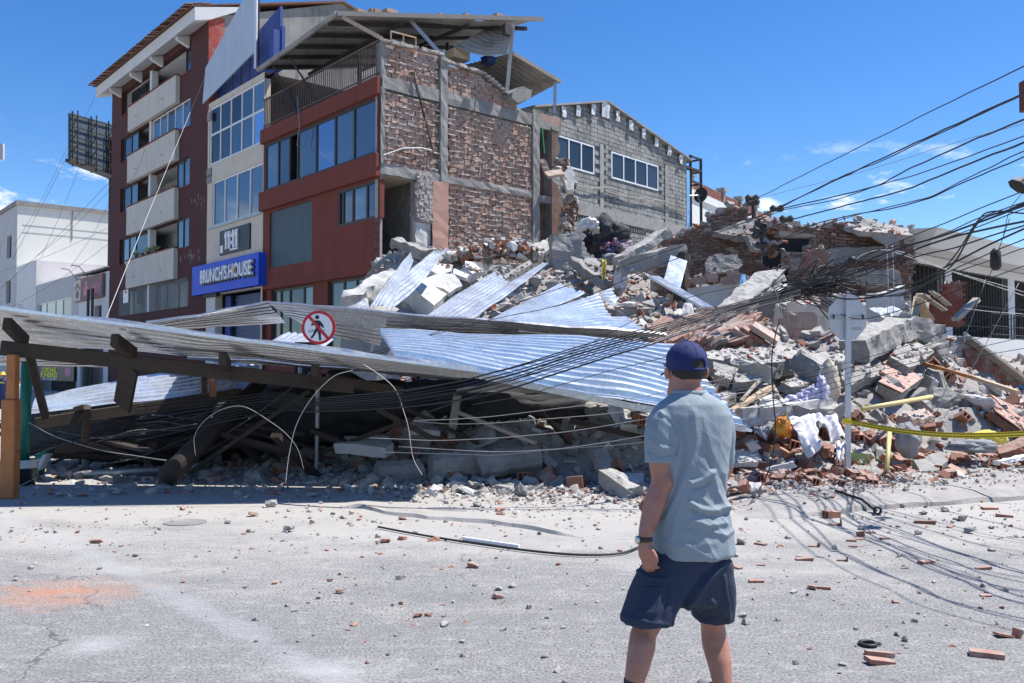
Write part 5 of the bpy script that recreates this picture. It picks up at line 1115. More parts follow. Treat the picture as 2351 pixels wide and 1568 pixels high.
beam('broken_beam', (*b1(20, 1190), 21.5), (*b1(350, 985), 24.5), .5, .35, 'plaster_white', 'broken white wall strip slanting along the rust-red building foot', 'beam', j=.08)
beam('broken_beam', (*b1(380, 690), 29.0), (*b1(640, 790), 28.0), .5, .3, 'concrete', 'torn slab edge sagging under the dark doorway', 'beam', j=.08, rebar=3)
beam('column_stub', (*b1(1850, 1000), 27.0), (*b1(1840, 630), 27.2), .9, .7, 'concrete', 'stub of a broken concrete column standing on the rubble', 'column', j=.08, rebar=4)
plate('ruined_plaster_wall', [(*b1(1850, 880), 26.8), (*b1(2120, 870), 26.8), (*b1(2200, 1010), 26.4), (*b1(2200, 1080), 26.2), (*b1(1850, 1060), 26.4)], .25, 'concrete', 'grey rendered wall remnant right of the column stub', 'wall', down=(0, 1, 0), j=.06)
beam('broken_beam', (*b1(1900, 840), 26.4), (*b1(2210, 1080), 24.8), .25, .25, 'concrete', 'thin broken beam slanting down across the grey wall remnant', 'beam', j=.05)
plate('broken_slab', [(*b1(1560, 700), 28.6), (*b1(1700, 640), 29.6), (*b1(1800, 700), 29), (*b1(1620, 790), 27.8)], .3, 'concrete', 'mortar crusted slab lump left of the column stub', 'slab', j=.12)
plate('broken_slab', [(*b1(2150, 1190), 21.5), (*b1(2600, 1190), 22.5), (*b1(2600, 1250), 21.5), (*b1(2180, 1250), 21)], .25, 'concrete', 'flat dusty slab edge right of the fanned corrugated sheets', 'slab', j=.05)
# hanging masonry at the right edge of the torn building
hm = thing('hanging_masonry', onT(*z2(1540, 1150), -.2), 'ragged masonry and slab pieces hanging beside the torn brick wall', 'masonry')
for k in range(90):
    f = k / 90; a = 1500 + 45 * math.sin(f * 3.1) + random.uniform(-28, 28); b = 770 + f * 420; c = onT(*z2(a, b), -.3 + random.uniform(-.3, .4))
    m_ = MB(); rr = rndrot(); sz = random.uniform(.07, .2); rough_box(m_, c, rr @ V((sz, 0, 0)), rr @ V((0, sz * .6, 0)), rr @ V((0, 0, sz * random.uniform(.25, .6))), 3, .04); m_.build('fragment', random.choice(('concrete', 'brick_old', 'brick_old', 'concrete_dark', 'mortar')), hm)
plate('slab_piece', [(*z2(1500, 840), 33.2), (*z2(1545, 800), 33.4), (*z2(1570, 850), 33.2), (*z2(1560, 915), 32.9), (*z2(1530, 920), 32.9)], .25, 'plaster_white', parent=hm, down=(0, 1, 0)); plate('slab_piece', [(*z2(1395, 770), 33), (*z2(1420, 765), 33), (*z2(1450, 830), 32.8), (*z2(1420, 830), 32.8)], .12, 'brick_pale', parent=hm, down=(0, 1, 0)); plate('slab_piece', [(*z2(1420, 830), 32.6), (*z2(1500, 815), 33), (*z2(1520, 840), 32.8), (*z2(1440, 850), 32.4)], .12, 'brick_pale', parent=hm)
# heap of cloth and belongings right of the column stub

# ---------------------------------------------------------------- white house with bars, brick stair
O4 = P(2098, 700, 26); O4.z = 0; HB = Frame(O4, D2, D1)
hs_ = thing('white_house', HB.w(3, 2, 0), 'white house with dark window bars and a raised walkway at the right edge', 'house')
def hz(px, py, b=0):
    r_ = ray(px, py); k = (O4 + D1 * b - CAM).dot(D1) / r_.dot(D1); p = CAM + r_ * k - O4; return (p.dot(D2), p.z)
ea, eb = hz(*z4(940, 1045)), hz(*z4(1000, 1150)); wtop, wbot = hz(*b3(1090, 240))[1], hz(*b3(1220, 760))[1]; flt, flb = hz(*b3(1095, 792))[1], hz(*b3(1400, 970))[1]
mb = MB(); zt, zb = ea[1], eb[1]
mb.hexa([HB.w(-.2, -.55, zb), HB.w(18, -.55, zb), HB.w(18, 3, zb + .1), HB.w(-.2, 3, zb + .1), HB.w(-.5, -.95, zt), HB.w(18, -.95, zt), HB.w(18, 3, zt + .25), HB.w(-.5, 3, zt + .25)]); mb.build('roof_fascia', 'white_wall', hs_)
wx = [hz(*b3(x, 500))[0] for x in (790, 1035, 1085, 1520, 1570)]
mb = MB(); HB.wall(mb, -.1, 18, flb, zb, .35, [(wx[0] - .2, wx[1], wbot, wtop), (wx[2], wx[3], wbot - .1, wtop), (wx[4], wx[4] + 2.5, wbot, wtop)], .25); mb.build('wall', 'white_wall', hs_)
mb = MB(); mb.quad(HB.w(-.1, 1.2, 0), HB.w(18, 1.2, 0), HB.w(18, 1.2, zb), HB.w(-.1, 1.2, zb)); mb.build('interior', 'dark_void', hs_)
mb = MB(); HB.box(mb, wx[0] - .3, 18, -.75, .34, flb, flt); mb.build('walkway', 'white_wall', hs_)
mb = MB(); HB.wall(mb, -.1, 18, 0, flb, .3, [(wx[2] + 1.5, wx[2] + 2.9, .6, flb - .15)], .3); mb.build('lower_wall', 'grey_wall', hs_)
def bars(nm, a0, a1, z0_, z1_, b, n):
    for k in range(n):
        a = a0 + (a1 - a0) * k / (n - 1); m_ = MB(); m_.bar(HB.w(a, b, z0_), HB.w(a, b, z1_), .035, .035); m_.build('security_bar', 'iron_dark', nm)
    m_ = MB()
    for f in (.0, .18, .5, .98): m_.bar(HB.w(a0, b - .02, z0_ + (z1_ - z0_) * f), HB.w(a1, b - .02, z0_ + (z1_ - z0_) * f), .03, .03)
    m_.build('bar_frame', 'iron_dark', nm)
bars(hs_, wx[0] - .1, wx[1] - .05, wbot, wtop, .38, 9); bars(hs_, wx[2] + .05, wx[3] - .05, wbot - .1, wtop, .38, 20); bars(hs_, wx[2] + .6, wx[3] + 1.5, flt, flt + .85, -.6, 24); bars(hs_, wx[4] + .1, wx[4] + 1, wbot, wtop, .38, 6); bars(hs_, wx[2] + 1.5, wx[2] + 2.9, .6, flb - .15, .35, 9)
m_ = MB(); c = hz(*b3(1430, 1005)); HB.box(m_, c[0] - .25, c[0] + .25, .25, .29, c[1] - .15, c[1] + .15); m_.build('electric_box', 'grey_wall', hs_)
# red brick stair wall in front of the house
sw_ = thing('stair_wall', HB.w(1, -2.5, 0), 'dark red brick stair wall sloping down to the right in front of the white house', 'wall')
SBF = Frame(O4 - D1 * 3.2, D2, D1)
def sz_(px, py): r_ = ray(px, py); k = (SBF.o - CAM).dot(D1) / r_.dot(D1); p = CAM + r_ * k - SBF.o; return (p.dot(D2), p.z)
poly = [sz_(*b3(1075, 800)), sz_(*b3(1600, 1185)), sz_(*b3(1600, 1480)), sz_(*b3(1400, 1400)), sz_(*b3(1000, 1120)), sz_(*b3(1020, 1000))]
n = len(poly); m_ = MB(); m_.add([SBF.w(x, .05, z) for x, z in poly] + [SBF.w(x, .3, z) for x, z in poly], [tuple(range(n)), tuple(range(2 * n - 1, n - 1, -1))] + [(i, (i + 1) % n, (i + 1) % n + n, i + n) for i in range(n)]); cw = m_.build('wall_core', 'mortar', sw_)
put_bricks(cw, SBF, min(p[0] for p in poly), max(p[0] for p in poly), min(p[1] for p in poly), max(p[1] for p in poly), -.02, .34, .2, UB['brick_wall_red'], lambda a, z: inpoly(a - .12, z + .08, poly) and inpoly(a + .12, z + .08, poly), .003, 300, depth=.1, gap=.014, stuffmat='brick_wall_red')
m_ = MB(); p, q = SBF.w(*[(poly[0][0], -.05, poly[0][1] + .04)][0]), SBF.w(poly[1][0], -.05, poly[1][1] + .04); m_.bar(p, q, .35, .07); m_.build('coping', 'concrete', sw_)
m_ = MB(); m_.tube([p + ZZ * .12, q + ZZ * .12], .03, 6); m_.tube([p + ZZ * .12, p - ZZ * .1], .025, 6); m_.build('handrail', 'steel_grey', sw_)
st = thing('concrete_stair', P(*b3(960, 1250), 18), 'collapsed concrete stair flight with grey steps below the red stair wall', 'stairs')
sa, sb = P(*b3(905, 1050), 20.0), P(*b3(1210, 1420), 17.6); nst = 7; dirp = V((sb.x - sa.x, sb.y - sa.y, 0)); run = dirp / nst; lat = V((-dirp.y, dirp.x, 0)).normalized() * 1.0
if lat.x < 0: lat = -lat
for k in range(nst):
    z_ = sa.z + (sb.z - sa.z) * (k + .3) / nst; z2_ = z_ - (sa.z - sb.z) / nst - .22; c0 = sa + run * k; m_ = MB()
    m_.hexa([V((*(c0 + e).xy, zz)) for zz in (z2_, z_) for e in (V((0, 0, 0)), run * 1.02, run * 1.02 + lat, lat)]); m_.build('step', 'concrete', st)
m_ = MB(); a_, b_ = sa - ZZ * .35 - lat * .02, sb - ZZ * .35 - lat * .02; m_.hexa([a_ - ZZ * .2, b_ - ZZ * .2, b_ - ZZ * .2 + lat, a_ - ZZ * .2 + lat, a_ + ZZ * .22, b_ + ZZ * .22, b_ + ZZ * .22 + lat, a_ + ZZ * .22 + lat]); m_.build('stringer', 'concrete_dark', st)
# red-brown corner of the building beyond the right edge
tr = thing('tiled_awning_building', P(2420, 900, 21), 'red-brown ribbed awning box of a building beyond the right picture edge', 'building')
c = P(2351, 203, 20) + V((.46, 0, 0)); m_ = MB(); m_.box(c + V((.55, .2, 0)), V((.72, 0, 0)), V((0, .5, 0)), V((0, 0, .36))); m_.build('awning_box', 'rust_red', tr)
for k in range(9):
    m_ = MB(); m_.tube([c + V((-.15 + k * .16, -.33, .1)), c + V((-.15 + k * .16, -.33, .38))], .055, 8); m_.build('awning_rib', 'stucco_orange', tr)
m_ = MB(); m_.box(V((c.x + 3.3, c.y + .3, 5)), V((2.0, 0, 0)), V((0, .5, 0)), V((0, 0, 5))); m_.build('wall', 'grey_wall', tr)
# ================================================================ COLLAPSED CANOPY AND LOOSE CORRUGATED SHEETS
def csheet(label, pts, n, mt='galvanised', nu=14, amp=.035, bend=None, jag=0.0, seed=0):
    """corrugated sheet from four picture points with depths: start top, end top, end bottom, start bottom"""
    a, b, c, d = [P(*p) for p in pts]; o = sheet(a, b, c, d, n, amp, mt, 'corrugated_sheet', None, nu, bend, seed=seed, jag=jag); return tag(o, label, 'metal sheet', 'galvanised corrugated sheets')
wav = lambda k, a: (lambda u, v: V((0, 0, a * math.sin(u * k + v * 3) * (.3 + v))))
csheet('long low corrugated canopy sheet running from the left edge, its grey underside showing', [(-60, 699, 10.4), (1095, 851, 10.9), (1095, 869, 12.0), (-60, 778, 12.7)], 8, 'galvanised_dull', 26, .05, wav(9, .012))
csheet('rear continuation of the low canopy sheet, added to deepen its shade', [(430, 818, 12.5), (1060, 868, 12.1), (1060, 872, 14.6), (430, 824, 15.0)], 8, 'galvanised_dull', 12, .04)  # added rear sheet, closes gaps that let light in under the canopy
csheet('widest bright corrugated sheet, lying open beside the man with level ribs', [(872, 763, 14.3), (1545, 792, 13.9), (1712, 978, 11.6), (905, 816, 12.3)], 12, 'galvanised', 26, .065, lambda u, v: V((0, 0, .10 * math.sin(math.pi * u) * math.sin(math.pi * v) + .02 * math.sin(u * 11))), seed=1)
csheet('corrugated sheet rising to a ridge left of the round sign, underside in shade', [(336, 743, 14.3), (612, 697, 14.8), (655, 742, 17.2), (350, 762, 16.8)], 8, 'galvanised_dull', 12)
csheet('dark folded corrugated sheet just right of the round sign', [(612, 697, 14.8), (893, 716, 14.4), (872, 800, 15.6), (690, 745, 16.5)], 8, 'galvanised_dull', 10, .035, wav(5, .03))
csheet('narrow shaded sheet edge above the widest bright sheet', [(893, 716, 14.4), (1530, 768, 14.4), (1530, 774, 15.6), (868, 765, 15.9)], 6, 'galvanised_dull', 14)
csheet('uppermost sheet of the fan, narrow tip pointing left', [(*z6(862, 476), 16.0), (*z6(1285, 256), 19.2), (*z6(1418, 308), 18.6), (*z6(905, 482), 15.9)], 8, 'galvanised', 12, .035, wav(4, .03), .05, 3)
csheet('middle sheet of the fan with a curled right end', [(*z6(890, 480), 15.7), (*z6(1490, 318), 18.6), (*z6(1572, 432), 17.4), (*z6(960, 492), 15.6)], 8, 'galvanised', 14, .035, lambda u, v: V((0, 0, -.25 * max(0, u - .7) * v)), .04, 4)
csheet('lowest sheet of the fan, tucked behind the widest bright sheet', [(*z6(960, 490), 15.5), (*z6(1640, 436), 17.2), (*z6(1800, 548), 15.6), (*z6(1060, 520), 15.2)], 8, 'galvanised', 14, .035, wav(4, .02), .04, 5)
csheet('broad sheet slanting up right below the brick wall', [(*z6(552, 430), 17.6), (*z6(925, 194), 22), (*z6(1018, 242), 21.4), (*z6(705, 460), 17.2)], 7, 'galvanised', 12, .04, wav(3, .05), .05, 6)
csheet('narrow pointed sheet alongside the broad slanting one', [(*z6(705, 455), 17.2), (*z6(1190, 140), 22), (*z6(1216, 132), 21.8), (*z6(790, 458), 17.0)], 4, 'galvanised', 12, .04, wav(3, .04), 0, 7)
csheet('tall twisted sheet standing nearest the rust-red building', [(*z6(242, 388), 18.2), (*z6(468, 86), 22), (*z6(482, 112), 22), (*z6(352, 402), 18.0)], 5, 'galvanised', 12, .035, wav(3, .1), 0, 8)
csheet('twisted sheet crossing behind the tall one by the tipped white panel', [(*z6(335, 300), 19.4), (*z6(590, 76), 23), (*z6(668, 70), 22.8), (*z6(372, 385), 18.6)], 5, 'galvanised', 12, .035, wav(4, .08), 0, 9)
csheet('small torn sheet piece at the upper right tip of the fan', [(*z6(1490, 325), 19.4), (*z6(1560, 278), 20), (*z6(1606, 344), 19.6), (*z6(1535, 352), 19)], 4, 'galvanised', 6, .035, wav(4, .06), 0, 10)
csheet('low bright sheet sloping down to the left behind the orange post', [(*z5(236, 742), 13.2), (*z5(1570, 478), 15.6), (*z5(1560, 650), 13.9), (*z5(205, 838), 12.6)], 7, 'galvanised', 14, .04, wav(3, .03), 0, 11)
csheet('bright sheet lying behind and left of the round sign', [(*z5(1480, 540), 16.0), (*z5(1900, 305), 18.5), (*z5(2230, 320), 18.0), (*z5(1880, 520), 15.8)], 8, 'galvanised', 10, .035, wav(3, .04), 0, 12)
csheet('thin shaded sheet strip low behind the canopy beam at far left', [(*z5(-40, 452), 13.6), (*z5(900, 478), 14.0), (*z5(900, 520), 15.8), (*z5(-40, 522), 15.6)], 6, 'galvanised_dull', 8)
csheet('small sheet end sticking out between building foot and ridge sheet', [(*z6(120, 385), 18), (*z6(215, 345), 19.5), (*z6(240, 385), 19), (*z6(140, 400), 17.8)], 4, 'galvanised', 6, .03, None, 0, 13)
csheet('dusty sheet end poking from the rubble right of the man', [(*b2(770, 960), 12.6), (*b2(960, 1140), 12.3), (*b2(985, 1150), 12.0), (*b2(790, 1130), 12.0)], 4, 'galvanised', 6, .03, None, 0, 14)
# long gutter flashing leaning right of the fan, pale strip
m_ = MB(); m_.bar(P(*z3(805, 1265), 20.5), P(*z3(1150, 1462), 18.6), .3, .05); tag(m_.build('metal_flashing', 'galvanised_dull'), 'straight metal flashing slanting down right below the fallen beam', 'flashing')
m_ = MB(); m_.bar(P(*z3(965, 1150), 22.2), P(*z3(920, 1320), 21.8), .45, .03, V((0, 1, 0))); tag(m_.build('metal_strip', 'galvanised'), 'pale bluish metal strip hanging beside the dark standing column', 'flashing')
m_ = MB(); m_.bar(P(*z3(1370, 1255), 21.6), P(*z3(1335, 1410), 21.4), .1, .08, V((0, 1, 0))); m_.bar(P(*z3(1370, 1255), 21.6), P(*z3(1385, 1360), 21.4), .08, .06, V((0, 1, 0))); tag(m_.build('metal_bracket', 'pvc_blue'), 'light blue folded metal bracket before the low white wall remnant', 'bracket')

m_ = MB(); m_.bar(P(-60, 699, 10.37), P(1100, 852, 10.87), .05, .035); tag(m_.build('lip_highlight', 'galvanised'), 'bright bar added for the sunlit lip along the front of the low canopy sheet', 'flashing')  # added bar, stands in for the sun's highlight on the front lip
m_ = MB(); m_.bar(P(1080, 858, 11.95), P(1712, 985, 11.55), .03, .085); tag(m_.build('sheet_edge_trim', 'galvanised_dull'), 'dull rolled metal edge along the lower side of the widest sheet', 'flashing')
# canopy timbers
cf = thing('timber_canopy', P(*z5(60, 1390), 10.95), 'dark stained timber frame carrying the low canopy sheet at left', 'canopy frame')
def tim(nm, a, b, w, h, mt='wood_dark', par=cf, up=ZZ):
    m_ = MB(); m_.bar(P(*a), P(*b), w, h, up); return bevel(m_.build(nm, mt, par), .008)
tim('main_beam', (*z5(10, 398), 11.1), (*z5(2340, 655), 11.9), .1, .19)
for a, b, ya, yb in (((45, 238), (165, 356), 10.7, 11.3), ((755, 345), (880, 438), 10.8, 11.4), ((1470, 468), (1500, 520), 10.9, 11.5), ((2080, 545), (2100, 610), 11.1, 11.6)): tim('rafter', (*z5(*a), ya), (*z5(*b), yb), .1, .16)
tim('second_beam', (*z5(232, 900), 12.5), (*z5(1600, 700), 13.8), .1, .17); tim('hanging_strut', (*z5(198, 455), 11.3), (*z5(300, 852), 12.3), .09, .1); tim('hanging_strut', (*z5(855, 520), 11.4), (*z5(808, 785), 12.2), .28, .05, up=V((0, 1, 0))); tim('hanging_strut', (*z5(1350, 600), 11.7), (*z5(1350, 700), 12.0), .08, .08)
tim('prop', (*z5(575, 790), 12.6), (*z5(562, 1020), 13.0), .1, .1); tim('prop', (*z5(1400, 590), 11.8), (*z5(1408, 705), 12.2), .09, .09, 'brick_loose'); tim('low_beam', (*z5(365, 1065), 13.0), (*z5(1300, 1010), 14.0), .12, .14); tim('low_beam', (*z5(420, 830), 13.3), (*z5(560, 790), 12.6), .08, .08); tim('low_beam', (*z6(0, 770), 12.3), (*z6(420, 840), 12.9), .1, .14)
base = G(*z5(52, 1392)); zt = P(*z5(88, 442), base.y).z; zm = P(*z5(88, 738), base.y).z
op = thing('prop_post', base, 'orange wooden prop post with a thicker lower half at far left', 'post')
m_ = MB(); m_.box(V((base.x + .02, base.y, zm / 2)), V((.085, 0, 0)), V((0, .08, 0)), V((0, 0, zm / 2))); bevel(m_.build('post_foot', 'wood_orange', op), .012)
m_ = MB(); m_.box(V((base.x + .035, base.y, (zm + zt) / 2 + .001)), V((.055, 0, 0)), V((0, .06, 0)), V((0, 0, (zt - zm) / 2 - .001))); bevel(m_.build('post_top', 'wood_orange', op), .01)
# bucket with teal pole
bk = thing('bucket', G(*z5(152, 1302)), 'dark paint bucket with concrete foot of the teal pole', 'bucket'); bp_ = WL[bk.name]; m_ = MB(); rings = [[bp_ + V((math.cos(k * math.pi / 10) * r_, math.sin(k * math.pi / 10) * r_, z)) for k in range(20)] for z, r_ in ((0, .155), (.3, .19), (.33, .2), (.35, .2), (.35, .185), (.3, .175))]; m_.loft(rings); m_.build('pail', 'sign_dark', bk, True)
m_ = MB(); m_.loft([[bp_ + V((math.cos(k * math.pi / 10) * r_, math.sin(k * math.pi / 10) * r_, z)) for k in range(20)] for z, r_ in ((.24, .19), (.35, .206), (.355, .19))], caps=False); m_.build('rim_band', 'plastic_clear', bk)
m_ = MB(); m_.tube([bp_ + V((.2, 0, .33)), bp_ + V((.26, -.1, .12)), bp_ + V((.1, -.24, .02)), bp_ + V((-.2, -.2, .1)), bp_ + V((-.2, 0, .33))], .006, 5); m_.build('handle', 'steel_grey', bk)
m_ = MB(); pt = P(*z5(180, 488), bp_.y); m_.tube([bp_ + V((0, 0, .25)), pt], .075, 14); tag(m_.build('teal_pole', 'pole_teal', None, True), 'teal green round pole standing in the bucket', 'pole')
# fallen street lamp
sl_ = thing('street_lamp', G(*z5(700, 1240)), 'fallen street lamp with green head lying under the canopy', 'street lamp')
m_ = MB(); m_.tube([P(*z5(320, 1195), 13.0), P(*z5(360, 1228), 13.0), P(*z5(420, 1240), 13.0), P(*z5(700, 1222), 13.1), P(*z5(1120, 1200), 13.3)], .05, 10); m_.build('arm', 'steel_grey', sl_, True)
m_ = MB(); a, b = P(*z5(225, 1235), 12.9), P(*z5(305, 1085), 13.1); rough_box(m_, (a + b) / 2, (b - a) / 2, V((.08, 0, .02)), V((0, .12, 0)), 4, .004); hd = m_.build('lamp_head', 'plastic_green', sl_)
m_ = MB(); m_.box((a + b) / 2 + V((.075, -.04, .02)), (b - a) * .36, V((.035, 0, .01)), V((0, .09, 0))); m_.build('lens', 'plastic_clear', hd)
# toppled utility pole, steel columns, props in the shade
m_ = MB(); m_.tube([P(*z5(1105, 1248), 12.1), P(*z5(1330, 1020), 12.8), P(*z5(1560, 790), 13.6), P(*z5(1740, 610), 14.3)], [.15, .14, .125, .11], 12); tag(m_.build('utility_pole', 'wood_dark', None, True), 'toppled dark utility pole leaning under the canopy among wires', 'utility pole')
g0 = G(*z5(2055, 1135)); m_ = MB(); m_.bar(g0 + V((-.1, 0, 0)), V((g0.x - .1, g0.y, 2.1)), .38, .2, V((0, 1, 0))); tag(m_.build('steel_column', 'iron_dark'), 'wide dark steel column beside the round sign post', 'column')
for xx, la in ((1978, 'thin grey pipe post just left of the wide dark column'), ): g0 = G(*z5(xx, 1145)); m_ = MB(); m_.tube([g0, V((g0.x, g0.y, 2.0))], .04, 8); tag(m_.build('pipe_post', 'steel_grey'), la, 'post')
beam('timber_prop', (*z6(690, 1092), 13.6), (*z6(722, 858), 13.6), .2, .12, 'wood_grey', 'leaning brown timber prop below the widest sheet', 'timber', j=.01); beam('timber_plank', (*z6(730, 955), 13.2), (*z6(1150, 1120), 12.6), .08, .05, 'wood_grey', 'thin grey plank slanting down right in the dark below the widest sheet', 'timber', j=.005)
plate('broken_slab', [(*z6(45, 1120), 13.0), (*z6(110, 1080), 13.6), (*z6(350, 1078), 13.6), (*z6(370, 1118), 13.2), (*z6(330, 1140), 12.9)], .16, 'plaster_white', 'pale sunlit slab under the canopy left of the fallen pillars', 'slab', j=.03)
plate('broken_slab', [(*z6(455, 1030), 13.6), (*z6(620, 1035), 13.6), (*z6(630, 1055), 13.3), (*z6(460, 1052), 13.3)], .08, 'plaster_white', 'small cream plank-like slab under the widest sheet', 'slab', j=.02)
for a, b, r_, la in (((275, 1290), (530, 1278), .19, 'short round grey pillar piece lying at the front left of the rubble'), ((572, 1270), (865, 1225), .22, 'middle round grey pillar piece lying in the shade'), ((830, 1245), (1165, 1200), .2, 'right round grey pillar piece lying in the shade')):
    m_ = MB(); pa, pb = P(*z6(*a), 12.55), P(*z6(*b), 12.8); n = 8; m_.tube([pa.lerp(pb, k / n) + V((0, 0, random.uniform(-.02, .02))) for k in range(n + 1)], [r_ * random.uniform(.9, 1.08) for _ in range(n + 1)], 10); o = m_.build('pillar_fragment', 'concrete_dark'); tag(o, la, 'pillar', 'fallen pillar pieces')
plate('broken_slab', [(*z6(1462, 1160), 12.3), (*z6(1520, 1150), 12.5), (*z6(1572, 1210), 12.3), (*z6(1540, 1270), 11.9), (*z6(1500, 1265), 11.9)], .12, 'concrete', 'upright slab chunk at the front of the shade, left of the man', 'slab', j=.05, down=(0, 1, 0))
plate('plaster_slab', [(*z6(1510, 1275), 11.8), (*z6(1740, 1290), 12.2), (*z6(1740, 1330), 11.8), (*z6(1600, 1330), 11.5)], .12, 'plaster_white', "white broken wall chunk just left of the man's elbow", 'plaster piece', j=.04); beam('broken_beam', (*z6(1540, 1290), 11.6), (*z6(1670, 1395), 11.0), .25, .18, 'concrete', "short concrete beam pointing at the man's elbow", 'beam', j=.04)
# ================================================================ ROAD SIGNS, TAPE, PIPES
ns_ = thing('no_pedestrians_sign', G(727, 1086), 'round no-pedestrians sign with red ring and slash on a thin post', 'sign')
Ys = WL[ns_.name].y; c = P(732, 752, Ys - .06); rad = 38.5 / FPX * Ys; tl = R(4); sx_ = V((math.cos(tl), 0, -math.sin(tl))); sy_ = V((math.sin(tl), 0, math.cos(tl))); 
m_ = MB(); m_.tube([WL[ns_.name], V((c.x - .02, Ys, c.z + rad * .7))], .035, 8); m_.build('post', 'steel_grey', ns_)
def sdisc(nm, r1, yo, mt, x=0, z=0, r2=None, n=40, th=.012):
    m_ = MB(); disc(m_, c + sx_ * x + sy_ * z + V((0, yo, 0)), r1, r2 or r1, sx_, sy_, n, th); return m_.build(nm, mt, ns_)
sdisc('plate', rad, 0, 'sign_red', th=.02); sdisc('face', rad * .83, -.0225, 'sign_white', th=.004)
def spoly(nm, pts, yo, mt, th=.004):
    w_ = [c + sx_ * a * rad + sy_ * b * rad + V((0, yo, 0)) for a, b in pts]; n = len(w_); m_ = MB(); m_.add(w_ + [p + V((0, -th, 0)) for p in w_], [tuple(range(n)), tuple(range(2 * n - 1, n - 1, -1))] + [(i, i + n, (i + 1) % n + n, (i + 1) % n) for i in range(n)]); return m_.build(nm, mt, ns_)
sdisc('pictogram_head', rad * .125, -.0275, 'sign_black', -.12 * rad, .60 * rad, n=18, th=.004)
spoly('pictogram_body', [(-.30, .40), (.02, .42), (.18, .30), (.34, .05), (.27, -.02), (.12, .14), (.10, -.10), (.18, -.42), (.22, -.75), (.10, -.76), (.04, -.42), (-.05, -.20), (-.18, -.48), (-.34, -.70), (-.42, -.62), (-.26, -.38), (-.16, -.05), (-.14, .18), (-.30, .12), (-.42, .06), (-.46, .14), (-.30, .26)], -.0275, 'sign_black')
spoly('slash', [(-.68, .56), (-.56, .68), (.68, -.56), (.56, -.68)], -.033, 'sign_red')
for k in range(7):
    x = -.6 + k * .14; spoly('scribble', [(x, -.35), (x + .03, -.35), (x + .16, -.12 - .05 * (k % 2)), (x + .13, -.12)], -.0275, 'frame_dark', .003)
st_ = thing('octagonal_sign', G(*z7(985, 1195)), 'grey back of an octagonal stop sign on a rusty steel post', 'sign')
pbs = WL[st_.name]; Yo = pbs.y; ptop = P(*z7(988, 112), Yo); m_ = MB(); m_.bar(pbs, ptop, .07, .05, V((0, 1, 0))); m_.build('post', 'sign_back', st_)
oc = P(*z7(998, 240), Yo - .045); orad = 116 * .4027 / FPX * Yo; m_ = MB(); a8 = [oc + V((math.cos(R(22.5 + 45 * k)) * orad, .03, math.sin(R(22.5 + 45 * k)) * orad * 1.22)) for k in range(8)]
a8 = [oc + V((math.cos(R(22.5 + 45 * k)) * orad, .09, math.sin(R(22.5 + 45 * k)) * orad * 1.2)) for k in range(8)]; m_.loft([a8, [p + V((0, .012, 0)) for p in a8]]); m_.build('plate', 'sign_back', st_)
m_ = MB(); m_.bar(oc + V((-orad * .85, .075, 0)), oc + V((orad * .85, .075, 0)), .02, .05); m_.build('strap', 'steel_grey', st_)
for sx2 in (-1, 1): m_ = MB(); m_.box(oc + V((sx2 * orad * .72, .07, .01)), V((.012, 0, 0)), V((0, .012, 0)), V((0, 0, .03))); m_.build('bolt', 'iron_dark', st_)
m_ = MB(); m_.box(oc + V((orad * .45, .088, -orad * .55)), V((.075, 0, 0)), V((0, .001, 0)), V((0, 0, .022))); m_.build('stencil', 'steel_grey', st_)
fb = MB(); fb.box(pbs + V((.02, -.02, .11)), V((.13, 0, 0)), V((0, .1, 0)), V((0, 0, .11))); tag(fb.build('footing_block', 'concrete_dark'), 'two dark blocks wedged at the foot of the octagonal sign post', 'block')
# yellow tape
tp_ = thing('barrier_tape', P(*z7(985, 860), 11.45), 'yellow and black danger tape tied to the octagonal sign post', 'tape'); A_, B_ = P(*z7(978, 834), Yo - .05), P(*z7(2080, 900), 10.6); m_ = MB(); mk = MB(); n = 60; rows = []
for k in range(n + 1):
    f = k / n; p = A_.lerp(B_, f) - ZZ * (.10 * math.sin(math.pi * f)); tw = .5 * math.sin(f * 5) * (1 - f) + .35 * math.exp(-f * 14) ; hw = .035 * (1 - .5 * math.exp(-f * 30)); u_ = V((0, math.sin(tw), math.cos(tw))); rows.append((p + u_ * hw, p - u_ * hw, u_))
for k in range(n): m_.quad(rows[k][1], rows[k + 1][1], rows[k + 1][0], rows[k][0])
o = m_.build('strip', 'tape_yellow', tp_); so = o.modifiers.new('t', 'SOLIDIFY'); so.thickness = .002
for k in range(2, n - 1):
    for sd_ in (0, 1):
        f0, f1_ = .1, .75; tt, bb = rows[k][0].lerp(rows[k][1], .12 + .5 * sd_), rows[k][0].lerp(rows[k][1], .34 + .5 * sd_); t2, b2_ = rows[k + 1][0].lerp(rows[k + 1][1], .12 + .5 * sd_), rows[k + 1][0].lerp(rows[k + 1][1], .34 + .5 * sd_); of = V((0, -.003, 0))
        for (g0_, g1_) in ((.05, .38), (.5, .85)): mk.quad(bb.lerp(b2_, g0_) + of, bb.lerp(b2_, g1_) + of, tt.lerp(t2, g1_) + of, tt.lerp(t2, g0_) + of)
o = mk.build('print', 'sign_black', tp_); o['kind'] = 'stuff'
m_ = MB(); m_.loft([[pbs + V((math.cos(k * math.pi / 4) * .06, math.sin(k * math.pi / 4) * .05, A_.z - pbs.z + z + random.uniform(-.008, .008))) for k in range(8)] for z in (-.035, -.01, .02, .04)], caps=False); m_.build('knot', 'tape_yellow', tp_)
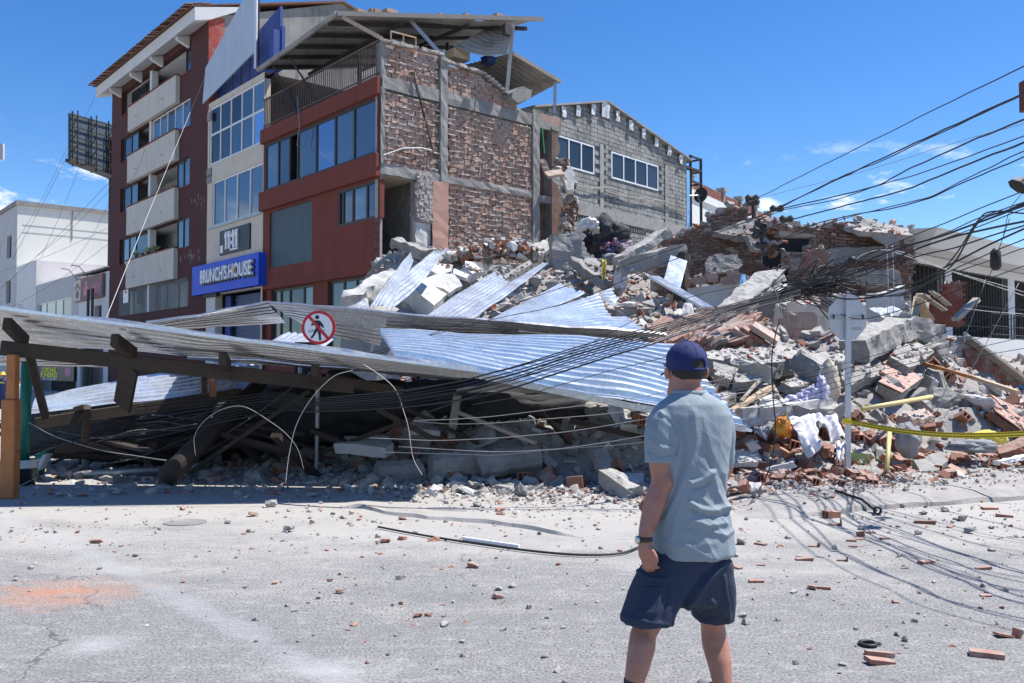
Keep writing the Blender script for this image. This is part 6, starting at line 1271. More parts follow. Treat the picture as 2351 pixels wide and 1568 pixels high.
for a, b, r_, la in (((*z7(1068, 764), 13.2), (*z7(1462, 694), 14.6), .036, 'long yellow plastic pipe jutting from the rubble right of the sign post'), ((*z7(1225, 875), 12.9), (*z7(1206, 1130), 12.2), .032, 'short upright yellow pipe stump below the tape')):
    m_ = MB(); a, b = P(*a), P(*b); d = (b - a).normalized(); m_.tube([a, b, b, b - d * .25], [r_, r_, r_ * .82, r_ * .82], 14); tag(m_.build('yellow_pipe', 'pipe_yellow', None, True), la, 'pipe', 'yellow pipes')
for a, b, w, la, mt in (((*b3(770, 985), 17.4), (*b3(1180, 1105), 16.6), .1, 'upper half of a long orange timber on the stair rubble', 'wood_orange'), ((*b3(1170, 1100), 16.6), (*b3(1510, 1215), 15.8), .12, 'lower half of a long orange timber by the stair wall', 'wood_pale'), ((*b3(1020, 640), 19.8), (*b3(1190, 485), 20.4), .16, 'grey plank poking up in front of the window bars', 'wood_grey'), ((*b2(770, 960), 12.8), (*b2(1180, 715), 13.6), .1, 'pale wooden lath slanting up from the man shoulder', 'wood_pale'), ((*b2(880, 850), 13.0), (*b2(1060, 650), 13.6), .05, 'thin lath beside the pale slanting lath', 'wood_grey'), ((*z7(1835, 1070), 12.9), (*z7(2000, 1035), 13.2), .08, 'white lath on the rubble below the tape at right', 'frame_white'), ((*z7(1805, 1180), 12.2), (*z7(1850, 1290), 11.6), .14, 'short grey log at the pavement edge on the right', 'wood_grey')): beam('timber_plank', a, b, w, w * .6, mt, la, 'timber', j=.006)
dn_ = 0
for a, b in (((690, 690), (740, 440)), ((730, 470), (835, 650)), ((770, 450), (940, 570)), ((745, 440), (790, 700)), ((830, 420), (970, 530)), ((700, 620), (720, 460)), ((780, 600), (800, 460))):
    dn_ += 1; beam('broken_board', (*b3(*a), 20.4 + .1 * dn_), (*b3(*b), 20.9 + .1 * dn_), .14, .04, 'wood_grey' if dn_ % 2 else 'wood_pale', 'splintered board fanned out left of the window bars', 'board', 'splintered boards by the house', j=.01)
brs = thing('brick_wall_remnant', P(*b3(1000, 560), 21.5), 'orange-red brick wall stub between the splintered boards and the white house', 'wall')
for r_ in range(16):
    for k in range(4):
        if (r_ > 8 and k < 1) or (r_ > 11 and k < 2) or (r_ > 14 and k < 3): continue
        inst('brick', UB['brick_wall_red'], frame(V((1, 0, 0)), V((0, 1, 0)), ZZ, P(*b3(850 + k * 55 + (25 if r_ % 2 else 0), 690 - r_ * 22), 21.8), (.17 * 1.9, .2, .066 * 1.0), ), brs)
# ================================================================ CLOTH AND BELONGINGS
def cloth(name, la, pts, mt, nu=26, nv=26, fold=.06, fr_=9, seed=0, cat='cloth', jag=.1):
    a, b, c_, d = [P(*p) for p in pts]; n0 = (b - a).cross(d - a).normalized(); n0 = n0 if n0.y < 0 else -n0; mb = MB()
    for j in range(nv + 1):
        for i in range(nu + 1):
            u, v = i / nu, j / nv; vv_ = v * (1 + jag * noise.noise(V((u * 4, seed, 0)))); p = a.lerp(b, u).lerp(d.lerp(c_, u), vv_); p += n0 * (fold * (.3 + v) * math.sin(u * fr_ + 2.0 * noise.noise(V((u * 3, v * 2, seed)))) + .05 * noise.noise(V((u * 6, v * 6, seed)))); mb.v.append(p)
    mb.f = [(j * (nu + 1) + i, j * (nu + 1) + i + 1, (j + 1) * (nu + 1) + i + 1, (j + 1) * (nu + 1) + i) for j in range(nv) for i in range(nu)]; mb.m = [0] * len(mb.f)
    o = mb.build(name, mt, None, True); so = o.modifiers.new('t', 'SOLIDIFY'); so.thickness = .008; return tag(o, la, cat)
def crumple(name, la, c_, sx2, sy2, sz2, mt, seed=0, cat='cloth', amp=.5):
    bm = bmesh.new(); bmesh.ops.create_icosphere(bm, subdivisions=4, radius=1)
    for v in bm.verts:
        n1 = noise.noise(v.co * 1.6 + V((seed, 0, 0))); n2 = abs(noise.noise(v.co * 3.2 + V((0, seed, 0)))); n3 = noise.noise(v.co * 7 + V((seed, seed, 0))); f = 1 + amp * (n1 - n2 * 1.1 + .25 * n3); v.co = V((v.co.x * sx2 * f, v.co.y * sy2 * f, v.co.z * sz2 * f))
    me = bpy.data.meshes.new(name); bm.to_mesh(me); bm.free(); me.materials.append(M[mt]); me.polygons.foreach_set('use_smooth', [True] * len(me.polygons)); o = finish(bpy.data.objects.new(name, me), None, c_); return tag(o, la, cat)
cloth('draped_sheet', 'white bed sheet draped over rubble in front of the long white beam', [(*b2(1330, 1010), 12.7), (*b2(1600, 985), 13.0), (*b2(1660, 1290), 12.2), (*b2(1530, 1400), 12.1)], 'cloth_white', fold=.07, fr_=11, seed=1)
cloth('draped_sheet', 'right hand end of the white bed sheet, spread beside the sign post', [(*b2(1580, 985), 13.0), (*b2(1800, 1000), 13.0), (*b2(1880, 1270), 12.4), (*b2(1640, 1120), 12.6)], 'cloth_white', fold=.08, fr_=9, seed=2)
cloth('draped_sheet', 'greyish sheet gathered under the white beam left of the fiery cloth', [(*b2(1000, 1130), 12.7), (*b2(1240, 1030), 13.0), (*b2(1250, 1160), 12.6), (*b2(1010, 1200), 12.4)], 'cloth_grey', fold=.05, fr_=12, seed=3)
cloth('draped_sheet', 'white torn cloth with green stripes hanging left of the sign post foot', [(*b2(1800, 1260), 12.4), (*b2(1880, 1250), 12.4), (*b2(1860, 1440), 12.0), (*b2(1800, 1450), 12.0)], 'cloth_white', 12, 14, .04, 8, 4)
for k, (x, y, s1, s2, s3) in enumerate(((1400, 850, .18, .15, .1), (1500, 820, .16, .14, .12), (1580, 790, .14, .14, .14), (1650, 770, .1, .14, .26))): crumple('lilac_cloth', ['flat lilac cloth bundle at the left end of the lilac clothes', 'second lilac cloth bundle from the left', 'rounded lilac cloth bundle near the right end', 'upright lilac cloth at the right end of the lilac clothes'][k], P(*b2(x, y), 13.5), s1, s2, s3, 'cloth_lilac', k + 5)
crumple('fiery_cloth', 'small red and yellow flame coloured cloth under the white beam', P(*b2(1275, 1110), 12.6), .13, .12, .18, 'cloth_fire', 11); crumple('rolled_mat', 'beige rolled mat standing in the rubble left of the sign post', P(*b2(1730, 690), 13.9), .16, .2, .4, 'cloth_beige', 13, 'mat', .25)
for (a, b, s1, s3, mt, la, sd_) in ((500, 985, .75, .5, 'cloth_black', 'shiny black tarpaulin heaped at the top of the clothes pile', 1), (470, 1060, .4, .5, 'cloth_black', 'black cloth hanging below the shiny tarpaulin', 2), (520, 1095, .4, .25, 'cloth_navy', 'navy blue clothes in the middle of the clothes pile', 3), (505, 1085, .22, .2, 'cloth_pink', 'pink garment beside the navy clothes', 4), (590, 1085, .45, .35, 'cloth_mixed', 'teal and red printed clothes at the right of the pile', 5), (545, 1125, .6, .2, 'cloth_black', 'dark clothes along the bottom of the pile', 6), (410, 945, .35, .25, 'plastic_clear', 'white plastic bag at the top left of the clothes pile', 7), (440, 985, .25, .25, 'cloth_beige', 'beige cloth beside the black tarpaulin', 8), (560, 1155, .45, .18, 'cloth_grey', 'grey cloth under the clothes pile', 9), (600, 1290, .2, .5, 'cloth_white', 'long white cloth hanging below the clothes pile', 10)): crumple('garment_heap', la, P(*z3(a, b), 27.5 if b < 1150 else 25), s1, .4, s3, mt, sd_)
cloth('striped_cloth', 'white and mauve striped cloth hanging beside the column stub', [(*z3(312, 1062), 27.2), (*z3(350, 1068), 27.2), (*z3(348, 1182), 27), (*z3(315, 1180), 27)], 'cloth_lilac', 10, 10, .06, 12, 6); cloth('yellow_ribbon', 'yellow cloth strip hanging below the clothes pile', [(*z3(480, 1160), 24.6), (*z3(515, 1158), 24.6), (*z3(500, 1290), 24.5), (*z3(486, 1290), 24.5)], 'cloth_yellow', 8, 12, .06, 10, 7)
cloth('plastic_sheet', 'white plastic sheet spread on the wall remnant right of the octagonal sign', [(*b3(345, 555), 20.6), (*b3(545, 545), 21), (*b3(635, 600), 20.2), (*b3(450, 625), 19.8)], 'plastic_clear', 18, 10, .06, 9, 8, 'plastic sheet')
crumple('cement_sack', 'yellow and grey sack lying just below the right end of the tape', P(*z7(1780, 930), 13.6), .3, .2, .12, 'cloth_yellow', 15, 'sack', .3); crumple('plastic_bag', 'clear plastic bag over bricks at the foot of the rubble on the right', P(*z7(1580, 1170), 12.0), .2, .18, .15, 'plastic_clear', 16, 'bag', .3); crumple('plastic_bag', 'clear plastic bag near the sign post foot', P(*z7(1200, 1190), 11.9), .16, .15, .1, 'plastic_clear', 17, 'bag', .3); crumple('dark_garment', 'dark grey garment on the rubble below the tape', P(*z7(1700, 975), 13.2), .4, .25, .1, 'cloth_grey', 18, 'cloth', .4); crumple('hooded_cloth', 'grey pointed cloth draped on a block below the tape', P(*z7(1330, 940), 13.0), .2, .18, .26, 'cloth_grey', 19, 'cloth', .25)
pl = thing('palm_leaf', P(*b2(2000, 1400), 12.2), 'green palm leaf lying beside the sign post', 'leaf')
for k in range(12):
    m_ = MB(); a = P(*b2(1940, 1350), 12.3); an_ = R(-35 - k * 6); d = V((math.cos(an_), -.25 + .03 * k, math.sin(an_) * .45)); l_ = .35 + .2 * random.random(); s_ = d.cross(V((0, 1, .3))).normalized() * .016; m_.add([a, a + d * l_ * .5 + s_ + ZZ * .04, a + d * l_, a + d * l_ * .5 - s_ + ZZ * .04], [(0, 1, 2, 3)]); m_.build('leaflet', 'leaf', pl)

for k, (zf, a, b, Y, sx2, sy2, sz2, la) in enumerate(((z5, 850, 960, 15.0, 2.3, .7, .5, 'added black heap deepening the shade low under the canopy between the props'), (z5, 1750, 900, 15.6, 1.9, .7, .62, 'added black heap deepening the shade behind the toppled utility pole'), (z6, 60, 930, 14.8, 1.3, .5, .62, 'added black heap deepening the shade right of the wide steel column'), (z6, 560, 930, 14.9, 1.6, .5, .5, 'added black heap standing in for shade under the left end of the widest sheet'), (z6, 1150, 940, 14.4, 2.0, .5, .42, 'added black heap standing in for shade under the middle of the widest sheet'))): crumple('shade_heap', la, P(*zf(a, b), Y), sx2, sy2, sz2, 'cloth_black', 30 + k, 'tarpaulin', .35)  # added black heaps, put the shade under the sheets into colour
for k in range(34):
    x0, y0, Y = random.uniform(500, 4200), random.uniform(880, 1130), random.uniform(12.6, 14.6); q = P(*z5(x0, y0), Y); d = V((random.uniform(-1, 1), random.uniform(-.4, .4), random.uniform(-.35, .35))).normalized() * random.uniform(.4, 1.2); m_ = MB(); m_.bar(q - d, q + d, random.uniform(.06, .16), random.uniform(.03, .08)); tag(m_.build('dark_plank', 'wood_dark'), 'dark broken plank added to deepen the shade under the sheets', 'timber', 'dark planks under the sheets')  # dark planks added to make the shade under the sheets deeper
# ================================================================ LOOSE DEBRIS
def hullmesh(name, mt, npt, fx, fy, fz, seed):
    rnd = random.Random(seed); bm = bmesh.new()
    for _ in range(npt):
        p = V((rnd.uniform(-.5, .5), rnd.uniform(-.5, .5), rnd.uniform(-.5, .5))); m_ = max(abs(p.x), abs(p.y), abs(p.z)); p = p * (.5 / m_) * rnd.uniform(.75, 1); bm.verts.new((p.x * fx, p.y * fy, p.z * fz))
    bmesh.ops.convex_hull(bm, input=bm.verts); loose = [v for v in bm.verts if not v.link_faces]
    bmesh.ops.delete(bm, geom=loose, context='VERTS'); me = bpy.data.meshes.new(name); bm.to_mesh(me); bm.free(); me.materials.append(M[mt]); return me
def hollow(name, mt, lx, ly, lz, cut=1.0, seed=0):
    """hollow clay block: outer shell with two cells open at its ends"""
    m_ = MB(); t = .13; rnd = random.Random(seed); e = lambda: rnd.uniform(-.05, .0) * (cut < 1)
    def b(x0, x1, y0, y1, z0, z1): m_.hexa([V((x * lx + (e() if x > 0 else 0), y * ly, z * lz)) for z in (z0, z1) for x, y in ((x0, y0), (x1, y0), (x1, y1), (x0, y1))])
    b(-.5, .5, -.5, .5, -.5, -.5 + t); b(-.5, .5, -.5, .5, .5 - t, .5); b(-.5, .5, -.5, -.5 + t, -.5 + t, .5 - t); b(-.5, .5, .5 - t, .5, -.5 + t, .5 - t); b(-.5, .5, -.06, .06, -.5 + t, .5 - t)
    return m_.mesh(name, mt, V((0, 0, 0)))
def hires(me, seed, amp=.05):
    bm = bmesh.new(); bm.from_mesh(me); bmesh.ops.subdivide_edges(bm, edges=bm.edges, cuts=3, use_grid_fill=True); bm.normal_update()
    for v in bm.verts: v.co += v.normal * (amp * noise.noise(v.co * 4 + V((seed, 0, 0))) + amp * .7 * noise.noise(v.co * 11 + V((0, seed, 0))))
    o = bpy.data.meshes.new(me.name + '_near'); bm.to_mesh(o); bm.free(); o.materials.append(me.materials[0]); return o
CH = [hullmesh('concrete_chunk', 'concrete', 12 + k % 5, 1, random.uniform(.6, 1), random.uniform(.35, .8), k) for k in range(12)]
PC = [hullmesh('plaster_chunk', 'plaster_white', 11 + k % 4, 1, random.uniform(.5, 1), random.uniform(.12, .4), 40 + k) for k in range(8)]
BC = [hullmesh('brick_chunk', 'brick_loose', 10 + k % 4, 1, random.uniform(.45, .8), random.uniform(.2, .5), 80 + k) for k in range(10)]
HBK = [hollow('hollow_brick', 'brick_loose', 1, .62, .42, 1, 0), hollow('hollow_brick_half', 'brick_loose', .7, .62, .55, .5, 3), hollow('hollow_brick_short', 'brick_loose', .5, .6, .6, .5, 5)]
SB = [unit_box('brick_plate', 'brick_loose')]
HI = {m_.name: hires(m_, i) for i, m_ in enumerate(CH + PC + BC)}
def flat_box(name, m): mb = MB(); mb.hexa([V((x, y, z)) for z in (-.09, .09) for x, y in ((-.5, -.28), (.5, -.24), (.44, .3), (-.5, .26))]); return mb.mesh(name, m, V((0, 0, 0)))
FBK = flat_box('brick_slice', 'brick_loose')
SBP = [unit_box('brick_plate_pale', 'brick_pale')]
def to_px(p):
    d = p - CAM; yc = d.y * math.cos(TILT) + d.z * math.sin(TILT); zc = -d.y * math.sin(TILT) + d.z * math.cos(TILT); return CX + FPX * d.x / yc, CY - FPX * zc / yc, yc
def zone(x, y):
    if y > 1175: return 'on the open road at left' if x < 760 else ('on the road around the black cable' if x < 1500 else 'on the road right of the man')
    if y > 1050: return 'at the front edge of the canopy shade' if x < 1480 else ("at the rubble foot between the man and the sign post" if x < 1930 else 'along the pavement right of the sign post')
    if y > 900: return 'in the shade under the fallen sheets' if x < 1560 else ('around the draped white sheet' if x < 1930 else 'just below the yellow tape')
    if y > 750: return 'half hidden behind the widest sheet' if x < 1540 else ('on the slabs beside the blue cap' if x < 1900 else 'around the upside-down V beam')
    return 'in the pile under the torn brick wall' if x < 1330 else ('around the sheet fan and clothes pile' if x < 1640 else 'below the broken brick walls')
kby = [(p.x, p.y) for p in kb]
def pav(x, y):
    if x < kby[0][0] + 1.0 or x > kby[-1][0]: return 0.0
    for a, b in zip(kby, kby[1:]):
        if a[0] <= x <= b[0]: yk = a[1] + (b[1] - a[1]) * (x - a[0]) / (b[0] - a[0]); return .15 * min(1, max(0, (y - yk) / .5))
    return 0.0
pieces = []   # (size in picture, mesh, matrix, kind)
STUFF = {}
def piece(me, c, sz, kind, rot=None, flat=None):
    rt_ = rot or rndrot(); m_ = rt_.to_4x4() @ Matrix.Diagonal((sz, sz, sz, 1)); m_.translation = c; pieces.append([sz * FPX / max(2, c.y), me, m_, kind, c])
def flatrot(tilt=.35):
    return Matrix.Rotation(random.gauss(0, tilt), 3, 'X') @ Matrix.Rotation(random.gauss(0, tilt), 3, 'Y') @ Matrix.Rotation(random.uniform(0, 6.28), 3, 'Z')
def lot_ok(x, y):
    p = V((x, y, 0)) - C0; t_, s_ = p.dot(D1), p.dot(D2); return t_ < .0 and not (s_ < -1.0 and t_ > -8)
# a) over the mound
for k in range(9000):
    x = random.uniform(-4.5, 16); y = 11.2 + 20 * random.random() ** 1.6
    if y < foot_y(x) - .6 * random.random() ** 2 * 2 or not lot_ok(x, y): continue
    z = Hs(x, y); near = y < foot_y(x) + 2.2
    r_ = random.random(); sz = random.choice((.07, .09, .11, .14, .18, .22)) * random.uniform(.8, 1.3)
    if y > 19: sz *= 1.45
    if r_ < .40: piece(random.choice(CH), V((x, y, z + sz * .12)), sz * 1.15, 'concrete')
    elif r_ < .62: piece(random.choice(PC), V((x, y, z + sz * .1)), sz * 1.4, 'plaster', flatrot(.5))
    elif r_ < (.95 if x > 3 else .74) : piece(random.choice(BC), V((x, y, z + sz * .1)), sz, 'brick', flatrot(.5))
    elif x < 3 and random.random() < .85: piece(random.choice(CH), V((x, y, z + sz * .12)), sz * 1.15, 'concrete')
    else: piece(random.choice(HBK), V((x, y, z + .08)), random.uniform(.26, .34), 'brick', flatrot(.5) if random.random() < .5 else None)
# big lumps to break up the slope
for k in range(420):
    x = random.uniform(-3.5, 15); y = random.uniform(13.5, 30)
    if not lot_ok(x, y) or y < foot_y(x) + 1: continue
    sz = random.uniform(.35, .85); piece(random.choice(CH if random.random() < .55 else PC), V((x, y, Hs(x, y) + .05)), sz, 'concrete', flatrot(.5))
# b) brick heap at the foot of the torn wall
for k in range(420):
    px, py = random.uniform(820, 1760), random.uniform(0, 1); py = 800 - 130 * math.sin(math.pi * min(1, max(0, (px - 800) / 1000))) * random.random() ** .7 + 40 * random.random()
    c = P(*b1(px, py), random.uniform(28.2, 29.6)); r_ = random.random()
    if r_ < .22: piece(random.choice(HBK), c, random.uniform(.24, .34), 'brick')
    elif r_ < .42: piece(random.choice(BC), c, random.uniform(.15, .3), 'brick')
    elif r_ < .68: piece(random.choice(PC), c, random.uniform(.2, .5), 'plaster')
    else: piece(random.choice(CH), c, random.uniform(.15, .4), 'concrete')
for fr_c, pl_c in CREST:
    zs_c = sorted(p[1] for p in pl_c); zmid = zs_c[len(zs_c) // 2]
    for (u, z) in pl_c:
        if z < zmid - .2: continue
        for q in range(3):
            c = fr_c.w(u + random.uniform(-.2, .2), random.uniform(-.1, .4), z + random.uniform(-.1, .12)); r_ = random.random(); piece(random.choice(BC if r_ < .5 else CH), c, random.uniform(.12, .34), 'brick' if r_ < .5 else 'concrete', flatrot(.4))
# c) pale shingle-like brick courses slid over the slab behind the cap, all dipping the same way
for k in range(150):
    px, py = random.uniform(60, 1010), 0; py = random.uniform(20, 300) - (px - 500) * .08
    Yd = 20.5 - (py / 300) * 4.6; c = P(*b2(px, py), Yd); rt_ = Matrix.Rotation(R(-24) + random.gauss(0, .12), 3, 'Y') @ Matrix.Rotation(R(14) + random.gauss(0, .15), 3, 'X') @ Matrix.Rotation(random.gauss(R(20), .25), 3, 'Z')
    m_ = rt_.to_4x4() @ Matrix.Diagonal((random.uniform(.3, .42), random.uniform(.16, .24), .07, 1)); m_.translation = c; pieces.append([.34 * FPX / Yd, SBP[0] if random.random() < .6 else SB[0], m_, 'brick', c])
for k, (px, py, w) in enumerate(((1110, 200, .55), (985, 215, .5), (900, 215, .42), (930, 275, .48), (870, 290, .4), (1050, 280, .4))):
    c = P(*b2(px, py), 16.6); rt_ = Matrix.Rotation(R(30), 3, 'Y') @ Matrix.Rotation(R(22), 3, 'X') @ Matrix.Rotation(R(-12), 3, 'Z'); m_ = rt_.to_4x4() @ Matrix.Diagonal((w, .3 if k else .5, .1, 1)); m_.translation = c; pieces.append([w * 120, SBP[0] if k % 3 != 1 else SB[0], m_, 'brick', c])
# d) hollow bricks strewn at the rubble foot on the right, brick row beside the man
for k in range(190):
    px, py = random.uniform(330, 2000), random.uniform(1000, 1330)
    if px > 1150: py = random.uniform(930, 1290)
    q = G(*z7(px, py)); y = min(q.y, 13.8)
    if y < foot_y(q.x) - .5: continue
    c = V((q.x * y / q.y, y, 0)); c.z = Hs(c.x, c.y) + .07; piece(random.choice(HBK), c, random.uniform(.2, .31), 'brick', flatrot(.3) if random.random() < .5 else None)
for k in range(5): piece(HBK[0], P(*b2(800 + k * 58, 1485), 12.35), .3, 'brick', Matrix.Rotation(R(4), 3, 'Z'))
# e) crumbs spread from the foot over the road
for k in range(9500):
    x = random.uniform(-7, 9.5); d = random.random() ** 2.4; y = foot_y(x) - d * 7.5
    if y < 4.3 or noise.noise(V((x * .55, y * .8, 9))) + .5 * noise.noise(V((x * 1.7, y * 2.2, 5))) < random.uniform(-.6, .4): continue
    sz = random.choice((.015, .02, .025, .03, .04, .055, .08)) * random.uniform(.7, 1.3) * (1 if d < .25 else .65); r_ = random.random()
    piece(random.choice(CH if r_ < .68 else BC), V((x, y, pav(x, y) + sz * .12)), sz, 'concrete' if r_ < .68 else 'brick', flatrot(.4))
for k in range(5200):
    x = random.uniform(-6, 9); y = foot_y(x) + (random.gauss(-.1, .35) if k % 2 else -abs(random.gauss(0, 1.1))); sz = random.choice((.03, .05, .07, .1)) * random.uniform(.7, 1.3) * (1 if k % 2 else .6); r_ = random.random()
    piece(random.choice(CH if r_ < .5 else (PC if r_ < .7 else BC)), V((x, y, max(pav(x, y), Hs(x, y)) + sz * .15)), sz, 'concrete' if r_ < .7 else 'brick', flatrot(.5))
for k in range(900):   # brick litter spread over the pavement right of the man
    x = random.uniform(2.3, 8.5); y = foot_y(x) + random.gauss(-.05, .45); sz = random.choice((.08, .11, .15, .2)) * random.uniform(.7, 1.2); r_ = random.random()
    if r_ < .42: piece(random.choice(BC), V((x, y, max(.12, Hs(x, y)) + sz * .12)), sz, 'brick', flatrot(.4))
    elif r_ < .55: piece(random.choice(HBK), V((x, y, max(.12, Hs(x, y)) + .06)), random.uniform(.16, .26), 'brick', flatrot(.3))
    elif r_ < .75: piece(FBK, V((x, y, max(.12, Hs(x, y)) + .02)), sz * .8, 'brick', flatrot(.3))
    else: piece(random.choice(CH + PC), V((x, y, max(.12, Hs(x, y)) + sz * .12)), sz, 'concrete', flatrot(.4))
# under the canopy: rubble in the shade, street crumbs further left
for k in range(900):
    x = random.uniform(-7.5, 3.5); y = random.uniform(11.0, 17.5); sz = random.uniform(.05, .3) * (1 if y > 12.5 else .6); r_ = random.random(); piece(random.choice(CH if r_ < .6 else (PC if r_ < .8 else BC)), V((x, y, Hs(x, y) + sz * .1)), sz, 'concrete' if r_ < .8 else 'brick', flatrot(.5))
for k in range(700):
    x = random.uniform(-16, -4); y = random.uniform(14, 34); sz = random.uniform(.04, .16); piece(random.choice(CH if k % 3 else BC), V((x, y, sz * .12)), sz, 'concrete' if k % 3 else 'brick', flatrot(.4))
# f) the single shards picked out on the road (picture x, y, width, kind)
ROAD = [b6(*p[:2]) + (p[2] * .5, p[3]) for p in ((840, 160, 38, 'r'), (1245, 145, 85, 'g'), (1050, 223, 45, 'g'), (1140, 265, 45, 'g'), (1328, 260, 65, 'g'), (1168, 190, 55, 'r'), (440, 312, 60, 'r'), (622, 375, 35, 'g'), (645, 386, 18, 'r'), (1268, 500, 42, 'r'), (1516, 488, 38, 'r'), (1567, 543, 58, 'r'), (1503, 348, 28, 'r'), (1668, 378, 30, 'r'), (1466, 568, 40, 'g'), (1853, 468, 28, 'r'), (1986, 423, 14, 'r'), (2072, 424, 30, 'r'), (2170, 424, 70, 'r'), (2285, 566, 65, 'r'), (1918, 652, 48, 'r'), (1968, 648, 42, 'r'), (1180, 766, 32, 'r'), (674, 692, 28, 'w'), (948, 649, 14, 'r'), (1435, 220, 50, 'o'), (1615, 180, 50, 'o'), (1580, 200, 50, 'o'), (1752, 90, 60, 'o'), (2035, 80, 40, 'r'), (2110, 85, 60, 'g'), (2190, 145, 60, 'g'), (1768, 310, 55, 'r'), (1845, 297, 50, 'r'), (1910, 270, 40, 'g'), (1990, 303, 60, 'r'), (1850, 205, 45, 'r'), (2290, 165, 55, 'r'), (2300, 185, 50, 'r'), (2030, 598, 35, 'r'))]
ROAD += [b7(*p[:2]) + (p[2] * .3412, p[3]) for p in ((1040, 1435, 185, 'p'), (1040, 1385, 175, 'p'), (1165, 1370, 40, 'r'), (1760, 1388, 205, 'p'), (1895, 1255, 150, 'a'), (1525, 1325, 50, 'r'), (1755, 985, 70, 'p'), (1740, 920, 60, 'g'), (1620, 950, 30, 'r'), (665, 935, 90, 'p'), (587, 935, 85, 'r'), (210, 890, 95, 'p'), (75, 795, 85, 'p'), (243, 777, 52, 'p'), (535, 742, 110, 'p'), (790, 745, 70, 'a'), (1355, 762, 110, 'p'), (1740, 802, 95, 'p'), (740, 660, 75, 'g'), (600, 650, 70, 'a'), (240, 638, 80, 'p'), (372, 650, 45, 'r'), (925, 535, 85, 'g'), (905, 597, 90, 'a'), (850, 615, 65, 'p'), (1075, 600, 65, 'p'), (980, 560, 60, 'p'), (862, 652, 55, 'p'), (1300, 567, 70, 'g'), (1590, 475, 90, 'g'), (1645, 560, 90, 'g'), (1930, 585, 70, 'w'), (715, 455, 105, 'h'), (740, 505, 90, 'a'), (1335, 435, 70, 'g'), (1480, 415, 75, 'g'), (1515, 520, 60, 'p'), (770, 1505, 30, 'r'), (120, 635, 110, 'g'), (75, 720, 50, 'g'), (700, 715, 35, 'g'), (1210, 797, 45, 'p'), (1345, 494, 130, 'p'), (1880, 450, 100, 'p'), (1780, 400, 100, 'p'))]
AB = []
for k in range(3):   # angle shard: corner of a hollow brick
    m_ = MB(); m_.hexa([V((x, y, z)) for z in (-.12, -.02) for x, y in ((-.5, -.3), (.5, -.34 + .05 * k), (.46, .3), (-.46, .28))]); m_.hexa([V((x, y, z)) for z in (-.02, .32) for x, y in ((.36, -.33), (.5, -.33), (.46, .29), (.34, .2))]); AB.append(m_.mesh('brick_angle_shard', 'brick_loose', V((0, 0, 0))))
OR = [hullmesh('clay_lump', 'brick_pale', 12, 1, .8, .7, 200 + k) for k in range(3)]
road_objs = []
for k, (x, y, w, kd) in enumerate(ROAD):
    c = G(x, y); sz = w / FPX * c.y; rot = Matrix.Rotation(random.gauss(0, .08), 3, 'X') @ Matrix.Rotation(random.gauss(0, .08), 3, 'Y') @ Matrix.Rotation(random.gauss(0, .5), 3, 'Z'); lift = .12
    if kd == 'r': me, nm, cat_, ds = random.choice(BC), 'brick_shard', 'brick shard', 'terracotta brick lump'
    elif kd == 'p': me, nm, cat_, ds = SB[0], 'brick_shard', 'brick shard', 'flat terracotta brick slice'
    elif kd == 'a': me, nm, cat_, ds = AB[k % 3], 'brick_shard', 'brick shard', 'L-shaped hollow brick corner'
    elif kd == 'h': me, nm, cat_, ds = HBK[0], 'hollow_brick', 'brick', 'nearly whole hollow brick'
    elif kd == 'o': me, nm, cat_, ds = OR[k % 3], 'clay_lump', 'lump', 'yellowish brown clay lump'
    elif kd == 'w': me, nm, cat_, ds = PC[k % 8], 'plaster_chunk', 'plaster piece', 'white plaster lump'
    else: me, nm, cat_, ds = random.choice(CH), 'concrete_chunk', 'concrete chunk', 'grey concrete lump'
    sz *= .62 if kd == 'o' else (.78 if kd in 'gw' else 1); me = HI.get(me.name, me); S_ = (sz, sz * .45, sz * .16) if kd == 'p' else (sz, sz, sz)
    mm = rot.to_4x4() @ Matrix.Diagonal((*S_, 1)); c.z = {'p': sz * .08, 'r': sz * .16, 'a': sz * .12, 'h': sz * .21, 'o': sz * .25, 'w': sz * .1, 'g': sz * .22}[kd]; mm.translation = c
    road_objs.append((inst(nm, me, mm), ds, cat_, zone(x, y) if y > 1176 else 'on the road edge before the rubble', c.y))
ORD = 'nearest second third fourth fifth sixth seventh eighth ninth tenth eleventh twelfth thirteenth fourteenth fifteenth sixteenth seventeenth eighteenth nineteenth twentieth'.split()
from itertools import groupby
for key, grp in groupby(sorted(road_objs, key=lambda r_: (r_[1], r_[3], r_[4])), key=lambda r_: (r_[1], r_[3])):
    grp = list(grp)
    for i, (o, ds, cat_, zn, _) in enumerate(grp):
        tag(o, ds + ' ' + zn.replace('on the road edge before the rubble','before the rubble').replace('on the road around the black cable','near the black cable') + ('' if len(grp) == 1 else ', ' + (ORD[min(i, 19)] + (' nearest' if i else '')) + ' to the camera'), cat_, 'single shards lying on the road')
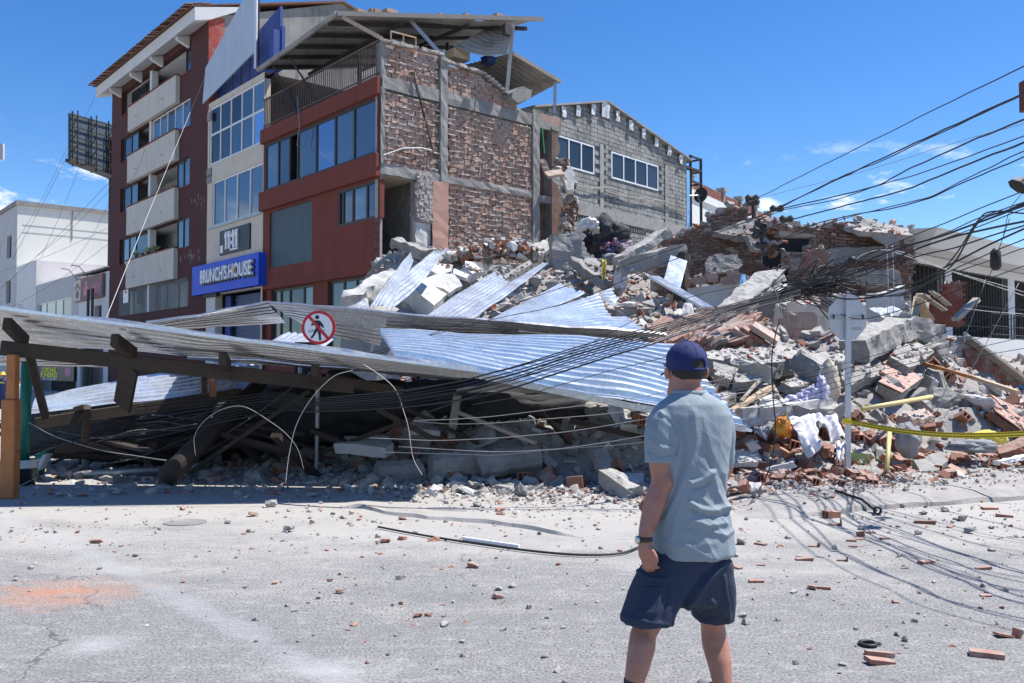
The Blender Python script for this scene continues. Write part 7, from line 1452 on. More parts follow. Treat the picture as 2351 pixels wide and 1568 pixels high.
# g) grit and small shards lying on whatever slab, beam or wall top they fell on
bpy.context.view_layer.update(); dgr = bpy.context.evaluated_depsgraph_get(); OKN = ('broken_', 'plaster_', 'leaning_', 'concrete_', 'white_beam', 'fallen_', 'roof_slab', 'rubble_', 'beam_arm', 'wall_core', 'tiled_', 'floor_tile', 'ruined_', 'brick', 'floor_edge', 'step', 'column_stub', 'pillar_')
for k in range(11000):
    x = random.uniform(-2.5, 13.5); y = random.uniform(11.8, 28.5)
    if not lot_ok(x, y) or y < foot_y(x): continue
    if x < 3 and y < 15.5 and k % 2: continue
    hit, loc, nr, _, ho, _ = scene.ray_cast(dgr, V((x, y, 9)), V((0, 0, -1)))
    if not hit or nr.z < .35 or not ho.name.startswith(OKN): continue
    sz = random.choice((.03, .045, .06, .09, .13)) * random.uniform(.7, 1.3) * (1 if y < 18 else 1.4); r_ = random.random(); piece(random.choice(CH if r_ < .45 else (PC if r_ < .62 else BC)), loc + ZZ * sz * .12, sz, 'concrete' if r_ < .62 else 'brick', flatrot(.5))
# the pieces that show largest become things of their own, the rest one mass for each material
pieces.sort(key=lambda r_: -r_[0]); cnt = {}
for px_, me, mm, kd, c in pieces:
    x, y, yc = to_px(c); vis = -40 < x < 2390 and 300 < y < 1600
    cnt.setdefault(kd, 0)
    lim = {'concrete': 260, 'plaster': 140, 'brick': 290}[kd]
    if vis and cnt[kd] < lim and px_ > 16 and lot_ok(c.x, c.y):
        cnt[kd] += 1; me = HI.get(me.name, me); nm = 'loose_brick' if kd == 'brick' else ('plaster_chunk' if kd == 'plaster' else 'concrete_chunk'); o = inst(nm, me, mm); big = 'large' if px_ > 60 else ('mid-sized' if px_ > 32 else 'small')
        if me.name.startswith('hollow'): ds = 'hollow clay brick' if me is HBK[0] else 'broken hollow clay brick'
        elif me in (SB[0], SBP[0]): ds = 'flat pale-topped brick'
        else: ds = {'brick': 'broken clay brick piece', 'plaster': 'flat white plaster fragment', 'concrete': 'rough grey concrete lump'}[kd]
        tag(o, '%s %s %s' % (big, ds, zone(x, y)), {'brick': 'brick', 'plaster': 'plaster piece', 'concrete': 'concrete chunk'}[kd], {'brick': 'loose bricks in the rubble', 'plaster': 'plaster fragments in the rubble', 'concrete': 'concrete lumps in the rubble'}[kd])
    else: STUFF.setdefault(me.materials[0].name, []).append((me, mm))
for mn, lst in STUFF.items():
    vs_, fs_ = [], []; cache = {}
    for me, mm in lst:
        if me.name not in cache: cache[me.name] = ([v.co.copy() for v in me.vertices], [tuple(p.vertices) for p in me.polygons])
        v_, f_ = cache[me.name]; n = len(vs_); vs_ += [mm @ p for p in v_]; fs_ += [tuple(i + n for i in f) for f in f_]
    me = bpy.data.meshes.new('rubble_fragments'); me.from_pydata(vs_, [], fs_); me.materials.append(M[{'concrete': 'fragment_grey', 'brick_loose': 'fragment_red', 'plaster_white': 'plaster_white'}.get(mn, mn)]); o = finish(bpy.data.objects.new('rubble_fragments', me), None, V((0, 0, 0)))
    tag(o, {'concrete': 'countless small grey concrete crumbs strewn over rubble and road', 'brick_loose': 'countless small red brick crumbs strewn over rubble and road', 'brick_pale': 'pale brick plates slid over the slabs', 'plaster_white': 'countless small white plaster flakes strewn over the rubble'}[mn], 'rubble', None, 'stuff')
# cracked, heaved asphalt lip
m_ = MB(); ck = [b6(1560, 148), b6(1660, 152), b6(1760, 178), b6(1880, 195), b6(1960, 205), b6(2080, 210), b6(2200, 222), b6(2351, 238), b6(2500, 262), b6(2700, 300)]; pp = [G(*p) for p in ck]; fine = []
for a, b in zip(pp, pp[1:]):
    for k in range(10): q_ = a.lerp(b, k / 10); fine.append(q_ + V((0, .05 * noise.noise(q_ * 2.5), 0)))
for i in range(len(fine) - 1):
    f0 = min(1, i / 8) * min(1, (len(fine) - i) / 8); a, b = fine[i], fine[i + 1]; h0, h1 = (.034 + .016 * noise.noise(a * 3)) * f0, (.034 + .016 * noise.noise(b * 3)) * f0
    m_.quad(a, b, b + V((0, .03, h1)), a + V((0, .03, h0))); m_.quad(a + V((0, .03, h0)), b + V((0, .03, h1)), b + V((0, .7, .002)), a + V((0, .7, .002)))
o = m_.build('heaved_road', 'road'); o['kind'] = 'structure'
# small things on the road
m_ = MB(); pp = [G(*b6(*p)) + ZZ * .02 for p in ((1735, 245), (1830, 268), (1960, 288), (2150, 312), (2351, 335), (2550, 350), (2700, 340))]; 
def crom(pts, n=8):
    out = []; pts = [V(p) for p in pts]; ex = [pts[0] * 2 - pts[1]] + pts + [pts[-1] * 2 - pts[-2]]
    for i in range(1, len(ex) - 2):
        p0, p1, p2, p3 = ex[i - 1:i + 3]
        for k in range(n): t = k / n; out.append(.5 * ((2 * p1) + (p2 - p0) * t + (2 * p0 - 5 * p1 + 4 * p2 - p3) * t * t + (3 * p1 - p0 - 3 * p2 + p3) * t ** 3))
    out.append(pts[-1]); return out
black = [G(x, y) + ZZ * .02 for x, y in ((868, 1214), (930, 1226), (1010, 1240), (1100, 1254), (1220, 1270), (1330, 1279), (1420, 1276), (1470, 1260))]
m_.tube(crom(black), .016, 6); m_ = MB(); m_.tube(crom(black), .011, 6); tag(m_.build('black_cable', 'wire', None, True), 'thick black cable lying on the road towards the man', 'cable')
m_ = MB(); m_.bar(G(1063, 1240) + ZZ * .02, G(1192, 1259) + ZZ * .02, .03, .025); tag(m_.build('white_batten', 'frame_white'), 'thin white batten lying behind the black cable', 'batten')
c = G(*b7(962, 1316)); m_ = MB(); m_.tube([c + V((math.cos(k * math.pi / 12) * .045, math.sin(k * math.pi / 12) * .045, .012)) for k in range(25)], .011, 8); m_.tube([c + V((.05 + .014 + math.cos(k * math.pi / 6) * .012, math.sin(k * math.pi / 6) * .012, .012)) for k in range(13)], .005, 6); tag(m_.build('rubber_ring', 'wire', None, True), 'small black rubber ring on the road near the bottom right', 'ring')
c = G(*b7(1022, 440)) + ZZ * .055; m_ = MB(); m_.tube([c + V((math.cos(k * math.pi / 8) * .038, -.02, math.sin(k * math.pi / 8) * .038)) for k in range(17)], .014, 8); m_.tube([c + V((-.01, 0, 0)), c + V((.05, .2, -.02)), c + V((.0, .4, .06)), c + V((-.2, .7, .12))], .016, 8); tag(m_.build('black_hose', 'wire', None, True), 'black hose end with flange lying over the pavement kerb', 'hose')
for k, (x, y, w) in enumerate(((425, 1200, .22), (1012, 1174, .3), (478, 1102, .25))):
    c = G(x, y); m_ = MB(); disc(m_, c + ZZ * .002, w, w * .9, V((1, 0, 0)), V((0, 1, 0)), 20, .006); tag(m_.build('drain_cover', 'concrete_dark'), ['round dark valve cover in the open road', 'round dark valve cover near the canopy shade edge', 'round dark valve cover inside the canopy shade'][k], 'cover', 'valve covers in the road')

# ================================================================ WIRES
def wire(la, pts, r, mt='wire', grp='downed cables', nm='cable', n=8, k=.62, ext=0):
    m_ = MB(); wp = [P(*p) for p in pts]
    if ext: d = (wp[0] - wp[1]).normalized(); e1 = wp[0] + d * 1.0; d2_ = (d + V((.74, -.58, .34))).normalized(); e2 = e1 + d2_ * 1.5; wp = [e2 + V((.74, -.58, .34)) * ext, e2, e1] + wp
    pw = crom(wp, n); pw = [p + V((0, 0, .012 * noise.noise(p * 2.1))) for p in pw]; m_.tube(pw, r * k, 5); return tag(m_.build(nm, mt, None, True), la, 'cable', grp)
YR, YK = 9.0, 17.0
def fromright(la, zp, r, mt='wire', yk=YK, f=z4, x1=1562):
    yr = random.uniform(8.2, 11.0); xa, xb = zp[0][0], zp[-1][0]; pts = [(*f(a, b), yr + (yk - yr) * (xa - a) / (xa - xb)) for a, b in zp]; p0, p1_ = zp[0], zp[1]
    ext = f(p0[0] + 120, p0[1] + (p0[1] - p1_[1]) / (p0[0] - p1_[0]) * 120); pts = [(*ext, yr - .3)] + pts; return wire(la, pts, r, mt, k=.8, ext=7)
top = [([(1562, 90), (900, 415), (180, 775), (0, 862), (-30, 880)], .009, 'wire'), ([(1562, 243), (1000, 503), (740, 623), (300, 832), (30, 960)], .014, 'wire'), ([(1562, 251), (1000, 512), (740, 636), (480, 740), (160, 905)], .011, 'wire'), ([(1562, 398), (1300, 503), (960, 653), (830, 718), (650, 795), (200, 900), (0, 965)], .013, 'wire'), ([(1562, 420), (1200, 518), (600, 705), (110, 830), (-40, 880)], .005, 'wire_grey'),
       ([(1562, 490), (1040, 680), (720, 775), (500, 850), (220, 905), (60, 960)], .01, 'wire'), ([(1562, 525), (1110, 705), (870, 800), (510, 895), (230, 970), (60, 1040)], .015, 'wire'), ([(1562, 575), (1200, 750), (1020, 838), (800, 893), (500, 970), (230, 1065)], .01, 'wire'), ([(1562, 612), (1200, 762), (1020, 845), (800, 905), (640, 930), (350, 998), (130, 1105)], .012, 'wire')]
for k, (zp, r, mt) in enumerate(top): fromright('%s sky cable from the top at the right picture edge' % ['first', 'second', 'third', 'fourth', 'thin pale fifth', 'sixth', 'seventh', 'eighth', 'ninth'][k], zp, r, mt)
bund = [[(1562, 800), (1000, 1030), (800, 1112), (580, 1208), (300, 1330), (0, 1420)], [(1562, 888), (1130, 1045), (800, 1150), (580, 1235), (300, 1345), (0, 1430)], [(1562, 905), (1150, 1062), (820, 1180), (600, 1250), (320, 1350), (20, 1440)], [(1562, 975), (1100, 1080), (800, 1200), (500, 1300), (250, 1365), (0, 1450)], [(1562, 1000), (1200, 1115), (900, 1190), (550, 1310), (300, 1380)], [(1562, 1020), (1180, 1200), (1000, 1300), (760, 1395), (560, 1420), (380, 1380)],
        [(1562, 1075), (1160, 1250), (900, 1375), (640, 1420), (400, 1400)], [(1562, 1130), (1250, 1240), (1000, 1330), (800, 1370), (420, 1370)], [(1562, 1230), (1200, 1360), (900, 1470), (650, 1530), (500, 1500), (400, 1440)], [(1562, 870), (1300, 960), (1000, 1085), (700, 1150), (600, 1190), (580, 1210)], [(1480, 910), (1300, 985), (1160, 1215), (1000, 1330), (850, 1400)], [(1562, 930), (1380, 920), (1290, 985), (1120, 1230), (900, 1390), (600, 1400)]]
for k, zp in enumerate(bund): fromright('%s cable from the top of the sagging black bundle crossing to the tangle' % ORD[k].replace('nearest', 'first'), zp, random.choice((.008, .011, .014)), 'wire', 12.5)
for k in range(9):   # bundle running on left of the tangle, over the widest sheet
    j = random.uniform(-14, 14); s_ = k * 11
    wire('%s strand from the top of the black bundle hanging across the widest sheet' % ORD[k].replace('nearest', 'first'), [(*z4(320, 1350 + s_ * .4), 12.4), (*z4(0, 1420 + s_ * .7), 11.6), (*z6(1850, 470 + s_), 10.6), (*z6(1400, 590 + s_ * 1.2), 10.4), (*z6(950, 725 + s_ * 1.2 + j), 10.3), (*z6(650, 800 + s_ + j), 10.3), (*z6(300, 845 + s_), 10.4), (*z6(-80, 880 + s_ * .8), 10.8), (*z5(1800, 700 + s_ * 1.4), 11.5), (*z5(900, 790 + s_ * 2.5), 12.3)], random.choice((.006, .009, .013)), k=.85)
for k, zp in enumerate(([(1909, 350), (1400, 600), (1000, 790), (540, 960)], [(1909, 640), (1500, 740), (1100, 855), (800, 910)], [(1909, 830), (1500, 900), (900, 975), (500, 997)], [(1780, 930), (1300, 980), (800, 1015), (480, 1000)], [(1770, 985), (1300, 1058), (700, 1105), (240, 1095)], [(1750, 1080), (1300, 1150), (900, 1167), (400, 1143)], [(1740, 1115), (1200, 1160), (900, 1185), (320, 1173)], [(1909, 120), (1300, 360), (850, 460), (350, 600), (-20, 700)], [(1909, 60), (1300, 270), (760, 460), (330, 620), (-20, 720)])):
    wire(['low cable crossing the widest sheet steeply', 'cable along the lower right of the widest sheet', 'uppermost slack line strung across the dark rubble', 'second slack line across the dark rubble', 'third slack line across the dark rubble', 'fourth slack line across the dark rubble', 'lowest slack line across the dark rubble', 'lower black cable over the sheet fan to the round sign', 'upper black cable over the sheet fan to the round sign'][k], [(*z6(a, b), (10.2 if k < 7 else 11 + .002 * (1909 - a))) for a, b in ([(2300, zp[0][1] - 90 - 60 * (k > 6))] + zp)], .007 if k < 7 else .009, 'wire' if k in (0, 1, 7, 8) else 'wire_grey')
m_ = MB()
for k in range(110):   # the tangle itself
    tx = random.gauss(230, 110); c = P(*z4(tx, random.gauss(1395 - (tx - 100) * .2, 14)), 12.6 + random.gauss(0, .12)); pts = [c]; d = V((1, random.gauss(0, .2), .3 + random.gauss(0, .22)))
    for q in range(6): d = (d + V((random.gauss(.08, .16), random.gauss(0, .15), random.gauss(0, .2)))).normalized(); pts.append(pts[-1] + d * .12)
    m_.tube(crom(pts, 4), random.choice((.006, .008, .011)), 4)
tag(m_.build('wire_tangle', 'wire', None, True), 'dense knot of black cables hanging above the rubble', 'wires', None, 'stuff')
for k, (a, b) in enumerate(((760, 620), (790, 560), (830, 470), (700, 430), (650, 330))):
    wire('%s thin black line from the left crossing the rubble right of the man' % ORD[k].replace('nearest', 'first'), [(*z7(150, 640 + k * 45), 10.3), (*z7(600, 560 + k * 38 + 20), 10.6), (*z7(1200, 420 + k * 32 + 20), 10.6), (*z7(2100, 130 + k * 67), 9.4)], .006)
wire('thick black cable hanging down in front of the rubble right of the man', [(*z7(560, 60), 11.8), (*z7(605, 210), 10.8), (*z7(575, 330), 10.6), (*z7(552, 480), 10.5), (*z7(560, 700), 10.5), (*z7(572, 880), 10.5), (*z7(545, 1080), 10.5), (*z7(470, 1240), 10.4), (*z7(340, 1425), 9.9)], .013)
for k, (zf, pts, r, mt, la) in enumerate(((z6, [(210, 690), (300, 750), (385, 830), (430, 950), (455, 1040), (480, 1200), (530, 1295)], .006, 'wire_white', 'white wire curving down in front of the dark rubble'), (z5, [(2330, 545), (2200, 590), (2060, 730), (1960, 900), (1910, 1100), (1885, 1290)], .006, 'wire_white', 'pale wire arching down right of the round sign post'), (z5, [(1290, 1110), (1285, 980), (1360, 870), (1480, 800), (1620, 790), (1790, 890), (1900, 980), (1970, 1080), (2005, 1200)], .006, 'wire_grey', 'pale wire hoop under the canopy'), (z5, [(190, 890), (400, 1000), (700, 1080), (1100, 1140)], .007, 'wire_grey', 'slack grey wire low under the canopy'), (z5, [(110, 1080), (250, 1080), (600, 1000), (900, 960), (1300, 900)], .01, 'wire', 'black wire low behind the teal pole'), (z5, [(2050, 560), (1800, 760), (1500, 960)], .008, 'wire', 'black wire slanting under the canopy'), (z7, [(980, 560), (1040, 760), (1110, 1060), (1150, 1280), (1230, 1400), (1500, 1500), (2000, 1560)], .005, 'wire_grey', 'thin pale wire falling from the sign to the road at right'))):
    wire(la, [(*zf(a, b), (10.4 if zf is not z7 else max(7.5, 11.2 - .002 * max(0, b - 900)))) for a, b in pts], r, mt)
for k in range(26): x0, y0 = random.uniform(250, 1100), random.uniform(820, 1150); wire('slack dark wire among the many under the canopy', [(*z5(x0 - random.uniform(80, 400), y0 + random.uniform(-60, 100)), 13.2), (*z5(x0, y0), 13.0), (*z5(x0 + random.uniform(100, 300), y0 + random.uniform(-60, 20)), 13.3), (*z5(x0 + random.uniform(350, 700), y0 - random.uniform(20, 180)), 13.8)], random.choice((.004, .006, .009)), random.choice(('wire', 'wire', 'wire_grey')), 'slack wires under the canopy')
for k, (a, b, la) in enumerate((((1520, 360), (930, 1420), 'pale straight stay wire at the right ending lowest'), ((1260, 330), (850, 1440), 'pale straight stay wire left of its twin at the right'), ((480, 95), (1560, 430), 'pale cord running right across the window bars'), ((1090, 550), (1560, 600), 'white cord level across the window bars'))): wire(la, [(*b3(*a), 10.5), (*b3((a[0] + b[0]) / 2, (a[1] + b[1]) / 2 + 8), 10.4), (*b3(*b), 10.3)], .006, 'wire_grey' if k < 2 else 'wire_white')
for k, xx in enumerate((495, 540)): wire('thin white hanging wire, %s of two before the broken brick wall' % ('left', 'right')[k], [(*b3(xx - 12, 60), 15), (*b3(xx, 330), 15), (*b3(xx - 4, 600), 15)], .012, 'wire_white')
wire('white guy rope slanting down the maroon building to the canopy', [(*z1(985, 380), 40), (*z1(745, 960), 30), (*z1(510, 1540), 20)], .013, 'wire_white', 'street wires at left')
for k, (a, b) in enumerate((((470, 440), (60, 1250)), ((545, 860), (-40, 1430)), ((540, 905), (180, 1235)), ((535, 960), (340, 1290)), ((330, 700), (70, 1180)), ((700, 720), (610, 900)), ((520, 1100), (-20, 1320)), ((520, 1180), (40, 1490)), ((470, 560), (200, 1240)))): wire('%s thin overhead wire from the left before the plain white building' % ORD[k].replace('nearest', 'first'), [(*z1(*a), 42), (*z1((a[0] + b[0]) / 2 + 6, (a[1] + b[1]) / 2 + 14), 40), (*z1(*b), 38)], .012, 'wire', 'street wires at left')
# insulator rack, splice box, pole cap
ir = thing('insulator_rack', P(*z3(1430, 900), 17), 'leaning insulator rack where the sky cables meet the broken wall', 'insulators')
m_ = MB(); m_.bar(P(*z3(1425, 760), 17), P(*z3(1432, 900), 17), .05, .05, V((0, 1, 0))); m_.bar(P(*z3(1465, 900), 17), P(*z3(1495, 1130), 17), .06, .05, V((0, 1, 0))); m_.build('bracket', 'iron_dark', ir)
for a, b in ((1425, 775), (1428, 800), (1470, 975), (1465, 1010), (1485, 1070), (1580, 840), (1640, 905)):
    m_ = MB(); c = P(*z3(a, b), 16.95); m_.tube([c + V((-.13, 0, 0)), c + V((-.08, 0, .01)), c + V((0, 0, .0)), c + V((.08, 0, .01)), c + V((.13, 0, 0))], [.04, .075, .045, .075, .04], 10); m_.build('insulator', 'iron_dark', ir)
m_ = MB(); c = P(*z4(1400, 1190), 9.8); m_.tube([c - ZZ * .13, c - ZZ * .09, c + ZZ * .08, c + ZZ * .12], [.03, .06, .055, .02], 10); tag(m_.build('splice_box', 'wire', None, True), 'small black splice box hanging on a wire before the white house', 'box')
wire('wire carrying the small splice box', [(*z4(1480, 960), 9.6), (*z4(1415, 1150), 9.8), (*z4(1390, 1230), 9.8), (*z4(1300, 1420), 10), (*z4(1230, 1560), 10.2)], .007)
m_ = MB(); m_.tube([P(*z4(1530, 780), 9.3), P(*z4(1555, 750), 9.3), P(*z4(1580, 740), 9.3)], [.12, .07, .02], 8); tag(m_.build('lamp_cap', 'wire'), 'dark conical cap at the right picture edge above the cable bundle', 'cap')
wire('stay wire running down from the dark conical cap', [(*z4(1580, 745), 9.3), (*z4(1545, 820), 9.3), (*z4(1480, 910), 9.4), (*z4(1440, 1080), 9.6)], .006)
c = P(*z4(583, 1203), 11.8); m_ = MB(); m_.tube([c - V((.04, .1, 0)), c, c + V((.06, .3, .02))], [.055, .06, .05], 12); tag(m_.build('cable_sleeve', 'wire', None, True), 'black cable sleeve end hanging before the long broken brick wall', 'sleeve')
wire('white loose cord knotted above the cable sleeve', [(*z4(600, 1195), 11.7), (*z4(640, 1165), 11.7), (*z4(730, 1140), 11.6), (*z4(850, 1150), 11.4), (*z4(960, 1190), 11), (*z4(1200, 1280), 10.6), (*z4(1562, 1400), 9.8)], .008, 'wire_white')
# ================================================================ PEOPLE
def fused(mb, voxel, smooth=4):
    """one continuous surface from overlapping lofts"""
    me = bpy.data.meshes.new('t'); me.from_pydata(mb.v, [], mb.f)
    bm = bmesh.new(); bm.from_mesh(me); bmesh.ops.recalc_face_normals(bm, faces=bm.faces); bm.to_mesh(me); bm.free()
    o = bpy.data.objects.new('t', me); COL.objects.link(o); r_ = o.modifiers.new('r', 'REMESH'); r_.mode = 'VOXEL'; r_.voxel_size = voxel
    s_ = o.modifiers.new('s', 'SMOOTH'); s_.iterations = smooth; s_.factor = .5
    dg = bpy.context.evaluated_depsgraph_get(); out = bpy.data.meshes.new_from_object(o.evaluated_get(dg)); bpy.data.objects.remove(o); return out
def ering(c, a, b, yaw=0.0, n=28, pw=2.0, tilt=None):
    """ellipse ring round c: a along the body's right, b along its front"""
    r_ = V((math.cos(yaw), math.sin(yaw), 0)); f = V((-math.sin(yaw), math.cos(yaw), 0)); out = []
    for k in range(n):
        t = 2 * math.pi * k / n; ct, st = math.cos(t), math.sin(t); e = 2 / pw; out.append(V(c) + r_ * a * math.copysign(abs(ct) ** e, ct) + f * b * math.copysign(abs(st) ** e, st))
    return out
def limb(mb, pts, rad, n=16): mb.tube(crom(pts, 4), [rad[min(len(rad) - 1, int(i / 4))] + (rad[min(len(rad) - 1, int(i / 4) + 1)] - rad[min(len(rad) - 1, int(i / 4))]) * (i % 4) / 4 for i in range((len(pts) - 1) * 4 + 1)], n)
def blob_(mb, c, rx, ry, rz, yaw=0, n=16, m=10):
    mb.loft([ering(V(c) + ZZ * rz * math.sin(-math.pi / 2 + math.pi * (k + .02) / (m + .04)), rx * math.cos(-math.pi / 2 + math.pi * (k + .02) / (m + .04)) + 1e-4, ry * math.cos(-math.pi / 2 + math.pi * (k + .02) / (m + .04)) + 1e-4, yaw, n) for k in range(m + 1)])
def putmesh(name, me, mt, parent, smooth=True):
    me.materials.clear(); me.materials.append(M[mt])
    if smooth: me.polygons.foreach_set('use_smooth', [True] * len(me.polygons))
    for v in me.vertices: v.co -= WL[parent.name]
    return finish(bpy.data.objects.new(name, me), parent, WL[parent.name])
XC, YC = .851, 4.15; SCL = .001083
def Q(zx, zy, dy=0.0):   # man picture point -> world, dy = depth offset from YC
    k = (YC + dy) / YC; X = (1320 + .5242 * zx - CX) / FPX * YC; Z = 1.812 - SCL * zy; return V((X * k, YC + dy, 1.6 + (Z - 1.6) * k))
YAW = R(20)
man = thing('person', V((XC, YC, 0)), 'man in navy cap, grey-blue shirt and navy shorts walking towards the rubble', 'person')
# ---- body
bd = MB()
hy = R(16); hc = Q(489, 190, .03)
bd.loft([ering(hc + V((-.0 - .10 * f_, .10 * f_ * 1.0, z)), a, b, hy, 24) for z, a, b, f_ in ((-.135, .045, .06, .35), (-.115, .058, .075, .28), (-.09, .066, .088, .15), (-.05, .073, .096, .05), (.0, .077, .1, .0), (.05, .076, .098, 0), (.08, .064, .084, 0), (.10, .045, .06, 0), (.112, .015, .02, 0))])
limb(bd, [Q(485, 230, .02), Q(490, 270, .005), Q(500, 320, -.005), Q(505, 400, .0)], [.066, .064, .072, .09])
for sx2, cc in ((-1, Q(403, 208, .03)), (1, Q(573, 205, .06))): blob_(bd, cc, .012, .022, .032, hy)
nz = hc + V((-math.sin(hy), math.cos(hy), 0)) * .105; limb(bd, [nz + ZZ * .02, nz + V((-.006, .018, -.025)), nz - ZZ * .035], [.01, .015, .008], 8)
bd.loft([ering(Q(512, zy, dy_), a, b, YAW, 24) for zy, dy_, a, b in ((340, 0, .09, .06), (380, 0, .16, .085), (450, 0, .18, .1), (600, 0, .165, .105), (800, 0, .16, .105), (950, 0, .165, .11), (1080, 0, .16, .1), (1160, 0, .12, .08))])
# left arm
limb(bd, [Q(400, 385, -.05), Q(375, 480, -.07), Q(372, 590, -.08), Q(378, 680, -.085), Q(352, 760, -.095), Q(322, 850, -.12), Q(303, 925, -.14), Q(305, 960, -.14)], [.06, .06, .054, .050, .053, .042, .031, .032])
limb(bd, [Q(385, 640, -.10), Q(400, 685, -.115), Q(378, 730, -.10)], [.03, .034, .03], 10)
# left hand: palm and five fingers, relaxed curl
limb(bd, [Q(304, 940, -0.145), Q(305, 975, -0.140), Q(312, 1010, -0.135)], [.030, .036, .036], 12); blob_(bd, Q(300, 985, -0.135), .030, .022, .045, .4)
for f0, f1_, f2, f3, r_ in (((325, 1000, -0.160), (342, 1030, -0.165), (352, 1050, -0.150), (364, 1055, -0.138), .0105), ((318, 1015, -0.142), (332, 1050, -0.150), (336, 1064, -0.132), (322, 1060, -0.115), .011), ((305, 1020, -0.128), (316, 1054, -0.132), (318, 1066, -0.114), (304, 1058, -0.100), .0105), ((292, 1015, -0.116), (298, 1045, -0.116), (300, 1056, -0.100), (290, 1048, -0.090), .0095)): limb(bd, [Q(*f0), Q(*f1_), Q(*f2), Q(*f3)], [r_ * 1.05, r_, r_ * .95, r_ * .8], 10)
limb(bd, [Q(318, 965, -0.162), Q(338, 990, -0.176), Q(350, 1015, -0.178), Q(352, 1036, -0.170)], [.016, .013, .012, .009], 10)
# right arm, bent across the front
limb(bd, [Q(630, 400, .07), Q(640, 520, .11), Q(635, 640, .18), Q(560, 700, .32), Q(400, 740, .42), Q(330, 765, .44)], [.06, .055, .052, .05, .036, .03])
limb(bd, [Q(340, 762, .44), Q(315, 775, .45)], [.03, .034], 10)
for dz, ln, r_ in ((-14, 30, .011), (0, 42, .0115), (14, 40, .011), (28, 30, .0095)): limb(bd, [Q(318, 772 + dz, .45), Q(318 - ln * .5, 778 + dz, .45), Q(318 - ln, 786 + dz, .44)], [r_, r_, r_ * .8], 8)
limb(bd, [Q(335, 752, .43), Q(312, 735, .43), Q(298, 738, .43)], [.014, .012, .01], 8)
# legs
limb(bd, [Q(420, 1080, -.02), Q(345, 1230, -.06), Q(298, 1330, -.09), Q(287, 1390, -.12), Q(270, 1470, -.15), Q(250, 1560, -.16), Q(246, 1620, -.16)], [.085, .07, .059, .062, .055, .042, .037])
limb(bd, [Q(590, 1080, .04), Q(590, 1200, .08), Q(595, 1300, .13), Q(605, 1380, .12), Q(622, 1460, .09), Q(636, 1560, .06), Q(640, 1610, .05)], [.085, .066, .058, .064, .058, .045, .038])
def foot_(c, yaw):
    f = V((-math.sin(yaw), math.cos(yaw), 0)); bd.loft([[V((p.x, p.y, max(.012, p.z))) for p in [c + f * d + V((math.cos(yaw), math.sin(yaw), 0)) * w * math.cos(t) + ZZ * h * math.sin(t) for t in [2 * math.pi * k / 14 for k in range(14)]]] for d, w, h in ((-.06, .025, .03), (-.04, .036, .05), (.02, .042, .055), (.10, .046, .04), (.16, .046, .03), (.19, .03, .02))])
fl_, fr_2 = Q(246, 1640, -.16), Q(640, 1640, .05); fl_.z = .05; fr_2.z = .05
foot_(fl_, R(25)); foot_(fr_2, R(15))
limb(bd, [Q(248, 1590, -.16), fl_], [.038, .04], 12); limb(bd, [Q(638, 1590, .05), fr_2], [.04, .04], 12)
putmesh('body', fused(bd, .0055, 3), 'skin', man)
# ---- shirt
sh = MB(); rows = ((292, .078, .072, 500), (300, .092, .08, 502), (318, .128, .095, 506), (345, .172, .112, 510), (390, .196, .122, 514), (450, .197, .126, 514), (540, .188, .128, 512), (640, .178, .13, 506), (740, .175, .132, 502), (840, .190, .140, 506), (930, .196, .146, 511), (985, .200, .150, 513), (1000, .197, .147, 513))
sh.loft([ering(Q(cx_, zy, .0), a, b, YAW, 36, 2.25) for zy, a, b, cx_ in rows])
limb(sh, [Q(425, 385, -.03), Q(388, 440, -.055), Q(378, 520, -.07), Q(376, 602, -.08)], [.082, .084, .079, .077], 20)
limb(sh, [Q(600, 385, .04), Q(632, 450, .08), Q(638, 530, .11), Q(640, 600, .14)], [.078, .07, .064, .062], 20)
me = fused(sh, .006, 4)
FOLDS = [([(450, 415), (478, 500), (470, 600), (430, 720), (380, 830)], -.016, 26), ([(395, 400), (435, 440), (455, 490), (440, 560)], -.011, 16), ([(375, 380), (420, 420), (440, 480)], .009, 14), ([(508, 690), (560, 672), (600, 640)], .012, 20), ([(512, 712), (560, 705), (592, 680)], -.011, 14), ([(500, 775), (545, 800), (600, 810), (660, 790)], .013, 20), ([(505, 800), (560, 828), (630, 832), (675, 815)], -.010, 15), ([(510, 850), (580, 872), (650, 862)], .010, 20), ([(600, 640), (615, 720), (655, 790), (680, 810)], .012, 20), ([(575, 560), (600, 640), (610, 720)], -.008, 20), ([(640, 660), (660, 740), (690, 800)], -.010, 16),
         ([(520, 380), (530, 500), (490, 640), (430, 780)], .008, 28), ([(555, 400), (600, 560), (640, 640)], .005, 30), ([(330, 500), (380, 540), (440, 530)], .006, 16), ([(320, 550), (370, 575), (430, 560)], -.006, 14), ([(350, 940), (450, 965), (600, 950)], .006, 30), ([(540, 290), (560, 320), (548, 300)], -.006, 14), ([(600, 900), (650, 915), (690, 890)], .009, 18), ([(480, 730), (440, 830), (420, 930)], .006, 24)]
def seg_d(p, a, b):
    ab = (b[0] - a[0], b[1] - a[1]); t = max(0, min(1, ((p[0] - a[0]) * ab[0] + (p[1] - a[1]) * ab[1]) / (ab[0] ** 2 + ab[1] ** 2 + 1e-9))); return math.hypot(p[0] - a[0] - ab[0] * t, p[1] - a[1] - ab[1] * t)
me.update(); nrm = [v.normal.copy() for v in me.vertices]
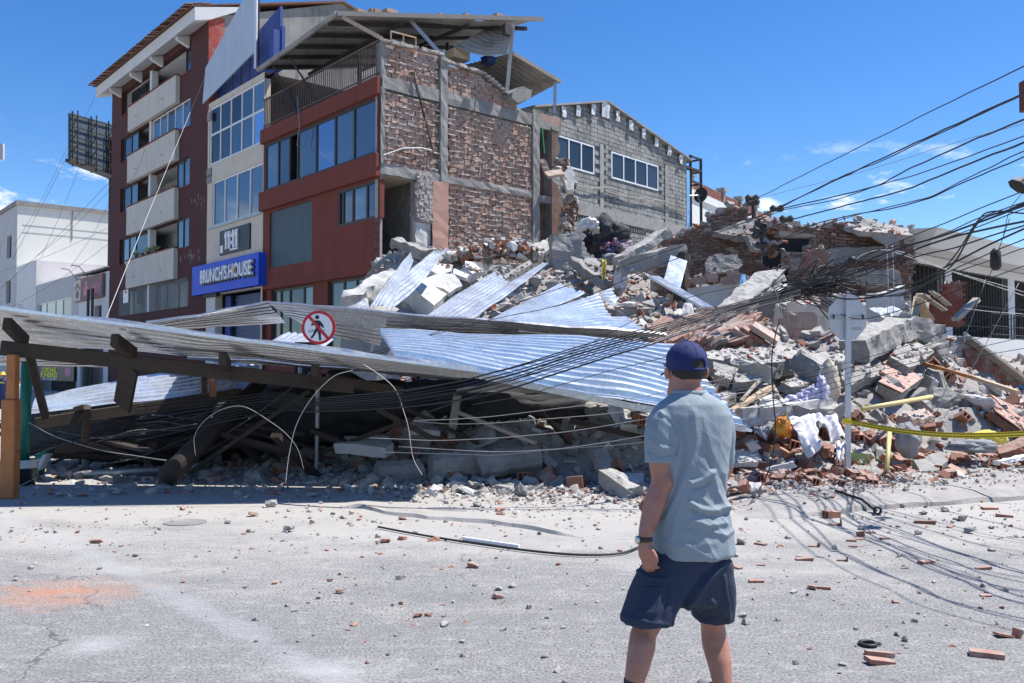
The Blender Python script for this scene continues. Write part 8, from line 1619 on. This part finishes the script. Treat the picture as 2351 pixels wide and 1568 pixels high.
for v, n in zip(me.vertices, nrm):
    k = YC / v.co.y; zx = ((v.co.x * k) * FPX / YC + CX - 1320) / .5242; zy = (1.812 - (1.6 + (v.co.z - 1.6) * k)) / SCL; d = .003 * noise.noise(v.co * 9) + .0015 * noise.noise(v.co * 24); rg = 1 - abs(noise.noise(V(((v.co.x * .8 + v.co.z * .6) * 16, v.co.y * 8, (v.co.z * .8 - v.co.x * .6) * 6)))) * 2.4; d += .005 * max(0, rg) ** 2 * (.25 + .75 * max(0, min(1, (zy - 450) / 300)))
    if n.y < .35:
        for pl_, am, w in FOLDS:
            dd = min(seg_d((zx, zy), a, b) for a, b in zip(pl_, pl_[1:]))
            if dd < w * 1.6: d += .85 * am * max(0, 1 - dd / (w * (1.0 if am > 0 else .8))) ** 1.3
    v.co += n * d
putmesh('shirt', me, 'shirt', man)
mh = MB(); hem = [Q(376, 603, -.08), Q(668, 601, .12)]
mh.loft([ering(Q(500, zy, .0), a, b, YAW, 36) for zy, a, b in ((283, .078, .074), (290, .083, .079), (302, .088, .083), (304, .082, .078))], caps=False); mh.build('collar', 'shirt', man, True)
# ---- shorts
so_ = MB(); so_.loft([ering(Q(cx_, zy, 0), a, b, YAW, 32, 2.3) for zy, a, b, cx_ in ((940, .178, .125, 500), (985, .19, .135, 494), (1040, .2, .142, 486), (1110, .2, .14, 478), (1180, .18, .125, 478), (1215, .13, .1, 480))])
so_.loft([ering(Q(cx_, zy, dy_), a, b, YAW, 24, 2.3) for cx_, zy, dy_, a, b in ((420, 1020, -.02, .12, .12), (380, 1110, -.04, .13, .13), (345, 1200, -.06, .132, .13), (318, 1262, -.085, .13, .122), (316, 1286, -.09, .128, .12))])
so_.loft([ering(Q(cx_, zy, dy_), a, b, YAW, 24, 2.3) for cx_, zy, dy_, a, b in ((570, 1020, .03, .11, .12), (582, 1110, .05, .112, .125), (590, 1200, .09, .104, .12), (597, 1252, .12, .094, .11), (597, 1274, .125, .091, .106))])
me = fused(so_, .0075, 5); me.update(); nrm = [v.normal.copy() for v in me.vertices]
SF = [([(660, 1000), (560, 1090), (490, 1180), (440, 1290)], -.014, 20), ([(640, 1040), (540, 1150), (495, 1220)], .012, 26), ([(500, 1220), (560, 1270), (640, 1270)], -.008, 18), ([(590, 1200), (630, 1230), (660, 1280)], .012, 20), ([(640, 1090), (655, 1180), (668, 1260)], .008, 14), ([(330, 1000), (400, 1080), (430, 1200)], .006, 30), ([(250, 1050), (300, 1090), (400, 1110)], .006, 12), ([(205, 1262), (320, 1290), (435, 1305)], .004, 8), ([(400, 1110), (395, 1200), (370, 1280)], -.006, 10), ([(520, 1290), (600, 1275), (670, 1270)], .004, 8)]
for v, n in zip(me.vertices, nrm):
    k = YC / v.co.y; zx = ((v.co.x * k) * FPX / YC + CX - 1320) / .5242; zy = (1.812 - (1.6 + (v.co.z - 1.6) * k)) / SCL; rg = 1 - abs(noise.noise(V(((v.co.x * .8 - v.co.z * .6) * 14, v.co.y * 8, (v.co.z * .8 + v.co.x * .6) * 6)))) * 2.4; d = .005 * max(0, rg) ** 2 + .004 * noise.noise(v.co * 8) + .002 * noise.noise(v.co * 22)
    if n.y < .35:
        for pl_, am, w in SF:
            dd = min(seg_d((zx, zy), a, b) for a, b in zip(pl_, pl_[1:]))
            if dd < w * 1.6: d += 1.25 * am * max(0, 1 - dd / w) ** 1.2
    v.co += n * d
shorts = putmesh('shorts', me, 'shorts_navy', man)
from mathutils.bvhtree import BVHTree
bv = BVHTree.FromPolygons([v.co + WL[man.name] for v in me.vertices], [tuple(p.vertices) for p in me.polygons])
def patch(nm, zx0, zx1, zy0, zy1, off, n=14, skew=0):
    m_ = MB(); g_ = []
    for j in range(n + 1):
        for i in range(n + 1):
            p = Q(zx0 + (zx1 - zx0) * i / n + skew * j / n, zy0 + (zy1 - zy0) * j / n); d = (p - CAM).normalized(); h = bv.ray_cast(CAM, d)[0]; g_.append((h or p) - d * (off if 0 < i < n and 0 < j < n else -.002))
    m_.v = g_; m_.f = [(j * (n + 1) + i, (j + 1) * (n + 1) + i, (j + 1) * (n + 1) + i + 1, j * (n + 1) + i + 1) for j in range(n) for i in range(n)]; m_.m = [0] * len(m_.f); return m_.build(nm, 'shorts_navy', shorts, True)
patch('cargo_pocket', 262, 388, 1125, 1262, .006, 14, -28); patch('pocket_flap', 262, 395, 1092, 1132, .009, 10, -6)
# ---- cap
cc = hc + V((0, 0, .035)); cp_ = MB(); nA, nE = 48, 16; rim = -.045; bk_dir = math.atan2(-1, .22)
for j in range(nE + 1):
    e_ = -R(24) + (R(90) + R(24)) * j / nE
    for i in range(nA):
        a = 2 * math.pi * i / nA; ce = math.cos(max(0, e_)) if e_ > 0 else math.cos(e_ * .25); z = .098 * math.sin(e_) if e_ > 0 else .11 * math.sin(e_); pan = 1 + .008 * abs(math.sin(3 * a)) - .004
        r_ = V((math.cos(hy), math.sin(hy), 0)); f = V((-math.sin(hy), math.cos(hy), 0)); cp_.v.append(cc + (r_ * .093 * math.cos(a) + f * .112 * math.sin(a)) * ce * pan + ZZ * z)
for j in range(nE):
    for i in range(nA):
        mid = (cp_.v[j * nA + i] + cp_.v[(j + 1) * nA + (i + 1) % nA]) / 2; a = 2 * math.pi * (i + .5) / nA; db = abs((math.degrees(a) - 278 + 180) % 360 - 180); zz_ = mid.z - cc.z
        if db < 24 and -.030 < zz_ < -.028 + .034 * math.sqrt(max(0, 1 - (db / 24) ** 2)) + .004: continue
        cp_.f.append((j * nA + i, j * nA + (i + 1) % nA, (j + 1) * nA + (i + 1) % nA, (j + 1) * nA + i))
cp_.m = [0] * len(cp_.f); cap = cp_.build('cap', 'cap_navy', man, True); sm = cap.modifiers.new('t', 'SOLIDIFY'); sm.thickness = .004
m_ = MB(); blob_(m_, cc + ZZ * .099, .009, .009, .006); m_.build('button', 'cap_navy', cap, True)
m_ = MB(); f = V((-math.sin(hy), math.cos(hy), 0)); r_ = V((math.cos(hy), math.sin(hy), 0)); m_.loft([[cc + r_ * x * w + f * (.09 + d * (1 - .5 * x * x)) + ZZ * (-.04 - .02 * x * x - d * .15 + th) for x in [-1 + .2 * k for k in range(11)]] for d, w, th in ((0, .08, 0), (.04, .085, 0), (.08, .07, 0), (.08, .07, .004), (.04, .085, .004), (0, .08, .004))], close=False, caps=False); m_.build('brim', 'cap_navy', cap, True)
m_ = MB()
for sgm in range(6):
    a0_ = math.pi / 3 * sgm + math.pi / 6; m_.tube([cc + (r_ * .0945 * math.cos(a0_) + f * .1135 * math.sin(a0_)) * math.cos(e_) + ZZ * .0995 * math.sin(e_) for e_ in [R(5 + 17 * k) for k in range(6)]], .0011, 4)
    m_.tube([cc + (r_ * .0945 * math.cos(a0_ + .5) + f * .1135 * math.sin(a0_ + .5)) * math.cos(.75) + ZZ * .0995 * math.sin(.75) + (V((0, 0, 0)) if q else V((0, 0, .003))) for q in (0, 1)], .003, 6)
m_.build('stitching', 'sign_dark', cap)
# hair at the nape
hr = MB(); hr.loft([ering(hc + V((.002, -.004, z)), a, b, hy, 24) for z, a, b in ((-.075, .058, .078), (-.055, .071, .096), (-.02, .0795, .1035), (.03, .081, .105), (.06, .078, .102))])
me = fused(hr, .006, 2)
bmh = bmesh.new(); bmh.from_mesh(me); bmesh.ops.delete(bmh, geom=[v for v in bmh.verts if (v.co - hc).dot(f) > .035 or (v.co - hc).z < -.052 + .25 * max(0, (v.co - hc).dot(f) + .06)], context='VERTS'); bmh.to_mesh(me); bmh.free(); putmesh('hair', me, 'hair', man)
# glasses, watch, socks, shoes
gl = MB()
for sx2 in (-1, 1): gl.tube([hc + r_ * sx2 * .081 + f * -.02 + ZZ * .018, hc + r_ * sx2 * .083 + f * .04 + ZZ * .024, hc + r_ * sx2 * .075 + f * .1 + ZZ * .022], .0035, 6)
gl.tube([hc + r_ * x * .07 + f * (.108 - .012 * x * x) + ZZ * (.015) for x in (-1, -.5, 0, .5, 1)], .004, 6); gl.build('glasses', 'sign_dark', man)
wt_ = MB(); wc = Q(301, 932, -.14); ax = (Q(305, 960, -.14) - Q(303, 905, -.135)).normalized(); u_ = ax.cross(V((0, 1, 0))).normalized(); v_ = ax.cross(u_)
wt_.loft([[wc + ax * d + (u_ * math.cos(2 * math.pi * k / 20) + v_ * math.sin(2 * math.pi * k / 20)) * r2 for k in range(20)] for d, r2 in ((-.011, .0335), (-.009, .0365), (.009, .0365), (.011, .0335))], caps=False); ws = wt_.build('watch', 'leather', man, True)
wt_ = MB(); cdir = V((-.93, -.35, 0)).normalized(); w0 = wc + cdir * .034; wt_.tube([w0, w0 + cdir * .006, w0 + cdir * .009], [.019, .019, .015], 18); wt_.build('watch_case', 'watch_metal', ws)
sk = MB(); limb(sk, [Q(253, 1535, -.16), Q(247, 1590, -.16), fl_ + ZZ * .03], [.047, .044, .046], 14); sk.build('sock', 'cloth_black', man, True)
sk = MB(); limb(sk, [Q(637, 1585, .055), Q(640, 1615, .05), fr_2 + ZZ * .02], [.046, .045, .046], 14); sk.build('sock', 'cloth_black', man, True)
for c_, yw in ((fl_, R(25)), (fr_2, R(15))):
    f2 = V((-math.sin(yw), math.cos(yw), 0)); r2 = V((math.cos(yw), math.sin(yw), 0)); m_ = MB()
    m_.loft([[V((p.x, p.y, max(.0, p.z))) for p in [c_ + f2 * d + r2 * w * math.cos(t) + ZZ * (h * math.sin(t) - .005) for t in [2 * math.pi * k / 16 for k in range(16)]]] for d, w, h in ((-.085, .03, .04), (-.06, .042, .062), (.02, .048, .064), (.10, .052, .05), (.17, .05, .038), (.21, .034, .026))]); m_.build('shoe', 'cloth_grey', man, True)
# ---- two rescuers far left
def passer(la, px, ytop, Y, hgt, top_m, leg_m, head, helmet=None, lean=0.0, back=None):
    c = P(px, ytop, Y); x, y = c.x, c.y; s_ = hgt / 1.75; gz = c.z - hgt; root = thing('person', V((x, y, 0)), la, 'person', 'rescuers in the street at left'); b_ = MB(); L_ = lambda z: lean * max(0, z - .9) * s_
    def q(dx, dy, z): return V((x + (dx + lean * max(0, z - .9)) * s_, y + dy * s_, max(0, gz + z * s_)))
    b_.loft([ering(q(0, 0, z), a * s_, b * s_, 0, 14) for z, a, b in ((.86, .15, .1), (1.0, .16, .11), (1.2, .18, .12), (1.38, .2, .11), (1.45, .1, .08), (1.5, .055, .06), (1.54, .06, .07), (1.62, .075, .095), (1.7, .07, .09), (1.75, .02, .03))])
    for sg_ in (-1, 1):
        limb(b_, [q(sg_ * .17, 0, 1.38), q(sg_ * .23, 0, 1.12), q(sg_ * .24, .06, .86), q(sg_ * .24, .08, .74)], [.055 * s_, .05 * s_, .04 * s_, .04 * s_], 10); limb(b_, [q(sg_ * .09, 0, .9), q(sg_ * .1, 0, .5), q(sg_ * .11, -.02, .08), q(sg_ * .11, .12, .04)], [.09 * s_, .065 * s_, .045 * s_, .035 * s_], 10)
    putmesh('body', fused(b_, .018, 2), 'skin', root)
    t_ = MB(); t_.loft([ering(q(0, 0, z), a * s_, b * s_, 0, 16) for z, a, b in ((.84, .185, .13), (1.0, .185, .135), (1.2, .2, .14), (1.38, .215, .13), (1.47, .1, .09))])
    for sg_ in (-1, 1): limb(t_, [q(sg_ * .17, 0, 1.38), q(sg_ * .235, 0, 1.15)], [.075 * s_, .07 * s_], 10)
    sh_ = putmesh('jacket' if helmet else 'shirt', fused(t_, .02, 2), top_m, root)
    l_ = MB(); l_.loft([ering(q(0, 0, z), .18 * s_, .13 * s_, 0, 14) for z in (.95, .85)])
    for sg_ in (-1, 1): limb(l_, [q(sg_ * .09, 0, .9), q(sg_ * .1, 0, .5), q(sg_ * .11, -.02, .1)], [.105 * s_, .085 * s_, .07 * s_], 10)
    putmesh('trousers', fused(l_, .02, 2), leg_m, root)
    if helmet:
        h_ = MB(); h_.loft([ering(q(0, -.01, z), a * s_, b * s_, 0, 18) for z, a, b in ((1.64, .15, .18), (1.655, .15, .18), (1.66, .105, .125), (1.72, .1, .12), (1.77, .07, .085), (1.79, .02, .03))]); h_.build('helmet', helmet, root, True)
        put_text('lettering', 'BOMBEROS', .09 * s_, .3 * s_, q(0, -.15, 1.3), V((1, 0, 0)), ZZ, 'text_yellow', sh_, .004); 
    else:
        h_ = MB(); blob_(h_, q(0, -.01, 1.68), .085 * s_, .105 * s_, .09 * s_); h_.build('hair', 'hair', root, True)
passer('rescuer in yellow helmet and navy jacket at the far left edge', 7, 855, 36, 1.62, 'cloth_navy', 'cloth_navy', 'skin', 'helmet_yellow'); passer('person in white shirt and jeans beside the yellow helmeted rescuer', 47, 868, 34, 1.5, 'cloth_white', 'denim', 'skin', None, -.1)

# ================================================================ labels: whatever still shares one is told apart by its place
ORDW = 'first second third fourth fifth sixth seventh eighth ninth tenth eleventh twelfth thirteenth fourteenth fifteenth sixteenth seventeenth eighteenth nineteenth twentieth'.split()
bpy.context.view_layer.update()
def centre(o):
    if o.type == 'MESH' and len(o.data.vertices): b = [o.matrix_world @ V(c) for c in o.bound_box]; return sum(b, V((0, 0, 0))) / 8
    return o.matrix_world.translation
def same():
    g = {}
    for o in bpy.data.objects:
        if o.parent is None and o.get('label') and o.get('kind') == 'thing': g.setdefault(o['label'], []).append(o)
    return {k: v for k, v in g.items() if len(v) > 1}
for la, os_ in same().items():
    pos_ = {o: to_px(centre(o)) for o in os_}
    if len(os_) > 4:
        xs_ = sorted(p[0] for p in pos_.values()); ys_ = sorted(p[1] for p in pos_.values()); n = len(os_)
        for o in os_:
            x, y, _ = pos_[o]; h = 'left' if x <= xs_[n // 3] else ('middle' if x <= xs_[2 * n // 3] else 'right'); v = 'upper' if y <= ys_[n // 2] else 'lower'
            if len(la.split()) <= 12: o['label'] = la + ', ' + v + ' ' + h
for la, os_ in same().items():
    if len(os_) <= 20 and len(la.split()) <= 12:
        for i, o in enumerate(sorted(os_, key=lambda o: to_px(centre(o))[0])): o['label'] = la + ', ' + ORDW[i] + ' from left'
